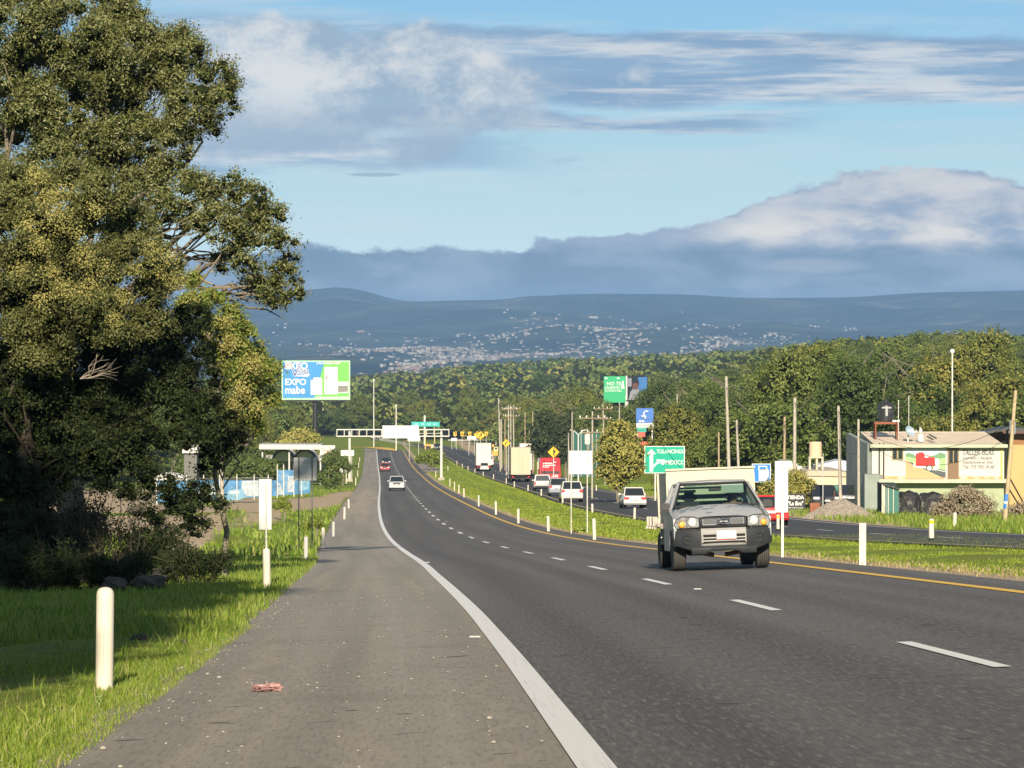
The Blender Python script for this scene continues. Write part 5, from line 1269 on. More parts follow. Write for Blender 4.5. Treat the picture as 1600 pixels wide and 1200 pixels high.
# ------------------------------------------------------------------ billboards
def flat(t, pts, y, m, name='print', Q=None, ty=.004):
    mb = MB(); mb.prism([Q(*p) for p in pts], y, y + ty, m); return mb.build(name, t)
def billboard():
    D = 660; x0, x1, y0, y1 = 440, 547, 563.5, 624.5; g = gp(492, D)
    t = empty('billboard', g, 0, 'large blue and green billboard reading EXPO mabe with white appliances on a black column', 'billboard')
    k = D / F
    def Q(px, py): p = at(px, py, D); return p.x - g.x, p.z - g.z
    X0, Z1 = Q(x0, y0); X1, Z0 = Q(x1, y1)
    B_ = mat('billboard_blue', (.035, .24, .55), .5, var=.12, vs=.3); G_ = mat('billboard_green', (.14, .52, .08), .5); W_ = mat('billboard_white', (.70, .69, .68), .5); LG = mat('billboard_pale_green', (.42, .80, .45), .5)
    NV = mat('billboard_navy', (.03, .06, .25), .5); RD = mat('billboard_red', (.75, .16, .14), .5); GR = mat('appliance_grey_print', (.62, .60, .60), .5); DG = mat('stove_dark_print', (.2, .2, .19), .5)  # pale grey draws the printed door seams
    MB().box(((X0 + X1) / 2, .3, (Z0 + Z1) / 2), (X1 - X0, .5, Z1 - Z0), LG).build('panel', t)
    y = .03
    flat(t, [(442, 622), (442, 565.5), (507, 565.5), (491, 622)], y, B_, 'blue_field', Q)
    flat(t, [(491, 619.5), (507, 565.5), (545.2, 565.5), (545.2, 619.5)], y, G_, 'green_field', Q)
    y = .015
    flat(t, [(507, 616), (507, 573.5), (527.5, 573.5), (527.5, 616)], y, W_, 'refrigerator_print', Q)
    flat(t, [(485.5, 617), (485.5, 593.8), (503.5, 593.8), (503.5, 617)], y, W_, 'washer_print', Q); flat(t, [(489, 594), (490, 590), (502, 590), (503, 594)], y, W_, 'washer_lid_print', Q)
    flat(t, [(527.8, 614), (527.8, 596.5), (544.5, 596.5), (544.5, 614)], y, W_, 'stove_print', Q); flat(t, [(528.2, 613), (528.2, 602.5), (543.8, 602.5), (543.8, 612)], .008, DG, 'oven_door_print', Q)
    flat(t, [(509.5, 594), (509.5, 586), (511.5, 586), (511.5, 594)], .008, DG, 'water_dispenser_print', Q)
    for px in (513.5, 520): flat(t, [(px, 615.5), (px, 574), (px + .5, 574), (px + .5, 615.5)], .008, GR, 'door_seam_print', Q)
    def T(s_, px, py, size, m, yy=.0, bold=.08, sx=1.0, shear=0):
        X, Z = Q(px, py); return text('lettering', s_, size * k, m, t, (X, yy, Z), bold=bold, sx=sx, shear=shear)
    T('EXPO', 445, 576.5, 14.5, W_, .012, .035, .98); T('EXPO', 445, 601.3, 13.5, W_, .012, .035, .98); T('mabe', 445, 614.8, 16.5, W_, .012, .035, .88)
    flat(t, [(445.5, 574.8), (445.5, 567), (457, 567), (456, 574.8)], .006, mat('billboard_pink', (.80, .36, .36), .5), 'logo_plate', Q); T('La', 447, 573.6, 8, W_, -.002, .02)
    flat(t, [(455, 575), (457, 575), (461.5, 583), (468, 566), (470, 566), (462.5, 588), (459.5, 588)], -.004, W_, 'logo_outline', Q)
    flat(t, [(455.6, 575.3), (456.8, 575.3), (461.3, 584.5), (468.2, 566.5), (469.3, 566.5), (461.9, 587.3), (460, 587.3)], -.010, NV, 'logo_letter', Q)
    T('illita', 463.5, 583.5, 13.2, W_, -.003, .07, .84, .3); T('illita', 463.5, 583.5, 13.2, NV, -.012, .0, .84, .3)
    flat(t, [(462, 586.5), (485, 584.5), (481, 588.5), (464, 587.8)], -.006, mat('pale_pink_swoosh', (.78, .68, .74), .5), 'logo_swoosh', Q)
    T('y los muebles d\'pie!', 495, 568.8, 4.6, W_, .012, .02, 1.0)
    for px in (456, 472, 494, 508.5, 529): X, Z = Q(px, 620); MB().box((X, -.02, Z), (.06, .04, .9), mat('catwalk_bracket', (.1, .2, .25), .6)).build('bracket', t)
    X, Z = Q(493, 625.8); MB().box((X, .3, Z), ((X1 - X0) * .97, .8, .22), BLACK).build('walkway', t)
    X, Z = Q(492, 625); MB().cyl((X, .8, -.5), (X, .8, Z + 1), .48, .45, mat('black_steel_column', (.03, .03, .032), .4), 16).build('column', t, smooth=True)
    MB().box(((X0 + X1) / 2, .75, (Z0 + Z1) / 2), ((X1 - X0) * .8, .3, .4), BLACK).build('back_beam', t)
billboard()
def billboard2():
    D = 880; g = gp(979, D); t = empty('billboard', g, 0, 'two sided billboard in the woods reading NO TE CALIENTES beside a portrait face', 'billboard'); k = D / F
    def Q(px, py): p = at(px, py, D); return p.x - g.x, p.z - g.z
    G_ = mat('billboard_leaf_green', (.01, .36, .14), .5); W_ = mat('billboard_white', (.70, .69, .68), .5); BL = mat('billboard_sky_blue', (.08, .22, .52), .5); SK = mat('portrait_print_brown', (.16, .09, .07), .6); DK_ = mat('portrait_print_dark', (.03, .035, .05), .6); GY = mat('portrait_print_grey', (.3, .32, .36), .6)
    mb = MB(); mb.prism([Q(943.5, 629), Q(943.5, 588), Q(977.5, 588), Q(977.5, 629)], 0, .4, G_); mb.build('green_face', t)
    X, Z = Q(946, 602); text('lettering', 'NO TE', 7.6 * k, W_, t, (X + .3, -.02, Z), bold=.01); X, Z = Q(944.5, 607.5); text('lettering', 'CALIENTES', 5.4 * k, W_, t, (X, -.02, Z), bold=.008, sx=.9)
    X, Z = Q(945.5, 612); text('lettering', 'ECONOMIZA', 4.6 * k, W_, t, (X, -.02, Z), bold=.005, sx=.95)
    for a_, b_ in ((945, 949), (964, 968)): flat(t, [(a_, 592), (a_, 590), (b_, 590), (b_, 592)], -.02, W_, 'small_print', Q)
    flat(t, [(970.5, 607), (971.5, 600), (972.3, 595), (974, 595), (974.6, 600), (976, 607)], -.02, W_, 'bottle_print', Q)
    # second face turned away to the right, each piece shifted back with the face
    def Q2(px, py): x, z = Q(px, py); return x, z
    def face(pts, off, m, nm):
        vs = []; 
        for px, py in pts:
            x, z = Q(px, py); vs.append((x, (px - 979.5) * k * .8 - off, z))
        vb = [(a, b + .25, c) for a, b, c in vs]; n = len(vs); mb = MB()
        mb.add(vs + vb, [tuple(range(n)), tuple(range(2 * n - 1, n - 1, -1))] + [(i, n + i, n + (i + 1) % n, (i + 1) % n) for i in range(n)], m); mb.build(nm, t)
    face([(979.5, 627), (979.5, 588), (1013, 587), (1013, 627)], 0, DK_, 'portrait_face')
    face([(997, 612), (997, 590), (1012, 589), (1012, 612)], .3, BL, 'blue_field'); face([(981, 604), (981, 591), (987, 591), (987, 604)], .3, GY, 'light_patch')
    face([(988, 608), (989, 597), (992, 593.5), (996.5, 594), (998.5, 599), (997.5, 606), (994, 609)], .6, SK, 'head_print'); face([(982, 625), (985, 612), (990, 607), (997, 608), (1002, 613), (1001, 625)], .6, GY, 'shoulder_print')
    face([(988.5, 598), (989.5, 593.5), (993, 591.5), (997.5, 592.5), (999, 598), (998, 604), (996.5, 597)], .9, DK_, 'hair_print')
    X, Z = Q(979, 588); MB().box((X, -.1, Z - 18 * k), (.35, .5, 38 * k), WSTEEL).build('corner_frame', t)
    MB().cyl((0, .8, -1), (0, .8, Z - 30 * k), .5, .5, WSTEEL, 12).build('column', t)
billboard2()
def pylon():
    D = 505; g = gp(1007, D); t = empty('station_sign', g, 0, 'blue and white fuel station price pylon half hidden by the olive tree', 'price sign')
    def Q(px, py): p = at(px, py, D); return p.x - g.x, p.z - g.z
    B_ = mat('station_blue', (.05, .16, .50), .4); W_ = mat('billboard_white', (.70, .69, .68), .5)
    for nm, m, (a_, b_, c_, d_) in [('blue_panel', B_, (994, 1021, 638, 655)), ('brand_panel', B_, (994, 1021, 655.3, 660.5)), ('price_panel', W_, (994.5, 1021.5, 661, 668)), ('teal_panel', mat('station_teal', (.05, .40, .33), .4), (995, 1010, 668.5, 675)), ('red_panel', mat('station_red', (.70, .12, .08), .4), (997, 1008, 675.5, 682.5)), ('red_banner', mat('station_red', (.7, .1, .08), .4), (1000, 1021, 690, 696))]:
        mb = MB(); mb.prism([Q(a_, d_), Q(a_, c_), Q(b_, c_), Q(b_, d_)], 0, .4, m); mb.build(nm, t)
    mb = MB(); pts = [Q(1013, 643), Q(1009, 642), Q(1006, 645), Q(1006, 649), Q(1009, 651), Q(1008, 654)]
    mb.path([(a_, -.05, b_) for a_, b_ in pts], .1, W_, 5); mb.path([(Q(1002, 650)[0], -.05, Q(1002, 650)[1]), (Q(1007, 651)[0], -.05, Q(1007, 651)[1])], .1, W_, 5); mb.build('emblem', t)
    for a_ in (998.5, 1003): mb = MB(); mb.prism([Q(a_, 659.5), Q(a_, 656.5), Q(a_ + 3.4, 656.5), Q(a_ + 3.4, 659.5)], -.03, 0, W_); mb.build('small_print', t)
    mb = MB(); mb.prism([Q(998, 666), Q(998, 663), Q(1018, 663), Q(1018, 666)], -.03, 0, mat('grey_print', (.4, .4, .42), .5)); mb.build('small_print', t)
    for px in (997, 1019): X, Z = Q(px, 690); MB().cyl((X, .3, -.5), (X, .3, Q(0, 640)[1]), .12, .12, WSTEEL, 8).build('post', t)
pylon()

# ------------------------------------------------------------------ poles, lamps, wires
def pole(x_t, y_t, x_b, D, w_px, m, label, arms=(), extra=None, name='utility_pole', group='utility poles', insul=True):
    g = gp(x_b, D); t = empty(name, g, 0, label, 'pole', group); top = at(x_t, y_t, D) - Vector(g); r = S(w_px, D) / 2; base = Vector((0, 0, -.4))
    MB().cyl(base, top, r * 1.1, r * .8, m, 12).build('shaft', t, smooth=True)
    for (dz, L, ang) in arms:
        c = top * (1 - dz / top.z) if top.z else top
        mb = MB(); d = Vector((math.cos(ang), math.sin(ang), 0)); q = Vector((c.x, -r - .06, c.z)); mb.path([q - d * L / 2, q + d * L / 2], .05, WOODP, 4); mb.build('crossarm', t)
        for s_ in (-.95, -.45, .45, .95): MB().lathe([(.05, 0), (.03, .06), (.06, .1), (.04, .18), (.02, .22)], mat('porcelain_insulator', (.5, .45, .4), .3), 6, c=tuple(q + d * L / 2 * s_ + Vector((0, 0, .04)))).build('insulator', t)
    return t, g, top, r
T_ = {}
T_['A'] = pole(1226, 651, 1225, 243, 4.6, WOODP, 'yellowish wooden pole behind the tall right sign back')
T_['B'] = pole(1242, 621.5, 1241.5, 228, 6.0, CONC, 'thick pale concrete pole behind the store board', arms=[])
T_['C'] = pole(1310, 634, 1314.5, 214, 5.6, CONC, 'slightly leaning concrete pole behind the gravel heap')
T_['D'] = pole(1341.3, 655, 1342.3, 205, 4.6, CONC, 'concrete pole at the left corner of the truck workshop')
T_['E'] = pole(1587, 610, 1569.5, 176, 6.6, mat('leaning_pole_wood', (.45, .36, .22), .9, var=.2, vs=6), 'strongly leaning pole with blue paint marks before the workshop')
t_, g_, top_, r_ = T_['E']
for f in (.135, .19):
    c = top_ * f; MB().cyl(c - top_.normalized() * .09 * 2, c + top_.normalized() * .09 * 2, r_ * 1.12, r_ * 1.1, mat('blue_paint_mark', (.04, .2, .62), .6), 12).build('paint_mark', t_)
c = top_ * .163; MB().cyl(c - top_.normalized() * .12, c + top_.normalized() * .12, r_ * 1.115, r_ * 1.11, WHITE, 12).build('paint_mark', t_)
T_['F'] = pole(1134.7, 588, 1141, 262, 5.4, CONC, 'tallest concrete pole rising behind the pickup truck bed')
T_['G'] = pole(1151, 656, 1156.5, 268, 4.4, CONC, 'shorter concrete pole right of the tallest one behind the pickup')
T_['H'] = pole(1123, 675, 1123.5, 280, 3.2, WOODP, 'thin wooden pole left of the tallest one behind the pickup')
T_['I'] = pole(1058, 616, 1058.5, 420, 2.6, CONC, 'pole top standing above the trees over the green sign')
for i, (xt, yt, xb, D, w, arm, l) in enumerate([(779.2, 622, 782, 610, 2.6, 0, 'tallest slim pole of the pole cluster behind the far box truck'), (783, 655, 783.5, 640, 3.2, 0, 'thick short pole of the pole cluster'), (789, 655, 789, 620, 2.0, 0, 'thin pole near the bend sign in the pole cluster'),
        (794.5, 633, 794.5, 590, 2.4, 1, 'pole with crossarms in the middle of the pole cluster'), (798, 634, 798.3, 585, 2.2, 1, 'second pole with crossarms in the pole cluster'), (802.4, 633, 802.8, 575, 2.2, 1, 'rightmost pole with crossarms in the pole cluster'),
        (820.4, 643.6, 820.4, 560, 1.8, 0, 'thin pole behind the beige box truck'), (832.3, 642.5, 833, 540, 2.0, 0, 'thin pole just right of the beige box truck'), (827, 673, 827, 620, 1.6, 0, 'short thin pole over the beige box truck'),
        (894, 643.6, 893, 330, 2.2, 0, 'tall pole rising above the left edge of the white median panel'), (888.6, 676, 888.6, 350, 3.0, 0, 'shorter thick pole beside the white median panel'), (925.7, 642.5, 925.2, 300, 3.0, 1, 'pole with transformer right of the white median panel'),
        (942, 631, 946, 420, 2.4, 1, 'leaning pole with crossarm beside the golden tree'), (967.8, 629, 967.8, 440, 2.4, 0, 'pole top rising behind the golden tree'), (917.5, 674, 917.5, 345, 1.6, 0, 'thin pole above the right edge of the white median panel')]):
    D0 = D; T_[i] = pole(xt, yt, xb, D, w, CONC if w > 2.1 else WOODP, l, arms=[(.6, 2.4, .4), (1.8, 2.0, .4)] if arm else ())
t_, g_, top_, r_ = T_[11]; MB().lathe([(.22, 0), (.25, .1), (.25, .9), (.1, 1.0)], WSTEEL, 10, c=(-.4, 0, top_.z - 2.8)).build('transformer', t_)
T_['J'] = pole(347, 712, 347, 300, 6.2, CONC, 'thick concrete pole standing before the blue fence on the left')
T_['K'] = pole(1286 , 708, 1286, 206, 1.4, GALV, 'short thin steel stake left of the gravel heap'); T_['L'] = pole(1304, 767, 1304, 207, 1.6, mat('rust_steel', (.2, .09, .06), .8), 'rusty short post behind the gravel heap')
def lampmast(x, yt, D, r, head, label):
    g = gp(x, D); t = empty('lamp_mast', g, 0, label, 'lamp mast', 'lamp masts'); z = at(x, yt, D).z - g.z
    MB().cyl((0, 0, -.3), (0, 0, z), r * 1.3, r, WSTEEL, 8).build('mast', t)
    R = S(head, D); MB().lathe([(R * .5, -R), (R, -R * .3), (R, R * .4), (R * .4, R)], mat('lamp_head_white', (.8, .8, .78), .4), 10, c=(0, 0, z)).build('lamp_head', t)
lampmast(584, 594, 900, .11, 1.8, 'high mast lamp left of the gantry above the woods'); lampmast(1488, 549, 290, .06, 3.6, 'thin tall mast with a white lamp behind the workshop roof'); lampmast(619, 634, 880, .13, 1.6, 'shorter mast with camera box behind the gantry')
def yarm():
    D = 400; g = gp(903.6, D); t = empty('double_arm_lamp', g, 0, 'white double arm lamp post in front of the dark green screen', 'street lamp'); z = at(903, 680, D).z - g.z
    MB().cyl((0, 0, -.3), (0, 0, z), .09, .07, WSTEEL, 8).build('mast', t)
    for s_ in (-1, 1): MB().path([(0, 0, z), (s_ * .45, 0, z + .5), (s_ * .95, 0, z + .62)], .05, WSTEEL, 6).build('arm', t)
yarm()
WIRE = mat('black_cable', (.03, .03, .03), .6)
def wire(p, q, sag, label):
    p, q = Vector(p), Vector(q); r = max(.014, .00008 * (p.y + q.y) / 2)
    mb = MB(); n = 10; pts = [p.lerp(q, i / n) - Vector((0, 0, sag * 4 * (i / n) * (1 - i / n))) for i in range(n + 1)]; mb.path(pts, r, WIRE, 3); tag(mb.build('cable'), label, 'cable', 'overhead cables')
def tp(k, dz=.3): t_, g_, top_, r_ = T_[k]; f = 1 - dz / top_.z; return Vector(g_) + top_ * f
wire(tp('B'), tp('C'), .8, 'cable hanging between the concrete poles left of the workshop'); wire(tp('C'), tp('D', .5), .5, 'cable hanging to the pole at the workshop corner')
wire(tp('D', .6), tp('E', 1.6), 1.2, 'cable sagging across the workshop front'); wire(tp('D', 1.0), tp('E', 2.2), 1.6, 'lower cable sagging across the workshop front'); wire(tp('E', 1.5), at(1650, 650, 165), .3, 'cable leaving the leaning pole to the right')
wire(tp(3, .5), tp(0, 1), 1, 'cable in the pole cluster'); wire(tp(3, .5), at(700, 668, 900), 3, 'long cable leading left from the pole cluster'); wire(tp(5), tp(11, .6), 3, 'cable from the pole cluster toward the transformer pole'); wire(tp(11, .4), tp('F', 1), 2, 'cable from the transformer pole behind the green sign')

wire(tp('A', .5), tp('B', 3.2), .5, 'short cable between the wooden pole and the thick concrete pole'); wire(tp('F', .8), tp('B', 1.2), 1.4, 'cable from the tallest concrete pole to the pole behind the store board'); wire(tp('G', .4), tp('A', .8), .9, 'cable from the shorter concrete pole to the wooden pole')
wire(tp('C', 2.0), tp('D', 1.8), .5, 'lower cable between the two concrete poles by the gravel heap'); wire(tp(9), tp(12, .4), 1.2, 'cable above the white median panel'); wire(tp(12, .4), tp(13, .3), 1.0, 'cable behind the golden tree'); wire(tp(5, .8), tp(7, .4), 1.0, 'cable from the pole cluster over the beige truck')
# ------------------------------------------------------------------ buildings
def rect(t, Q, x0, x1, y0, y1, ya, yb, m, name):
    a_, b_ = Q(x0, y1), Q(x1, y0); o = MB().box(((a_[0] + b_[0]) / 2, (ya + yb) / 2, (a_[1] + b_[1]) / 2), (abs(b_[0] - a_[0]), abs(yb - ya), abs(b_[1] - a_[1])), m).build(name, t); return o
def workshop():
    D = 222; g = gp(1440, D); t = empty('truck_workshop', g, 0, 'flat roofed pale green workshop with a red truck mural and TALLER ISLAS lettering', 'workshop'); k = D / F
    def Q(px, py): p = at(px, py, D); return p.x - g.x, p.z - g.z
    CR = mat('cream_plaster', (.56, .545, .50), .9, var=.06, vs=1.5, dirt=(.55, .48, .38), ds=.9, darea=(.55, .85)); GN = mat('pale_green_plaster', (.37, .42, .27), .9, var=.08, vs=1.5, dirt=(.4, .42, .3), ds=1.2, darea=(.55, .85))
    GW = mat('grey_green_side_plaster', (.27, .31, .28), .9, var=.15, vs=.8, dirt=(.5, .52, .48), ds=.6, darea=(.6, .75)); TRIM = mat('pale_trim', (.50, .52, .38), .8, dirt=(.45, .40, .3), ds=1)
    X0, Z0 = Q(1362, 815); X1, Z1 = Q(1569, 697)
    zf = Q(0, 751)[1]
    MB().box(((X0 + X1) / 2, 4.0, (Z1 + zf) / 2), (X1 - X0, 8, Z1 - zf), CR).build('upper_wall', t)
    MB().box(((X0 + X1) / 2 + .1, 4.1, (Z0 + zf) / 2), (X1 - X0 - .2, 8, zf - Z0 + .0), GN).build('lower_wall', t)
    # side wall with parapet facing the road at the left
    xs0, zs0 = Q(1346, 812); xs1, _ = Q(1361.5, 812); _, zt = Q(0, 681)
    mb = MB(); mb.add([(xs0, 7.0, zs0), (xs1, 0.2, zs0 - .3), (xs1, .2, zt - .5), (xs0, 7.0, zt), (xs0 - .3, 7.0, zs0), (xs1 - .25, 0, zs0 - .3), (xs1 - .25, 0, zt - .5), (xs0 - .3, 7.0, zt)],
                      [(0, 1, 2, 3), (7, 6, 5, 4), (4, 5, 1, 0), (5, 6, 2, 1), (6, 7, 3, 2), (7, 4, 0, 3)], GW); mb.build('side_wall', t)
    rect(t, Q, 1348, 1371, 740, 812, -1.2, .0, GW, 'low_wing_wall')
    MB().box(((X0 + X1) / 2, -.25, zf), (X1 - X0 + .5, 1.1, .22), TRIM).build('floor_slab', t)
    MB().box(((X0 + X1) / 2, -.2, Z1 + .02), (X1 - X0 + .3, .7, .2), TRIM).build('roof_edge', t)
    RT = mat('dusty_roof', (.72, .60, .45), .9, var=.15, vs=1)
    mb = MB(); zr = Q(0, 681)[1]; mb.prism([(-.3, Z1 + .13), (8.2, Z1 + .13), (8.2, zr + .05), (8.0, zr)], X0 + .1, X1 - .1, RT, 'YZ'); mb.build('roof', t)
    # orange base line
    MB().box(((X0 + X1) / 2, -.01, zf + .2), (X1 - X0 - .1, .03, .14), mat('orange_base_band', (.62, .32, .12), .9, dirt=(.7, .62, .5), ds=1.4, darea=(.45, .6))).build('base_band', t)
    # window and door
    FR_ = mat('bronze_frame', (.30, .24, .12), .5); GL = mat('dark_window_glass', (.03, .04, .045), .08, spec=.8)
    o = rect(t, Q, 1393.5, 1411.5, 699.5, 718.5, -.06, .02, FR_, 'window')
    for (a_, b_) in ((1395, 1401), (1403.6, 1410)): o2 = rect(t, Q, a_, b_, 701, 717, -.075, -.055, GL, 'pane'); o2.parent = o
    d = rect(t, Q, 1480.5, 1498, 700, 748, -.06, .02, mat('brown_door_metal', (.22, .14, .08), .6), 'door')
    for (a_, b_) in ((1483, 1488.5), (1490.5, 1496)): o2 = rect(t, Q, a_, b_, 702, 723, -.08, -.055, GL, 'pane'); o2.parent = d
    for i in range(5): o2 = rect(t, Q, 1482.3 + i * 3, 1482.6 + i * 3, 725.5, 746.5, -.08, -.055, mat('door_groove', (.12, .07, .04), .7), 'panel_groove'); o2.parent = d
    o2 = rect(t, Q, 1488.8, 1489.9, 700.8, 724, -.09, -.06, FR_, 'door_frame'); o2.parent = d
    # mural
    def P_(pts, m, y, n='mural_print'): mb = MB(); mb.prism([Q(*p) for p in pts], y, y + .004, m); return mb.build(n, t)
    P_([(1415, 748), (1415, 699), (1477.5, 699), (1477.5, 748)], mat('mural_sky', (.50, .62, .72), .9), -.012, 'mural')
    MG, MG2, MR, MO, MK, MW = mat('mural_green', (.33, .50, .24), .9), mat('mural_dark_green', (.16, .30, .16), .9), mat('mural_red', (.66, .05, .05), .9), mat('mural_orange', (.72, .36, .20), .9), mat('mural_road_grey', (.10, .11, .12), .9), mat('mural_white', (.74, .72, .68), .9)
    P_([(1415, 740), (1415, 709), (1420, 707.5), (1426, 709), (1434, 714), (1450, 713), (1462, 711), (1468, 707), (1473, 708), (1477.5, 710), (1477.5, 740)], MG2, -.018)
    P_([(1415, 745), (1415, 713), (1430, 716), (1450, 720), (1477.5, 715), (1477.5, 745)], MG, -.024)
    P_([(1417, 721), (1477.5, 735), (1477.5, 746.5), (1472, 746)], MK, -.030); P_([(1415, 748), (1415, 718), (1424, 725), (1446, 735), (1472, 747), (1472, 748)], MO, -.036)
    P_([(1462, 733), (1477, 736.5), (1477, 737.5), (1462, 734)], MW, -.038)
    P_([(1431, 729), (1431, 708.5), (1435, 708), (1436, 706.5), (1443, 707), (1444, 710), (1450, 710.5), (1452, 714), (1460, 715), (1461.5, 728), (1455, 728), (1446, 729)], MR, -.042)
    P_([(1444.5, 715), (1445, 711.5), (1449.5, 712), (1451, 715)], MW, -.047); P_([(1432, 727), (1432, 722), (1447, 723), (1447, 727)], MR, -.046)
    P_([(1426, 728), (1446, 728.5), (1448, 732), (1428, 730)], MW, -.046); P_([(1461, 717), (1466, 716), (1468, 722), (1467, 731), (1462, 735), (1456, 734), (1461, 728)], MW, -.046)
    def disc(x, y, r, m, yy): P_([(x + r * math.cos(i * .5236), y + r * 1.05 * math.sin(i * .5236)) for i in range(12)], m, yy)
    disc(1452, 731, 5, MK, -.050); disc(1452, 731.5, 3.5, MW, -.055); disc(1428.5, 725.5, 2.2, MW, -.050); disc(1425.5, 725, 1.5, MK, -.048)
    INK = mat('grey_wall_lettering', (.14, .14, .15), .9); IN2 = mat('faded_wall_lettering', (.26, .25, .25), .9)
    def T(s_, px, py, size, m, sx=1.0, b=.0, sh=.25): X, Z = Q(px, py); text('lettering', s_, size * k, m, t, (X, -.012, Z), bold=b, sx=sx, shear=sh)
    T('TALLER ISLAS', 1503, 711, 12.6, INK, .66, .012); T('Acarreado y Alargado', 1503.5, 717.5, 6.4, IN2, .82, .010); T('Adaptaciones en Gral.', 1503.5, 724.2, 6.4, IN2, .84, .010); T('Tel. 775 755 18 68', 1504, 731.8, 7.0, IN2, .92, .012)
    MB().cyl((Q(1566, 0)[0], -.08, Z1), (Q(1566, 0)[0], -.08, zf), .05, .05, mat('yellow_pipe', (.7, .5, .12), .6), 6).build('downpipe', t)
    for px in (1374.5, 1381.5):
        X = Q(px, 0)[0]; MB().cyl((X, -.15, Q(0, 765)[1]), (X, -.15, Q(0, 692)[1]), .04, .04, BLACK, 6).build('downpipe', t)
    for px, yy in ((1374, 748), (1428, 775)): X, Z = Q(px, yy); MB().box((X, -.2, Z), (.35, .25, .5), mat('grey_meter', (.2, .2, .2), .6)).build('meter_box', t)
    # outside stair behind the leaning pole
    mb = MB(); a_, b_ = Q(1578, 745), Q(1600, 785); mb.path([(a_[0], .5, a_[1]), (b_[0], .5, b_[1])], .05, BLACK, 5); a_, b_ = Q(1574, 758), Q(1594, 790); mb.path([(a_[0], .5, a_[1]), (b_[0], .5, b_[1])], .05, BLACK, 5); mb.build('stair_rail', t)['kind'] = 'stuff'
    # things on the roof
    def tank():
        g2 = at(1384, 683, D + 3.2); tk = empty('water_tank', g2, 0, 'black plastic water tank standing on a rusty steel frame on the workshop roof', 'water tank')
        R = S(13.2, D + 3); z0 = S(24, D + 3); h = S(31, D + 3); BT = mat('black_tank', (.03, .032, .036), .35, dirt=(.08, .08, .08), ds=2)
        prof = [(R * .96, z0)]
        for i in range(9): prof += [(R * (1.0 if i % 2 else .97), z0 + h * (.03 + .1 * i))]
        prof += [(R * .8, z0 + h * .93), (R * .4, z0 + h * .99), (R * .38, z0 + h * 1.0)]
        MB().lathe(prof, BT, 24).build('tank_body', tk, smooth=True); MB().lathe([(R * .36, z0 + h), (R * .36, z0 + h * 1.06), (R * .1, z0 + h * 1.13)], BT, 16).build('lid', tk, smooth=True)
        MB().box((0, -R * .99, z0 + h * .55), (.14, .03, h * .5), mat('tank_label', (.35, .35, .36), .5)).build('label_strip', tk); MB().box((0, -R * .98, z0 + h * .72), (.6, .04, .1), mat('tank_label', (.35, .35, .36), .5)).build('label_strip', tk)
        RS = mat('rusty_frame', (.26, .09, .05), .85); W_ = S(17, D + 3)
        for sx in (-1, 1):
            for sy in (-1, 1): MB().cyl((sx * W_, sy * W_ * .7 + 0, -.1), (sx * W_, sy * W_ * .7, z0 - .1), .05, .05, RS, 6).build('leg', tk)
        MB().box((0, 0, z0 - .07), (W_ * 2.2, W_ * 1.6, .14), RS).build('platform', tk)
        MB().box((W_ * .85, -.5, z0 + .06), (.45, .3, .12), WHITE).build('cement_bag', tk)
        X = S(20, D); MB().cyl((X, 0, z0 - .3), (X, 0, z0 + h * 1.1), .025, .025, WSTEEL, 6).build('pipe', tk)
    tank()
    def dish():
        g2 = at(1419, 689, D + 1); ds = empty('satellite_dish', g2, 0, 'pale blue satellite dish tilted upwards on the workshop roof', 'satellite dish')
        R = S(10.5, D); z = S(14, D); mb = MB(); prof = [(.02, 0), (R * .4, .03), (R * .75, .11), (R, .2), (R * 1.01, .18), (R * .74, .08), (R * .02, -.03)]
        mb.lathe([(r, h) for r, h in prof], mat('dish_blue', (.42, .55, .68), .5, dirt=(.25, .3, .35), ds=3), 24); o = mb.build('reflector', ds, smooth=True); o.location = (0, 0, z); o.rotation_euler = (math.radians(68), math.radians(18), math.radians(38)); o.scale = (1, .8, 1)
        MB().cyl((0, .1, -.2), (0, .1, z), .04, .04, WSTEEL, 6).build('mast', ds); mb = MB(); mb.path([(0, 0, z), (.45, -.35, z + .05)], .02, WSTEEL, 5); mb.build('feed_arm', ds); MB().box((.47, -.37, z + .06), (.1, .1, .1), WSTEEL).build('feed', ds)
    dish()
    g2 = at(1438.5, 690, D + .8); gt = empty('roof_tank', g2, 0, 'small white gas tank with a round top on the workshop roof', 'gas tank'); r = S(5, D)
    MB().lathe([(r, 0), (r * 1.05, .1), (r * 1.05, .42), (r * .6, .5)], WHITE, 14).build('body', gt, smooth=True); MB().lathe([(.02, .5), (r * .5, .55), (r * .55, .72), (r * .3, .85), (.02, .88)], WHITE, 12).build('cap', gt, smooth=True)
    for (a_, b_, l) in [((1452, 679, D + 2), (1463, 685, D), 'dark plank lying on the workshop roof, upper of two'), ((1449, 682, D + 1.8), (1458, 687, D), 'dark plank lying on the workshop roof, lower of two')]:
        tag(MB().path([at(*a_), at(*b_)], .05, BLACK, 4).build('plank'), l, 'plank')
    for px, yt, l in ((1404, 625, 'thin antenna pole right of the black tank'), (1420, 618, 'thin antenna mast above the satellite dish')):
        a_, b_ = at(px, 684, D + 1.5), at(px, yt, D + 1.5); mb = MB(); mb.path([a_, b_], .02, WSTEEL, 5); tag(mb.build('antenna'), l, 'antenna')
workshop()
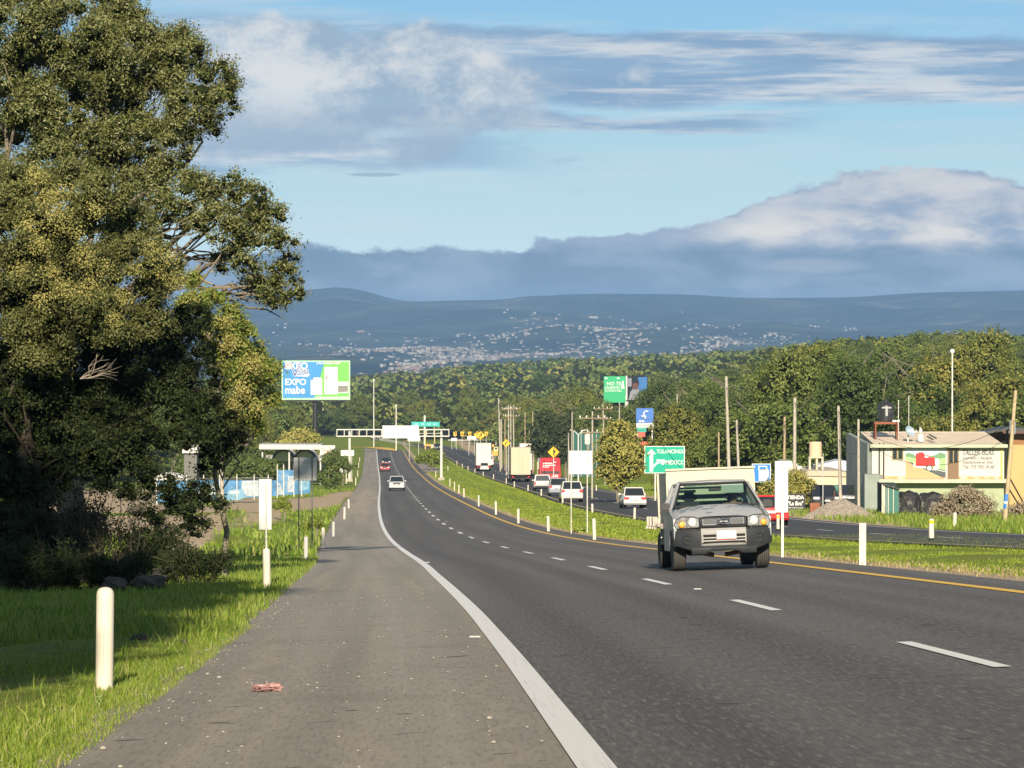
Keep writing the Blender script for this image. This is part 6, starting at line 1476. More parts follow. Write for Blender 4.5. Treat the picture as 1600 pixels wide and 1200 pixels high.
def side_building():
    D = 232; g = gp(1620, D); t = empty('ochre_building', g, 0, 'ochre building with a dark sloping roof right of the workshop', 'building')
    def Q(px, py): p = at(px, py, D); return p.x - g.x, p.z - g.z
    OC = mat('ochre_plaster', (.52, .37, .17), .9, var=.08, vs=.6)
    rect(t, Q, 1577, 1700, 694, 835, 0, 9, OC, 'wall'); rect(t, Q, 1577, 1700, 679, 694, -.05, 9, mat('brown_band', (.30, .15, .07), .9), 'upper_band')
    mb = MB(); pts = [Q(1519, 677), Q(1567, 667), Q(1700, 673), Q(1700, 679), Q(1568, 671.5), Q(1521, 680)]; mb.prism(pts, -1.5, 1.5, mat('dark_roof_sheet', (.05, .055, .06), .5)); mb.build('roof', t)
    mb = MB(); pts = [Q(1522, 680), Q(1568, 672), Q(1576, 679), Q(1576, 690), Q(1566, 693)]; mb.prism(pts, 2, 2.3, mat('brown_gable', (.22, .12, .07), .9)); mb.build('gable', t)
    rect(t, Q, 1568, 1571, 671, 697, -1.2, -1.1, BLACK, 'roof_post')
    tr = MB(); a_ = Q(1572, 662); tr.lathe([(.2, 0), (.22, .1), (.22, .8), (.1, .9)], mat('transformer_grey', (.3, .32, .34), .5), 10, c=(a_[0], -3, a_[1] - .6)); tr.build('transformer', t)
side_building()
def shed():
    D = 205; g = gp(1393, D); t = empty('green_shed', g, 0, 'dark green sheet metal shed with pale corner posts left of the scrap pile', 'shed')
    def Q(px, py): p = at(px, py, D); return p.x - g.x, p.z - g.z
    TG = mat('teal_sheet_metal', (.04, .15, .12), .5); 
    for i, (a_, b_) in enumerate([(1383, 1388), (1388.6, 1395.5), (1396.2, 1404.5)]):
        z = 757 + i * 2.2; mb = MB(); mb.prism([Q(a_, 812), Q(b_, 811), Q(b_, z + 1.5), Q(a_, z)], 0, .05, TG if i else mat('grey_teal_sheet', (.12, .2, .18), .5)); mb.build('sheet_panel', t)
    for a_ in (1388.2, 1395.8): rect(t, Q, a_ - .4, a_ + .5, 760, 812, -.03, .06, WSTEEL, 'corner_strip')
    rect(t, Q, 1377.5, 1382.5, 757, 812, -.1, .2, mat('cream_pillar', (.62, .54, .42), .9), 'pillar'); rect(t, Q, 1379, 1405, 757, 812, 1.5, 3.0, mat('shed_dark_back', (.03, .05, .045), .9), 'rear_body')
    mb = MB(); mb.prism([Q(1379, 756), Q(1406, 763.5), Q(1406, 765), Q(1379, 757.7)], -.2, 3.2, mat('dark_roof_sheet', (.05, .055, .06), .5)); mb.build('roof', t)
shed()
def scrap():
    # covered heap of dark scrap
    D = 207; rg = np.random.default_rng(4); m = mat('black_tarpaulin', (.02, .02, .022), .6, dirt=(.16, .15, .13), ds=2.2, darea=(.55, .62))
    for (x, w, h, l) in [(1418, 24, 46, 'black tarpaulin covered scrap heap beside the green shed'), (1455, 26, 44, 'second black tarpaulin covered heap behind the dry bush')]:
        iv, jf = ico(4); d = 1 + .06 * np.sin(iv[:, 0] * 9) * np.cos(iv[:, 2] * 7) + rg.normal(size=len(iv)) * .015
        V = np.sign(iv) * np.abs(iv) ** .55 * d[:, None] * np.array([S(w, D) * .82, .9, S(h, D) * .5]); V[:, 2] += S(h, D) * .3 + .04 * np.sin(V[:, 0] * 14) * (V[:, 2] > 0)
        g = gp(x, D + 1); o = link_me('scrap_heap', mesh_np('scrap_heap', V, 3, jf, [m]), loc=g); tag(o, l, 'scrap heap')
scrap()
def gravel():
    D = 196; g = gp(1313, D); rg = np.random.default_rng(8); n = 70; V = []; R = S(56, D); H = S(31, D)
    xs, ys = np.meshgrid(np.linspace(-1.15, 1.15, n), np.linspace(-1.15, 1.15, n)); r = np.hypot(xs * (1 + .05 * np.sin(ys * 4)), ys)
    z = np.clip(1.06 - r, -.12, None) ; z = np.where(z > .82, .82 + (z - .82) * .35, z) * H + rg.normal(size=r.shape) * .025 + .05 * np.sin(xs * 9) * np.sin(ys * 7)
    V = np.stack([xs * R, ys * R * .8, z], -1).reshape(-1, 3); i, j = np.meshgrid(np.arange(n - 1), np.arange(n - 1), indexing='ij')
    q = np.stack([i * n + j, i * n + j + 1, (i + 1) * n + j + 1, (i + 1) * n + j], -1).reshape(-1, 4)
    o = link_me('gravel_heap', mesh_np('gravel_heap', V, 4, q, [mat('grey_gravel', (.27, .235, .19), .95, var=.4, vs=9, bump=.9, bs=14)]), loc=g); tag(o, 'broad heap of grey gravel beside the far road in front of the concrete pole', 'gravel heap')
gravel()
def beige_building():
    D = 250; g = gp(1300, D); t = empty('beige_building', g, 0, 'low beige walled building with a concrete water tower left of the workshop', 'building')
    def Q(px, py): p = at(px, py, D); return p.x - g.x, p.z - g.z
    BG = mat('beige_plaster', (.60, .52, .38), .9, var=.08, vs=.8, dirt=(.42, .36, .27), ds=.7)
    mb = MB(); mb.prism([Q(1255, 800), Q(1255, 738), Q(1345, 743), Q(1345, 800)], 0, 8, BG); mb.build('wall', t)
    mb = MB(); mb.prism([Q(1252, 743), Q(1259, 735.5), Q(1310, 735.5), Q(1342, 743), Q(1342, 745)], -.15, 8.1, mat('beige_parapet', (.50, .43, .33), .9)); mb.build('parapet', t)
    for i, (a_, b_) in enumerate([(1226, 723), (1243, 727), (1250, 731), (1255, 735)]): rect(t, Q, a_, a_ + (17 if i == 0 else 8), b_, 745, 3, 6, WHITE, 'stepped_wall')
    mb = MB(); mb.prism([Q(1291, 735), Q(1330, 726), Q(1348, 729), Q(1348, 744)], 9, 12, mat('pale_sheet_roof', (.58, .62, .64), .4)); mb.build('sheet_roof', t)
    for px in (1267.5, 1278.5, 1287.5): rect(t, Q, px, px + 3.2, 716, 737, 2, 2.6, BG, 'tower_leg')
    a_ = Q(1278.5, 716); h = Q(0, 691.5)[1] - a_[1]; R = S(10, D)
    MB().lathe([(R, 0), (R, h * .94), (R * .9, h * .98), (R * .5, h)], mat('peach_plaster', (.66, .50, .34), .9, var=.06), 20, c=(a_[0], 2.3, a_[1])).build('water_tower_tank', t, smooth=True); rect(t, Q, 1267, 1290.5, 715.6, 717.5, 1.9, 2.8, BG, 'tower_slab')
beige_building()
def store_board():
    D = 222; t, w, h, cz = panel_sign('store_board', 'black board reading TIENDA La Era half hidden by the tall sign back', 'sign board', 1228, 1258, 771, 800, D, mat('black_board', (.025, .026, .03), .6), [1230, 1257], 0, WSTEEL, .05, .04)
    k = D / F; W_ = REFL_W
    text('lettering', 'TIENDA', 7.8 * k, W_, t, (-w * .43, -.035, cz + h * .20), bold=.01, sx=.94); text('lettering', '"La Era"', 8.2 * k, W_, t, (-w * .40, -.035, cz - h * .13), bold=.012, sx=.92)
    text('lettering', 'Abarrotes y mas', 3.9 * k, W_, t, (-w * .45, -.035, cz - h * .30), sx=.98); text('lettering', 'precios bajos', 3.9 * k, W_, t, (-w * .36, -.035, cz - h * .44), sx=.98)
store_board()
g = gp(1274, 208); o = MB().box((0, 0, .3), (.62, .5, .8), mat('rusty_drum', (.28, .11, .06), .85, var=.3)).build('rusty_box', loc=g, bevel=.04); tag(o, 'rusty red brown metal box left of the gravel heap', 'metal box')
# dark green screen left of golden tree
def screen():
    D = 430; t = empty('green_screen_wall', gp(920, D), 0, 'dark teal screen wall behind the double arm lamp', 'screen wall'); g = gp(920, D)
    def Q(px, py): p = at(px, py, D); return p.x - g.x, p.z - g.z
    for i in range(4): rect(t, Q, 896 + i * 12, 907.6 + i * 12, 675, 745, 0, .1, mat('teal_screen', (.02, .10, .085), .7), 'screen_panel')
    for i in range(5): rect(t, Q, 895.5 + i * 12, 896.3 + i * 12, 673, 745, -.1, 0, GALV, 'screen_post')
screen()
# ---- left side: canopy building, blue fence
def canopy():
    D = 470; g = gp(465, D); t = empty('canopy_building', g, 0, 'low building with a long white fascia and pale arched vaults left of the gantry', 'building')
    def Q(px, py): p = at(px, py, D); return p.x - g.x, p.z - g.z
    FW = mat('fascia_white', (.52, .52, .53), .6, dirt=(.5, .5, .5), ds=.5)
    mb = MB(); mb.prism([Q(405, 702), Q(405, 694.5), Q(502, 695), Q(502, 702.5)], 0, 6, FW); mb.build('fascia', t)
    VW = mat('vault_white', (.62, .60, .56), .8)
    for (xc, r) in ((440, 16), (474, 16)):
        pts = [Q(xc - r, 722)] + [Q(xc - r * math.cos(i * math.pi / 10), 721 - 15.5 * math.sin(i * math.pi / 10)) for i in range(11)] + [Q(xc + r, 722)]
        mb = MB(); mb.prism(pts, 4, 12, VW); mb.build('vault', t)
        arc = [(Q(xc - (r + .6) * math.cos(i * math.pi / 10), 721 - 16.3 * math.sin(i * math.pi / 10))) for i in range(11)]; mb = MB(); mb.path([(a_, 3.9, b_) for a_, b_ in arc], .16, mat('vault_edge', (.08, .09, .1), .7), 4); mb.build('vault_edge', t)
    rect(t, Q, 405, 500, 716, 760, 12, 13, mat('grey_back_wall', (.30, .29, .27), .9), 'rear_wall')  # rear wall in a plain mid grey
    for px in (499, 408, 450): rect(t, Q, px, px + 2.2, 702, 760, 1, 1.3, FW, 'column')
canopy()
def fence():
    M_B = mat('blue_mesh_banner', (.07, .20, .38), .8, var=.4, vs=1.4, dirt=(.20, .33, .45), ds=.9); M_W = mat('banner_white_print', (.38, .44, .48), .8, var=.3, vs=2.5); M_C = mat('banner_cyan_print', (.17, .33, .45), .8, var=.3, vs=2.5)
    D0 = 318; g = gp(350, D0); t = empty('blue_fence', g, 0, 'fence hung with blue banners printed with white vehicles beyond the dirt track', 'fence')
    def Q(px, py, D=D0): p = at(px, py, D); return p.x - g.x, p.z - g.z
    top = lambda x: 752 - (x - 260) * .004 if x < 428 else 740; bot = lambda x: 786 - (x - 250) * .062
    edges = [244, 265, 290.5, 317.5, 342.5, 369.5, 396.5, 418.5, 432, 442, 458, 470, 484]
    for a_, b_ in zip(edges, edges[1:]):
        yo = 0 if b_ <= 432 else .6; tp_ = 750.5 if b_ <= 432 else (735 if b_ <= 470 else 741)
        mb = MB(); mb.prism([Q(a_, bot(a_)), Q(a_, tp_), Q(b_, tp_), Q(b_, bot(b_))], yo, yo + .03, M_B); mb.build('banner', t)
        MB().cyl((Q(a_, 0)[0], yo - .06, Q(0, bot(a_))[1] - .2), (Q(a_, 0)[0], yo - .06, Q(0, tp_ - 9)[1]), .045, .045, WSTEEL, 6).build('post', t)
    def P_(pts, m, y=-.02): mb = MB(); mb.prism([Q(*p) for p in pts], y, y + .01, m); mb.build('vehicle_print', t)
    P_([(304, 772), (309, 764), (317, 759), (324, 757), (334, 756), (338, 763), (336, 774), (330, 779), (322, 783), (312, 778)], M_W); P_([(310, 768), (318, 761), (325, 762), (323, 768), (312, 772)], M_C, -.035); P_([(290, 776), (305, 773), (320, 780), (330, 784), (300, 784)], M_C)
    P_([(355, 782), (356, 768), (362, 764.5), (376, 764), (381, 768), (383, 777), (375, 781)], M_C); P_([(358, 772), (360, 767), (374, 766.5), (374, 772)], M_W, -.035)
    P_([(377, 763), (378, 751), (408, 750.5), (408, 775), (385, 775)], M_W); P_([(425, 774), (426, 761), (431, 754.5), (436, 755), (440, 763), (442, 773)], M_W, .55); P_([(428, 762), (431, 757), (436, 757.5), (437, 762)], M_B, .54)
    P_([(449, 770), (449, 744), (462, 744), (462, 752), (458, 753), (458, 769)], M_W, .55); P_([(472, 768), (466, 768), (466, 752), (482, 751), (482, 765)], M_C, .55)
    for k, y in enumerate((746.5, 748.5)): mb = MB(); a_, b_ = Q(262, y + 1), Q(428, y - .5); mb.path([(a_[0], -.1, a_[1]), (b_[0], -.1, b_[1])], .015, GALV, 3); mb.build('wire', t)
fence()
def tent():
    D = 335; g = gp(272, D); t = empty('white_tent', g, 0, 'white tent roof and cloth behind the left end of the blue fence', 'tent')
    def Q(px, py): p = at(px, py, D); return p.x - g.x, p.z - g.z
    m = mat('tent_cloth', (.72, .70, .66), .8, var=.08, vs=1)
    mb = MB(); mb.prism([Q(236, 756), Q(246, 741), Q(262, 739), Q(278, 742), Q(291, 750), Q(291, 753)], 0, 3, m); mb.build('roof', t)
    mb = MB(); mb.prism([Q(243, 775), Q(243, 754), Q(280, 754), Q(276, 775)], .5, .6, mat('tent_wall_cloth', (.55, .55, .55), .8)); mb.build('wall', t)
    g2 = gp(305, 360); t2 = empty('white_shed', g2, 0, 'pale shed roof glimpsed between the branches left of the concrete pole', 'shed')
    def Q2(px, py): p = at(px, py, 360); return p.x - g2.x, p.z - g2.z
    mb = MB(); mb.prism([Q2(284, 708), Q2(287, 698), Q2(303, 696), Q2(312, 704), Q2(308, 708)], 0, 4, m); mb.build('roof', t2); mb = MB(); mb.prism([Q2(287, 750), Q2(287, 708), Q2(307, 708), Q2(307, 750)], .4, 3.6, mat('grey_shed_wall', (.16, .16, .15), .9)); mb.build('wall', t2)
tent()
# far concrete parapets and guard rails near the curve
def parapet(name, label, pts, h, m, posts=False, cat='parapet'):
    P_ = [at(*p) for p in pts]; mb = MB()
    for a_, b_ in zip(P_, P_[1:]): mb.add([a_, b_, b_ + Vector((0, 0, h)), a_ + Vector((0, 0, h)), a_ + Vector((0, .3, 0)), b_ + Vector((0, .3, 0)), b_ + Vector((0, .3, h)), a_ + Vector((0, .3, h))], [(0, 1, 2, 3), (7, 6, 5, 4), (3, 2, 6, 7), (4, 5, 1, 0), (0, 3, 7, 4), (1, 5, 6, 2)], m)
    tag(mb.build(name), label, cat)
parapet('concrete_parapet', 'pale concrete ramp parapet behind the gantry rising to the left', [(584, 687, 1010), (600, 690, 1000), (620, 694.5, 985), (645, 700.5, 960), (668, 706, 930)], .95, mat('pale_concrete', (.62, .60, .54), .9))
parapet('guard_rail', 'grey guard rail crossing behind the end of the near carriageway', [(545, 699.5, 990), (580, 700, 985), (610, 702, 970), (640, 706, 950)], .5, mat('rail_steel', (.38, .38, .36), .6), cat='guard rail')
parapet('guard_rail', 'grey guard rail on the far right of the junction', [(700, 690, 1030), (745, 690, 1030), (790, 689.5, 1040), (830, 692, 1040)], .6, mat('rail_steel', (.38, .38, .36), .6), cat='guard rail')
for (x, D, l) in [(587, 860, 'grey tree trunk like post left of the gantry')]: pass
# ------------------------------------------------------------------ vehicles
GLASS_D = mat('dark_car_glass', (.02, .025, .028), .06, spec=.9)
RED_L = mat('red_tail_light', (.55, .02, .02), .25, spec=.7); AMB_L = mat('amber_lens', (.85, .35, .03), .3); CLR_L = mat('clear_headlight', (.75, .76, .76), .12, spec=.9); PLATE = mat('number_plate', (.6, .59, .57), .4); UNDER = mat('dark_underbody', (.015, .015, .015), .9)
def carpaint(n, c, r=.3): return mat(n, c, r, 0, coat=.6, dirt=tuple(x * .75 + .04 for x in c), ds=1.2, darea=(.55, .85))
def wheel(t, x, y, R=.32, W=.2, dual=False, rimm=None):
    w = empty_part('wheel', t, (x, y, R))
    mb = MB(); mb.lathe([(R * .7, -W / 2), (R * .94, -W / 2), (R, -W * .36), (R, W * .36), (R * .94, W / 2), (R * .7, W / 2)], DARKRUB, 20, axis='X'); o = mb.build('tyre', w, smooth=True)
    s_ = 1 if x > 0 else -1
    mb = MB(); mb.lathe([(R * .68, -W * .40), (R * .68, W * .40)], rimm or GALV, 14, axis='X'); mb.build('rim', w)
    return w
def empty_part(name, parent, loc):
    o = bpy.data.objects.new(name, None); col.objects.link(o); o.parent = parent; o.location = loc; o.empty_display_size = .1; return o
def loft(secs, m, mb):
    """secs: list of rings (same count) -> skin with caps"""
    n = len(secs[0]); vs = [p for s_ in secs for p in s_]; fs = []
    for k in range(len(secs) - 1):
        for i in range(n): fs.append((k * n + i, k * n + (i + 1) % n, (k + 1) * n + (i + 1) % n, (k + 1) * n + i))
    fs.append(tuple(range(n - 1, -1, -1))); fs.append(tuple((len(secs) - 1) * n + i for i in range(n))); mb.add(vs, fs, m)
def ring(y, w, z0, z1, inset=.0, r=.08):
    """cross-section at y, half width w, from z0 to z1 with rounded top corners, half width at top w-inset"""
    pts = [(-w + .04, z0), (-w, z0 + .12), (-w, (z0 + z1) / 2), (-w + inset, z1 - r), (-w + inset + r, z1), (w - inset - r, z1), (w - inset, z1 - r), (w, (z0 + z1) / 2), (w, z0 + .12), (w - .04, z0)]
    return [(x, y, z) for x, z in pts]
def car(name, label, x, y, w, kind, paint_m, rear=True, group=None, hd=None, D=None, cat='car', L=None):
    """body axis: local -y is the end that faces the camera"""
    g = hit(x, y) if D is None else gp(x, D); g.z = float(gz(g.x, g.y)) + .004
    slope = (float(gz(g.x, g.y + 3)) - float(gz(g.x, g.y - 3))) / 6
    fx = dashx if hd is None else oppx; head = -(float(fx(g.y + 10)) - float(fx(g.y - 10))) / 20
    t = empty(name, g, 0, label, cat, group, rot=(math.atan(slope), 0, math.atan(head)))
    hw = w / 2; G_ = GLASS_D
    H = {'sedan': 1.42, 'suv': 1.62, 'hatch': 1.5, 'pickup': 1.68, 'van': 2.2}[kind]; L = L or {'sedan': 4.4, 'suv': 4.4, 'hatch': 3.9, 'pickup': 5.1, 'van': 4.8}[kind]
    belt = {'sedan': .88, 'suv': 1.02, 'hatch': .95, 'pickup': 1.02, 'van': 1.15}[kind]; z0 = .26
    mb = MB()
    if kind == 'van': secs = [ring(0, hw * .94, z0 + .1, H * .95, .12), ring(.15, hw, z0, H, .12), ring(L * .72, hw, z0, H, .12), ring(L * .82, hw, z0, belt + .1, .05), ring(L, hw * .9, z0 + .1, .8, .05)]
    elif rear and kind != 'pickup': secs = [ring(0, hw * .93, z0 + .12, belt * .80, .04), ring(.06, hw * .98, z0 + .02, belt * .97, .05), ring(.35, hw, z0, belt, .05), ring(L * .7, hw, z0, belt, .05), ring(L * .9, hw * .97, z0, belt * .88, .06), ring(L, hw * .88, z0 + .1, belt * .72, .08)]
    elif kind == 'pickup': secs = [ring(0, hw * .96, z0 + .15, belt, .03), ring(.05, hw, z0 + .1, belt, .03), ring(L * .8, hw, z0, belt, .05), ring(L, hw * .9, z0 + .1, belt * .8, .06)]
    else: secs = [ring(0, hw * .9, z0 + .1, belt * .74, .07), ring(.12, hw * .97, z0, belt * .84, .06), ring(.9, hw, z0, belt * .97, .06), ring(L * .6, hw, z0, belt, .05), ring(L * .95, hw, z0, belt, .05), ring(L, hw * .95, z0 + .1, belt * .9, .05)]
    loft(secs, paint_m, mb); mb.build('body', t, smooth=True)
    if kind != 'van':
        if rear: y0, y1, y2, y3 = {'sedan': (.55, 1.1, 2.5, 3.25), 'suv': (.06, .42, 2.7, 3.4), 'hatch': (.1, .5, 2.3, 3.0), 'pickup': (2.0, 2.15, 3.2, 3.9)}[kind]
        else: y0, y1, y2, y3 = {'sedan': (1.05, 1.85, 3.3, 4.0), 'suv': (1.0, 1.65, 3.9, 4.3), 'hatch': (.95, 1.65, 3.3, 3.8), 'pickup': (1.1, 1.8, 2.8, 3.1)}[kind]
        mb = MB(); tw = hw * .80
        def rg_(y, wl, z): return [(-wl, y, z), (wl, y, z)]
        b = belt - .02; v = [(-hw * .93, y0, b), (hw * .93, y0, b), (hw * .93, y3, b), (-hw * .93, y3, b), (-tw, y1, H - .03), (tw, y1, H - .03), (tw, y2, H - .03), (-tw, y2, H - .03)]
        mb.add(v, [(0, 1, 5, 4), (1, 2, 6, 5), (2, 3, 7, 6), (3, 0, 4, 7), (4, 5, 6, 7)], paint_m); mb.build('cabin', t)
        mb = MB(); mb.box((0, (y1 + y2) / 2, H - .01), (tw * 1.96, (y2 - y1) * 1.02, .06), paint_m, taper=(.94, .94)); mb.build('roof', t)
        def win(a_, b_, c_, d_, nm, off):
            P_ = [Vector(q) for q in (a_, b_, c_, d_)]; c = sum(P_, Vector()) / 4; n = (P_[1] - P_[0]).cross(P_[3] - P_[0]).normalized()
            if n.dot(Vector(off)) < 0: n = -n
            P_ = [c + (q - c) * Vector((.90, 1, 1))[0] + n * .012 for q in P_]; mb = MB(); mb.quad(P_, G_); mb.build(nm, t, fixn=False)
        win(v[0], v[1], v[5], v[4], 'rear_window' if rear else 'windscreen', (0, -1, 0)); win(v[1], v[2], v[6], v[5], 'side_window', (1, 0, 0)); win(v[3], v[0], v[4], v[7], 'side_window', (-1, 0, 0))
        if kind == 'pickup' and rear: MB().box((0, .95, belt - .02), (hw * 1.7, 1.8, .02), UNDER).build('cargo_bed', t)
    else:
        MB().box((0, -.01, H * .76), (w * .74, .03, H * .26), G_).build('rear_window' if rear else 'windscreen', t)
    lm = RED_L if rear else CLR_L; nm = 'tail_light' if rear else 'headlight'
    lz = {'sedan': belt * .80, 'suv': belt * .86, 'hatch': belt * .85, 'pickup': belt * .80, 'van': 1.0}[kind]
    for s_ in (-1, 1):
        if kind in ('suv', 'hatch') and rear: mb = MB(); mb.box((s_ * hw * .80, .01, lz), (hw * .32, .14, .17), lm)
        elif kind in ('pickup', 'van') and rear: mb = MB(); mb.box((s_ * hw * .90, .02, lz), (.12, .1, .34), lm)
        else: mb = MB(); mb.box((s_ * hw * .72, .04 if not rear else .02, lz * (.93 if not rear else 1)), (hw * .42, .14, .15), lm)
        mb.build(nm, t)
        MB().box((s_ * (hw + .06), (L * .33 if not rear else L * .66), belt + .08), (.16, .1, .13), paint_m).build('wing_mirror', t)
    MB().box((0, -.02 if kind != 'sedan' else 0, z0 + .2), (w * .92, .16, .2), BLACK if kind in ('pickup',) else paint_m).build('bumper', t)
    MB().box((0, -.03, lz - (.05 if rear else .22)), (.42, .12, .12), PLATE).build('number_plate', t)
    if not rear: MB().box((0, -.01, lz * .9), (w * .42, .12, .14), BLACK).build('grille', t)
    MB().box((0, L / 2, z0 + .02), (w * .9, L * .9, .12), UNDER).build('underbody', t)
    for s_ in (-1, 1):
        for yy in (.8, L - .8): wheel(t, s_ * (hw - .10), yy, .31 if kind != 'pickup' else .36)
    return t
C_ = carpaint
car('oncoming_suv', 'silver compact SUV driving towards the camera in the outer lane', 620, 767, 1.78, 'suv', C_('silver_paint', (.46, .48, .50)), rear=False)
t = car('oncoming_car', 'red and white small car driving towards the camera under the gantry', 601.5, 737, 1.7, 'hatch', C_('faded_red_paint', (.40, .05, .05)), rear=False)
car('oncoming_car', 'dark car following the red car beyond the gantry', 603.5, 727.5, 1.75, 'hatch', C_('black_paint', (.03, .035, .04)), rear=False)
car('parked_car', 'dark car with white front waiting at the far junction right of the gantry leg', 683, 703, 1.8, 'hatch', C_('black_paint', (.03, .035, .04)), rear=False)
car('white_sedan', 'white sedan driving away closest to the green sign', 992.5, 795, 1.58, 'sedan', C_('white_car_paint', (.58, .57, .54)), hd=1)
car('white_suv', 'white hatchback SUV driving away seen through the white panel posts', 894, 785, 1.74, 'suv', C_('white_car_paint', (.58, .57, .54)), hd=1)
car('grey_suv', 'grey SUV driving away just left of the white SUV', 872.5, 775.5, 1.72, 'suv', C_('blue_grey_paint', (.26, .29, .34)), hd=1)
car('white_pickup', 'white pickup driving away behind the red bus', 848.5, 767, 1.84, 'pickup', C_('white_car_paint', (.58, .57, .54)), hd=1, cat='pickup truck')
car('white_hatchback', 'white hatchback driving away beside the beige box truck', 804, 751.5, 1.75, 'hatch', C_('white_car_paint', (.58, .57, .54)), hd=1)
car('small_white_car', 'small white car driving away below the white van', 757, 736.5, 1.6, 'hatch', C_('white_car_paint', (.58, .57, .54)), hd=1)
car('white_van', 'tall white van driving away in front of the farther box truck', 764, 729, 1.85, 'van', C_('white_car_paint', (.58, .57, .54)), hd=1, cat='van')
car('red_car', 'red car driving away mostly hidden behind the oncoming pickup truck', 1205, 822, 1.75, 'sedan', C_('bright_red_paint', (.58, .02, .02)), hd=1)
car('parked_car', 'dark car parked behind the gravel heap, left of two', 1292, 0, 1.8, 'suv', C_('black_paint', (.03, .035, .04)), rear=False, D=224); car('parked_car', 'black car parked behind the gravel heap, right of two', 1330, 0, 1.8, 'suv', C_('black_paint', (.03, .035, .04)), rear=True, D=226)
car('parked_car', 'dark car passing on the far ramp behind the gantry truss', 586, 688, 2.2, 'suv', C_('black_paint', (.03, .035, .04)), rear=False)

def box_truck(name, label, x0, x1, ytop, ybot, D, bodym, L=9, lights=True, sidem=None, cab=False):
    xc = (x0 + x1) / 2; g = gp(xc, D); g.z = float(gz(g.x, g.y)); head = -(float(oppx(D + 10)) - float(oppx(D - 10))) / 20
    t = empty(name, g, 0, label, 'truck', None, rot=(-.03, 0, math.atan(head))); w = S(x1 - x0, D); zt = at(xc, ytop, D).z - g.z; zb = 1.05
    MB().box((0, L / 2, (zt + zb) / 2), (w, L, zt - zb), bodym).build('box_body', t)
    FRM = mat('truck_frame_trim', (.42, .40, .34), .6)
    for s_ in (-1, 1):
        MB().box((s_ * w * .25, -.02, (zt + zb) / 2), (w * .485, .035, (zt - zb) * .96), bodym).build('rear_door', t); MB().box((s_ * w * .492, -.03, (zt + zb) / 2), (.05, .06, zt - zb + .04), FRM).build('corner_post', t)
        MB().cyl((s_ * w * .08, -.06, zb + .05), (s_ * w * .08, -.06, zt - .1), .02, .02, FRM, 5).build('lock_rod', t)
    for z in (zb - .02, zt + .02): MB().box((0, -.03, z), (w * 1.01, .08, .07), FRM).build('end_rail', t)
    MB().box((0, L / 2, .8), (w * .5, L, .3), UNDER).build('chassis', t); MB().box((0, .3, .55), (w * .9, .12, .16), BLACK).build('bumper', t)
    for s_ in (-1, 1):
        MB().box((s_ * w * .4, .1, .72), (.3, .08, .14), RED_L).build('tail_light', t); MB().box((s_ * w * .34, 1.0, .5), (.5, .05, .55), UNDER).build('mudflap', t)
        for yy in (1.6, 2.8, L + 1.2): wheel(t, s_ * (w * .5 - .2), yy, .5, .5 if yy < 4 else .3)
    MB().box((0, .2, .72), (.5, .06, .16), PLATE).build('number_plate', t)
    MB().box((0, L + 1.1, 1.6), (w * .94, 2.0, 2.2), WHITE).build('cab', t)
    return t
box_truck('box_truck', 'large beige box truck driving away in the middle of the traffic queue', 798.5, 829, 699, 737, 478, mat('beige_box_panel', (.50, .45, .32), .6, var=.05, vs=2), 8)
box_truck('box_truck', 'pale box truck driving away behind the white van', 744, 767.5, 692.5, 725, 622, mat('grey_white_box_panel', (.58, .57, .53), .6, var=.06, vs=2), 8)
box_truck('box_truck', 'white box truck in the right lane mostly hidden by the beige one', 812, 834.5, 693, 735, 545, WHITE, 6)
def bus():
    D = 428; x0, x1, yt = 843, 876.5, 715; xc = (x0 + x1) / 2; g = gp(xc, D); g.z = float(gz(g.x, g.y)); t = empty('red_bus', g, 0, 'red intercity bus driving away between the beige truck and the white panel', 'bus', None, rot=(-.035, 0, .02)); w = S(x1 - x0, D); H = at(xc, yt, D).z - g.z
    RB = C_('bus_red_paint', (.60, .015, .03)); mb = MB(); loft([ring(0, w * .48, .4, H * .97, .1, .15), ring(.2, w / 2, .35, H, .1, .15), ring(11.5, w / 2, .35, H, .1, .15), ring(11.9, w * .47, .45, H * .96, .1, .15)], RB, mb); mb.build('body', t, smooth=True)
    MB().box((0, -.01, H * .80), (w * .8, .04, H * .2), mat('bus_rear_glass', (.40, .03, .04), .1, spec=.8)).build('rear_window', t)
    WP = mat('bus_white_lettering', (.8, .72, .72), .5); text('lettering', 'ADO', .5, WP, t, (-w * .36, -.04, H * .72), bold=.03) if False else None
    for (a_, z_, c_, d_) in [(-.12, .80, .44, .035), (-.05, .73, .6, .03), (-.2, .67, .3, .03), (.22, .84, .12, .03)]: MB().box((a_ * w, -.035, z_ * H), (c_ * w, .01, d_ * H), WP).build('lettering_band', t)
    mb = MB(); pts = [(.05, .30), (.16, .38), (.14, .29), (.26, .40), (.25, .30), (.36, .40), (.34, .27)]; mb.path([(a_ * w, -.04, z_ * H) for a_, z_ in pts], .05, WP, 4); mb.build('script_lettering', t)
    MB().box((0, -.02, H * .48), (w * .88, .05, H * .09), BLACK).build('engine_grille', t); MB().box((0, -.04, .5), (w * .94, .14, .3), RB).build('bumper', t); MB().box((0, -.1, .75), (.5, .04, .14), PLATE).build('number_plate', t)
    for s_ in (-1, 1):
        MB().box((s_ * w * .44, -.02, H * .3), (.16, .06, .5), RED_L).build('tail_light', t); MB().box((s_ * (w / 2 + .01), 5.5, H * .72), (.03, 9.5, H * .26), GLASS_D).build('side_window', t)
        for yy in (3, 9.5): wheel(t, s_ * (w / 2 - .18), yy, .5, .3)
bus()
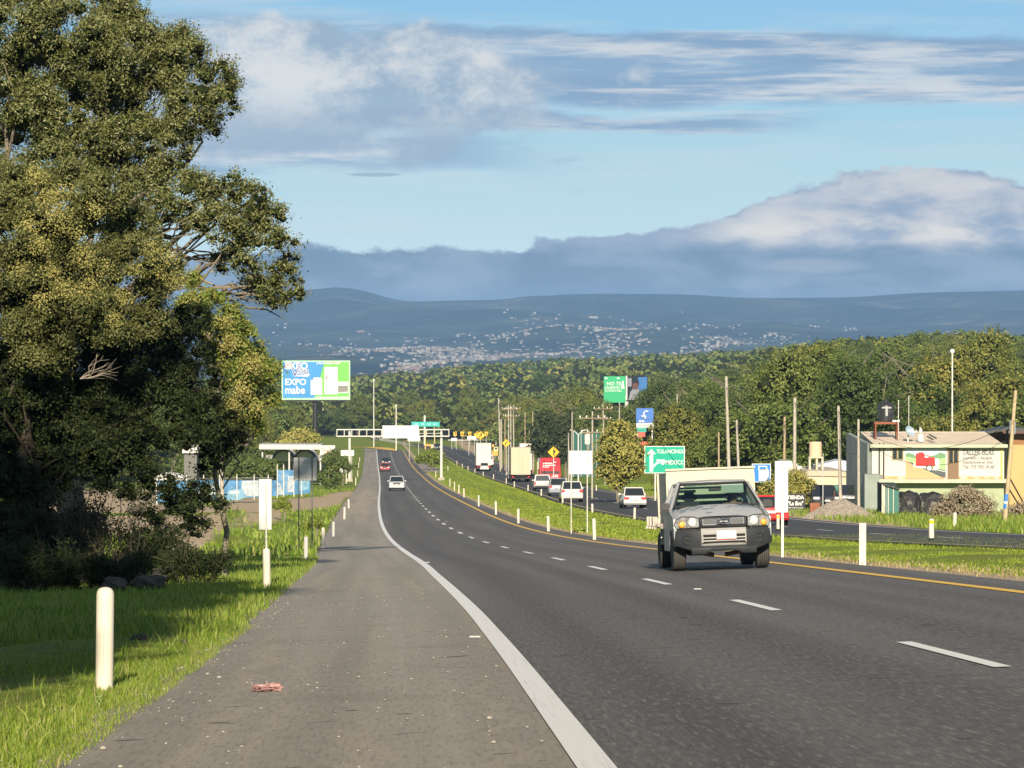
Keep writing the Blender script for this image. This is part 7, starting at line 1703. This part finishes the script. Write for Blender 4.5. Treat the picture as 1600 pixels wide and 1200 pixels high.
def digger():
    D = 760; g = gp(773.5, D); t = empty('orange_truck', g, 0, 'orange and cream work truck parked right of the farther box truck', 'truck'); k = D / F; OR = mat('orange_machine_paint', (.72, .34, .06), .5); CRM = mat('cream_machine_paint', (.70, .58, .36), .5)
    MB().box((0, 2, 1.3), (9 * k, 4, 1.0), OR).build('body', t); MB().box((.2, 1.5, 2.2), (7 * k, 2, .8), CRM).build('cab', t); MB().box((.2, .48, 2.3), (4 * k, .04, .4), GLASS_D).build('windscreen', t); MB().box((-.4, 2.5, 2.9), (3 * k, 1.5, .5), OR).build('hopper', t)
    for s_ in (-1, 1): wheel(t, s_ * 3.6 * k, 1, .45, .3); wheel(t, s_ * 3.6 * k, 3.4, .45, .3)
    D = 900; g = gp(672, D); t = empty('road_barrier', g, 0, 'orange work barrier beside the dark car at the far junction', 'barrier'); MB().box((-.5, 0, 1.2), (1.6, .3, .5), OR).build('beam', t); MB().box((.7, .1, .9), (.9, .5, .9), CRM).build('block', t)
    for X in (-1.1, .1): MB().cyl((X, 0, -.2), (X, 0, 1.3), .06, .06, OR, 6).build('post', t)
    for X, py in ((664.5, 672), (679, 668)): a_ = gp(X, 905); b_ = at(X, py, 905); mb = MB(); mb.path([a_, b_], .14, mat('yellow_mast_paint', (.68, .50, .18), .6), 6); tag(mb.build('barrier_mast'), 'yellow painted mast at the far junction, ' + ('left of two' if X < 670 else 'right of two'), 'mast', 'yellow masts')
digger()

# ------------------------------------------------------------------ the oncoming pickup
def pickup():
    D = 65.5; g = at(1133.5, 893.5, D); g.z = float(gz(g.x, g.y)) + .006
    t = empty('pickup_truck', g, 0, 'worn silver flatbed pickup truck with a cream cargo box driving towards the camera', 'pickup truck', rot=(math.atan(-.048), -.036, .04))
    SV = bpy.data.materials.new('worn_silver_paint'); SV.use_nodes = True; nt = SV.node_tree; b = nt.nodes['Principled BSDF']
    tc = nt.nodes.new('ShaderNodeTexCoord').outputs['Object']; f = noise(nt, tc, 2.3, 5, .6, .4).ss(.53, .57)
    sp = nt.nodes.new('ShaderNodeSeparateXYZ'); nt.links.new(tc, sp.inputs[0]); zz = N(nt, sp.outputs[2]); up = zz.ss(.98, 1.04); f = f * up
    c = mix(nt, f, (.52, .52, .51), (.19, .24, .28)); c = mix(nt, noise(nt, tc, 9, 5, .7).ss(.6, .7) * .5 * up, c, (.52, .51, .48)); nt.links.new(c, b.inputs['Base Color']); nt.links.new((f * .35 + .38).s, b.inputs['Roughness']); b.inputs['Metallic'].default_value = .25
    SD = mat('dull_silver_paint', (.36, .38, .40), .4, .2, dirt=(.3, .28, .24), ds=3, darea=(.5, .8)); BP = mat('charcoal_bumper_plastic', (.032, .036, .040), .5, var=.25, vs=3, dirt=(.10, .092, .082), ds=5, darea=(.6, .85)); BS = mat('silver_bumper_plastic', (.34, .34, .33), .5, dirt=(.25, .22, .18), ds=5, darea=(.5, .75))
    CRM = mat('cream_box_paint', (.54, .50, .39), .55, var=.06, vs=2, dirt=(.45, .40, .3), ds=3, darea=(.6, .8))
    # front mask: silver centre, charcoal corner pieces following the plan curve of the nose
    def yf(x): return .02 + .26 * (abs(x) / .92) ** 3.2
    def shell(name, xs, zlo, zhi, m, th=.10, proud=0.0):
        vs = []; n = len(xs)
        for x in xs:
            y = yf(x) - proud
            for (yy, z) in ((y + .03, zlo(x)), (y, zlo(x) + .04), (y, zhi(x) - .04), (y + .04, zhi(x)), (y + th + .04, zhi(x)), (y + th, zlo(x))): vs.append((x, yy, z))
        fs = [tuple(range(5, -1, -1)), tuple((n - 1) * 6 + i for i in range(6))]
        for k in range(n - 1):
            for i in range(6): fs.append((k * 6 + i, k * 6 + (i + 1) % 6, (k + 1) * 6 + (i + 1) % 6, (k + 1) * 6 + i))
        mb = MB(); mb.add(vs, fs, m); return mb.build(name, t, smooth=True)
    lo = lambda x: .33 + .03 * abs(x) + max(0, abs(x) - .52) * .32; L_ = lambda a_, b_, n: [a_ + (b_ - a_) * i / n for i in range(n + 1)]
    shell('bumper_corner', L_(-.92, -.42, 9), lo, lambda x: .775, BP); shell('bumper_corner', L_(.42, .92, 9), lo, lambda x: .775, BP)
    shell('bumper_centre', L_(-.418, .418, 8), lambda x: .45, lambda x: .775, BS, proud=-.01); shell('lower_lip', L_(-.60, .60, 10), lambda x: .30 + (.05 if abs(x) < .25 else 0), lambda x: .455, BP, proud=.02)
    MB().box((0, .018, .585), (.80, .05, .15), UNDER).build('air_intake', t)
    for z in (.545, .60): MB().box((0, -.005, z), (.78, .03, .022), BS).build('intake_bar', t)
    for s_ in (-1, 1): MB().box((s_ * .40, -.006, .585), (.02, .04, .15), BS).build('intake_edge', t)
    pl = MB().box((.04, -.045, .645), (.37, .012, .175), mat('light_number_plate', (.58, .54, .55), .4)).build('number_plate', t, bevel=.01)
    MB().box((.04, -.054, .570), (.34, .004, .018), mat('plate_red_print', (.7, .2, .2), .5)).build('plate_band', pl); MB().box((-.07, -.054, .615), (.05, .004, .05), mat('plate_pink_print', (.74, .45, .45), .5)).build('plate_emblem', pl)
    for i in range(6): MB().box((-.02 + i * .035, -.054, .65), (.018, .004, .06), mat('plate_faint_print', (.62, .58, .62), .5)).build('plate_character', pl)
    for i in range(6): pass
    # grille with the emblem
    gr = shell('grille', L_(-.43, .43, 6), lambda x: .790, lambda x: .985, BP, proud=-.03)
    MS = mat('grille_mesh_steel', (.42, .43, .43), .4, .5)
    for s_ in (-1, 1):
        mb = MB(); x0, x1 = (.14, .38)
        for k in range(-2, 9):
            for d in (-1, 1):
                a_ = x0 + k * .034; pts = []
                for i in range(9):
                    z = .845 + .0125 * i; x = a_ + d * (z - .895) * .62
                    if x0 <= x <= x1: pts.append((s_ * x, yf(x) + .018, z))
                if len(pts) > 1: mb.path([pts[0], pts[-1]], .0055, MS, 4)
        o = mb.build('mesh_insert', gr); o['kind'] = 'stuff'
        mb = MB(); q = [(s_ * x0, .84), (s_ * x1, .84), (s_ * x1, .95), (s_ * x0, .95), (s_ * x0, .84)]; mb.path([(a_, yf(a_) + .014, b_) for a_, b_ in q], .007, CHROME, 5); mb.build('mesh_frame', gr)
    mb = MB(); pts = [(.055 * math.cos(i * .3927), .0, .895 + .05 * math.sin(i * .3927)) for i in range(17)]; mb.path(pts, .008, CHROME, 6); mb.box((0, -.004, .895), (.15, .014, .022), CHROME); e_ = mb.build('emblem', gr)
    mb = MB(); 
    for s_ in (-1, 1): mb.path([(s_ * .06, .02, .935), (s_ * .115, .03, .945), (s_ * .12, .03, .86), (s_ * .05, .02, .85)], .010, CHROME, 5)
    mb.build('emblem_wing', gr)
    text('emblem_lettering', 'NISSAN', .021, BLKINK, gr, (-.04, -.014, .888), bold=.0005, ext=.001)
    for x, z in ((-.67, .57), (.67, .57)):
        mb = MB(); y = yf(x) - .012; mb.lathe([(.068, 0), (.082, -.012), (.085, .0)], BP, 20, c=(x, y, z), axis='Y'); mb.box((x, y - .01, z), (.12, .01, .012), UNDER); mb.build('fog_lamp_cover', t)
    # headlights
    for s_ in (-1, 1):
        hp = [(s_ * .45, .80), (s_ * .86, .785), (s_ * .895, .86), (s_ * .86, .95), (s_ * .76, 1.005), (s_ * .56, 1.0), (s_ * .45, .965)]
        vs = [(x, yf(x) + .0, z) for x, z in hp] + [(x, yf(x) + .16, z) for x, z in hp]; n = 7
        mb = MB(); mb.add(vs, [tuple(range(n)), tuple(range(2 * n - 1, n - 1, -1))] + [(i, n + i, n + (i + 1) % n, (i + 1) % n) for i in range(n)], mat('headlight_reflector', (.42, .43, .43), .18, .4, var=.5, vs=16)); h = mb.build('headlight', t, bevel=.008)
        mb = MB(); x = s_ * .76; mb.lathe([(.0, -.03), (.045, -.025), (.062, -.005), (.062, .02)], AMB_L, 16, c=(x, yf(x) - .0, .855), axis='Y'); mb.build('turn_signal', h, smooth=True); mb = MB(); mb.path([(s_ * .665, yf(.665) - .006, .80), (s_ * .67, yf(.67) - .006, .99)], .009, mat('lamp_divider', (.12, .12, .12), .4), 5); mb.path([(x_, yf(x_) - .004, z_) for x_, z_ in [(q[0], q[1]) for q in hp + hp[:1]]], .008, mat('lamp_seal', (.06, .06, .06), .5), 5); mb.build('lamp_edge', h)
        mb = MB(); x = s_ * .57; mb.lathe([(.0, -.008), (.05, -.012), (.078, -.004), (.082, .01)], mat('headlight_bowl', (.82, .82, .8), .1, .5), 20, c=(x, yf(x), .895), axis='Y'); mb.build('bulb_reflector', h, smooth=True)
    # bonnet and wings
    mb = MB(); nx, ny = 14, 8; vs = []
    for j in range(ny + 1):
        v = j / ny; y = .10 + v * 1.12; hw = .84 - .06 * v; z = .985 + .215 * math.sin(v * 1.4) / math.sin(1.4)
        for i in range(nx + 1):
            u = -1 + 2 * i / nx; yy = y + (yf(u * .84) - .02) * (1 - v) ; crown_ = -.075 * abs(u) ** 3.5 + .014 * (1 - u * u) - (.018 if .56 < abs(u) < .64 else 0) * (1 - v * .3)
            vs.append((u * hw, yy, z + crown_))
    fs = [(j * (nx + 1) + i, j * (nx + 1) + i + 1, (j + 1) * (nx + 1) + i + 1, (j + 1) * (nx + 1) + i) for j in range(ny) for i in range(nx)]
    mb.add(vs, fs, SV); bn = mb.build('bonnet', t, smooth=True)
    for s_ in (-1, 1):
        # wing and door side with the wheel arch cut out
        arch = [(.92 - .43 * math.cos(i * math.pi / 10), .34 + .43 * math.sin(i * math.pi / 10)) for i in range(11)]
        pts = [(.26, .60), (.40, .45)] + [(y, z) for y, z in arch if z > .36] + [(1.42, .36), (2.55, .36), (2.55, 1.14), (1.2, 1.12), (.9, 1.06), (.3, .96), (.24, .78)]
        mb = MB(); mb.prism(pts, s_ * .845, s_ * .905, SD, 'YZ'); mb.build('side_panel', t)
        mb = MB(); mb.add([(s_ * .82, .2, .95), (s_ * .90, .27, .90), (s_ * .905, 1.2, 1.08), (s_ * .76, 1.2, 1.16), (s_ * .80, .7, 1.09)], [(0, 1, 2, 3, 4)], SV); mb.build('wing_top', t)
        # window frame and door glass
        bt, tp_ = [(s_ * .87, 1.25, 1.13), (s_ * .87, 2.55, 1.14)], [(s_ * .66, 1.82, 1.60), (s_ * .67, 2.5, 1.60)]
        mb = MB(); mb.path([bt[0], tp_[0]], .034, SD, 8); mb.build('front_pillar', t, smooth=True); mb = MB(); mb.path([bt[1], tp_[1]], .05, SD, 8); mb.build('rear_pillar', t, smooth=True); mb = MB(); mb.path([tp_[0], tp_[1]], .035, SD, 8); mb.build('roof_rail', t)
        mb = MB(); mb.quad([bt[0], bt[1], tp_[1], tp_[0]], glassmat('door_glass', (.5, .58, .54))); mb.build('door_window', t)
        # mirror
        mx_ = s_ * .965; m_ = MB().box((mx_, 1.30, 1.185), (.20, .10, .165), BLACK).build('wing_mirror', t, bevel=.03, smooth=True); mb = MB(); mb.path([(s_ * .90, 1.36, 1.12), (mx_ - s_ * .06, 1.33, 1.15)], .02, BLACK, 6); mb.build('mirror_arm', m_)
        for yy in (.92, 3.72):
            w_ = empty_part('wheel', t, (s_ * (.78 if yy < 2 else .80), yy, .345)); R, W = .345, .225; mb = MB(); prof = [(R * .66, -W / 2), (R * .88, -W / 2 - .008), (R * .97, -W * .46)]
            for i in range(5):
                a_ = -W * .42 + i * W * .84 / 5; b_ = a_ + W * .84 / 5; prof += [(R, a_ + .004), (R, b_ - .008), (R - .022, b_ - .007), (R - .022, b_ + .002)]
            prof += [(R * .97, W * .46), (R * .88, W / 2 + .008), (R * .66, W / 2)]; mb.lathe(prof, mat('dusty_tread_rubber', (.06, .058, .054), .9, dirt=(.11, .10, .085), ds=7, darea=(.5, .8)), 36, axis='X'); mb.build('tyre', w_, smooth=True)
            mb = MB(); mb.lathe([(R * .64, -W * .42), (R * .6, -W * .3), (R * .3, -W * .34), (.04, -W * .4)], mat('cream_rim_steel', (.55, .50, .40), .5), 18, axis='X'); mb.lathe([(.04, W * .4), (R * .3, W * .34), (R * .6, W * .3), (R * .64, W * .42)], mat('cream_rim_steel', (.55, .50, .40), .5), 18, axis='X'); mb.build('rim', w_)
        MB().box((s_ * .5, .92, .40), (.18, .8, .25), UNDER).build('wheel_housing', t)
    # roof, windscreen, rear cab wall
    mb = MB(); loft([[(-.62, 1.80, 1.60), (.62, 1.80, 1.60), (.60, 1.80, 1.635), (0, 1.78, 1.655), (-.60, 1.80, 1.635)], [(-.66, 2.0, 1.60), (.66, 2.0, 1.60), (.63, 2.0, 1.665), (0, 2.0, 1.685), (-.63, 2.0, 1.665)], [(-.66, 2.52, 1.58), (.66, 2.52, 1.58), (.62, 2.54, 1.65), (0, 2.54, 1.67), (-.62, 2.54, 1.65)]], SD, mb); mb.build('roof', t, smooth=True)
    ws = [(-.80, 1.19, 1.185), (.80, 1.19, 1.185), (.615, 1.80, 1.615), (-.615, 1.80, 1.615)]
    mb = MB(); mb.quad(ws, glassmat('windscreen_glass', (.62, .74, .68))); w = mb.build('windscreen', t); mb = MB(); mb.path([*ws, ws[0]], .020, BLACK, 6); mb.build('windscreen_seal', w)
    mb = MB(); mb.path([(-.45, 1.17, 1.195), (.02, 1.20, 1.215)], .008, BLACK, 5); mb.path([(.1, 1.17, 1.195), (.6, 1.20, 1.21)], .008, BLACK, 5); mb.build('wiper', w)
    MB().box((-.60, 1.72, 1.565), (.07, .004, .035), WHITE, rx=-.95).build('windscreen_sticker', w)
    MB().box((0, 2.55, .80), (1.70, .04, .72), SD).build('cab_rear_wall', t)
    for s_ in (-1, 1): MB().box((s_ * .70, 2.55, 1.37), (.16, .04, .42), SD).build('rear_wall_side', t)
    mb = MB(); mb.box((0, 2.55, 1.38), (1.24, .01, .38), glassmat('rear_cab_glass', (.7, .82, .76))); mb.build('rear_cab_window', t)
    # interior
    INT = mat('dark_interior_plastic', (.045, .048, .05), .7); SEAT = mat('grey_seat_fabric', (.035, .04, .045), .9)
    MB().box((0, 1.42, 1.02), (1.5, .45, .30), INT).build('dashboard', t, bevel=.05); MB().box((.30, 1.30, 1.20), (.42, .3, .06), INT).build('instrument_hood', t, bevel=.03)
    for x in (-.40, .42):
        s_ = empty_part('seat', t, (x, 2.2, .62)); MB().box((0, -.1, .05), (.5, .55, .16), SEAT).build('seat_base', s_, bevel=.04); MB().box((0, .2, .36), (.48, .14, .58), SEAT, rx=-.15).build('backrest', s_, bevel=.05); MB().box((0, .26, .74), (.27, .10, .19), SEAT).build('headrest', s_, bevel=.04)
    mb = MB(); pts = [(.40 + .18 * math.cos(i * .3927), 1.60 - .05 * math.sin(i * .3927), 1.12 + .17 * math.sin(i * .3927)) for i in range(17)]; mb.path(pts, .014, BLACK, 6); mb.path([(.40, 1.56, 1.12), (.40, 1.42, 1.05)], .025, BLACK, 6); mb.path([(.24, 1.60, 1.12), (.56, 1.60, 1.12)], .016, BLACK, 6); mb.build('steering_wheel', t)
    MB().box((.02, 1.66, 1.49), (.24, .02, .065), BLACK).build('rear_view_mirror', t, bevel=.01); MB().box((.36, 1.72, 1.50), (.42, .012, .17), mat('grey_green_visor', (.30, .36, .32), .8), rx=-.25).build('sun_visor', t, bevel=.005); MB().box((-.34, 1.86, 1.575), (.42, .2, .015), mat('grey_green_visor', (.30, .36, .32), .8)).build('sun_visor', t)
    # underneath: arms, axle, sump
    RU = mat('muddy_steel', (.20, .14, .09), .9, var=.4, vs=6)
    for s_ in (-1, 1): mb = MB(); mb.path([(s_ * .66, .95, .33), (s_ * .30, .95, .30), (s_ * .12, 1.05, .27)], [.035, .045, .05], RU, 6); mb.path([(s_ * .66, .80, .42), (s_ * .25, .80, .38)], .025, RU, 6); mb.build('suspension_arm', t)
    MB().box((0, 1.15, .43), (.4, .5, .14), RU).build('sump_guard', t, bevel=.03); mb = MB(); mb.cyl((-.7, 3.72, .345), (.7, 3.72, .345), .05, .05, UNDER, 8); mb.lathe([(.05, -.1), (.14, 0), (.05, .1)], UNDER, 12, c=(0, 3.72, .345), axis='X'); mb.build('rear_axle', t)
    MB().box((0, 2.6, .52), (.8, 4.3, .14), UNDER).build('chassis', t); MB().box((0, 1.6, .50), (1.5, .9, .1), UNDER).build('floor_pan', t)
    # flat bed and cargo box
    bx = .04; MB().box((bx, 3.85, .83), (2.02, 2.35, .09), mat('bed_steel', (.30, .29, .27), .6, dirt=(.15, .1, .07), ds=4)).build('flatbed_deck', t)
    for s_ in (-1, 1):
        MB().box((bx + s_ * 1.03, 3.85, .90), (.05, 2.4, .16), mat('bed_rail_steel', (.46, .44, .38), .6, dirt=(.2, .14, .1), ds=5)).build('side_rail', t)
        for yy in (2.75, 3.3, 4.1, 4.8): mb = MB(); mb.box((bx + s_ * 1.07, yy, .92), (.05, .05, .18), mat('bed_rail_steel', (.46, .44, .38), .6)); mb.box((bx + s_ * 1.09, yy + .05, .80), (.05, .10, .05), mat('bed_rail_steel', (.46, .44, .38), .6)); mb.build('stake_bracket', t)
        MB().box((bx + s_ * .90, 3.15, .62), (.12, .04, .30), WSTEEL).build('mudguard_stay', t)
        MB().box((bx + s_ * .80, 3.85, 1.36), (.03, 2.2, .98), CRM).build('box_side', t)
    mb = MB(); W_ = .85; z0, z1 = .88, 1.86; sl = [(-.76, -.60, 1.60, 1.64), (-.76, -.60, 1.44, 1.47), (-.76, -.60, 1.30, 1.33)]
    mb.box((bx, 2.70, 1.83), (W_ * 2, .05, .10), CRM); mb.box((bx - .81, 2.70, 1.33), (.09, .05, .90), CRM); mb.box((bx + .81, 2.70, 1.33), (.09, .05, .90), CRM)
    mb.box((bx, 2.70, 1.71), (1.60, .045, .14), CRM)
    for a_, b_ in ((1.56, 1.60), (1.40, 1.44)): pass
    for z, h in ((1.52, .10), (1.365, .09), (1.235, .09), (1.08, .14)): mb.box((bx, 2.70, z), (1.60, .045, h), CRM) if z < 1.4 else None
    mb.build('box_front', t)
    for (cx, w_) in ((bx - .64, .18), (bx + .64, .18)): pass
    MB().box((bx - .765, 2.70, 1.52), (.07, .044, .26), CRM).build('box_front_stile', t); MB().box((bx + .765, 2.70, 1.52), (.07, .044, .26), CRM).build('box_front_stile', t)
    for z in (1.59, 1.475):
        for s_ in (-1, 1):
            MB().box((bx + s_ * .45, 2.70, z + .0), (.32, .043, .05), CRM).build('box_front_slat', t)
    for z, w_, x_ in ((1.56, .13, -.70), (1.40, .07, -.735)): MB().box((bx + x_, 2.672, z), (w_, .012, .028), UNDER).build('vent_slot', t)
    MB().box((bx, 2.71, 1.535), (1.50, .02, .04), CRM).build('box_front_slat', t); MB().box((bx, 4.93, 1.36), (W_ * 2, .04, .98), CRM).build('box_rear', t); MB().box((bx, 2.66, 1.90), (W_ * 2.04, .06, .035), CRM).build('box_top_rail', t)
    return t
TRUCK = pickup()

# driver: one skinned body, hands on the wheel
def driver():
    dr = bpy.data.objects.new('person', None)
    mw = Matrix.LocRotScale(TRUCK.location, TRUCK.rotation_euler, None)
    J = {'pel': (.42, 2.18, .78, .13), 'wai': (.42, 2.20, .92, .12), 'che': (.42, 2.20, 1.10, .15), 'nec': (.42, 2.15, 1.24, .055), 'hd0': (.42, 2.12, 1.32, .075), 'hd1': (.42, 2.11, 1.42, .092), 'hd2': (.42, 2.12, 1.50, .055),
         'shl': (.25, 2.16, 1.17, .065), 'ell': (.17, 1.96, 1.00, .045), 'wrl': (.27, 1.68, 1.13, .03), 'hal': (.30, 1.62, 1.19, .032), 'shr': (.59, 2.16, 1.17, .065), 'elr': (.68, 1.96, 1.00, .045), 'wrr': (.55, 1.68, 1.13, .03), 'har': (.52, 1.62, 1.19, .032),
         'kl': (.32, 1.72, .80, .075), 'fl': (.32, 1.45, .52, .05), 'kr': (.54, 1.72, .80, .075), 'fr': (.54, 1.45, .52, .05), 'nos': (.42, 2.02, 1.385, .018)}
    E_ = [('pel', 'wai'), ('wai', 'che'), ('che', 'nec'), ('nec', 'hd0'), ('hd0', 'hd1'), ('hd1', 'hd2'), ('che', 'shl'), ('shl', 'ell'), ('ell', 'wrl'), ('wrl', 'hal'), ('che', 'shr'), ('shr', 'elr'), ('elr', 'wrr'), ('wrr', 'har'), ('pel', 'kl'), ('kl', 'fl'), ('pel', 'kr'), ('kr', 'fr'), ('hd1', 'nos')]
    keys = list(J)
    for side, hx in (('hal', 1), ('har', -1)):       # five short fingers closed on the rim
        bx_, by_, bz_, _ = J[side]
        for k in range(5):
            n1 = side + str(k); n2 = n1 + 'b'; o = (k - 2) * .019
            J[n1] = (bx_ + hx * .012 + o * .4, by_ - .035, bz_ + .02 + o, .010); J[n2] = (bx_ + hx * .02 + o * .4, by_ - .05, bz_ - .012 + o, .008); E_ += [(side, n1), (n1, n2)]
    keys = list(J); me = bpy.data.meshes.new('body'); me.from_pydata([J[k][:3] for k in keys], [(keys.index(a_), keys.index(b_)) for a_, b_ in E_], [])
    SK = mat('skin', (.36, .20, .13), .55); SH = mat('dark_jacket', (.05, .06, .08), .9)
    o = bpy.data.objects.new('person', me); col.objects.link(o)
    sk = o.modifiers.new('skin', 'SKIN'); 
    for i, k in enumerate(keys): me.skin_vertices[0].data[i].radius = (J[k][3],) * 2 if me.skin_vertices else (.05, .05)
    if me.skin_vertices: me.skin_vertices[0].data[0].use_root = True
    sb = o.modifiers.new('sub', 'SUBSURF'); sb.levels = sb.render_levels = 1
    dg = bpy.context.evaluated_depsgraph_get(); m2 = bpy.data.meshes.new_from_object(o.evaluated_get(dg)); o.modifiers.clear(); o.data = m2
    m2.materials.clear(); m2.materials.append(SK); m2.materials.append(SH)
    for p in m2.polygons:
        c = p.center; p.material_index = 0 if (c.z > 1.225 or (c.y < 1.74 and c.z > 1.0)) else 1; p.use_smooth = True
    o.matrix_world = mw; tag(o, 'driver in dark clothing with both hands on the steering wheel of the pickup', 'person')
    iv, jf = ICO2; sel = iv[:, 2] > -.15; V = iv * np.array([.098, .108, .105]) + np.array([.42, 2.125, 1.445]); keepf = jf[sel[jf].all(1)]
    h = link_me('hair', mesh_np('hair', V, 3, keepf, [mat('black_hair', (.02, .016, .014), .8)], smooth=True)); h.parent = o
    for s_ in (-1, 1): MB().lathe([(.0, -.004), (.010, 0), (.0, .006)], mat('eye_dark', (.03, .02, .02), .3), 8, c=(.42 + s_ * .034, 2.028, 1.415), axis='Y').build('eye', o)
    MB().box((.42, 2.03, 1.345), (.05, .012, .008), mat('lip_tone', (.30, .12, .10), .6)).build('mouth', o)
driver()
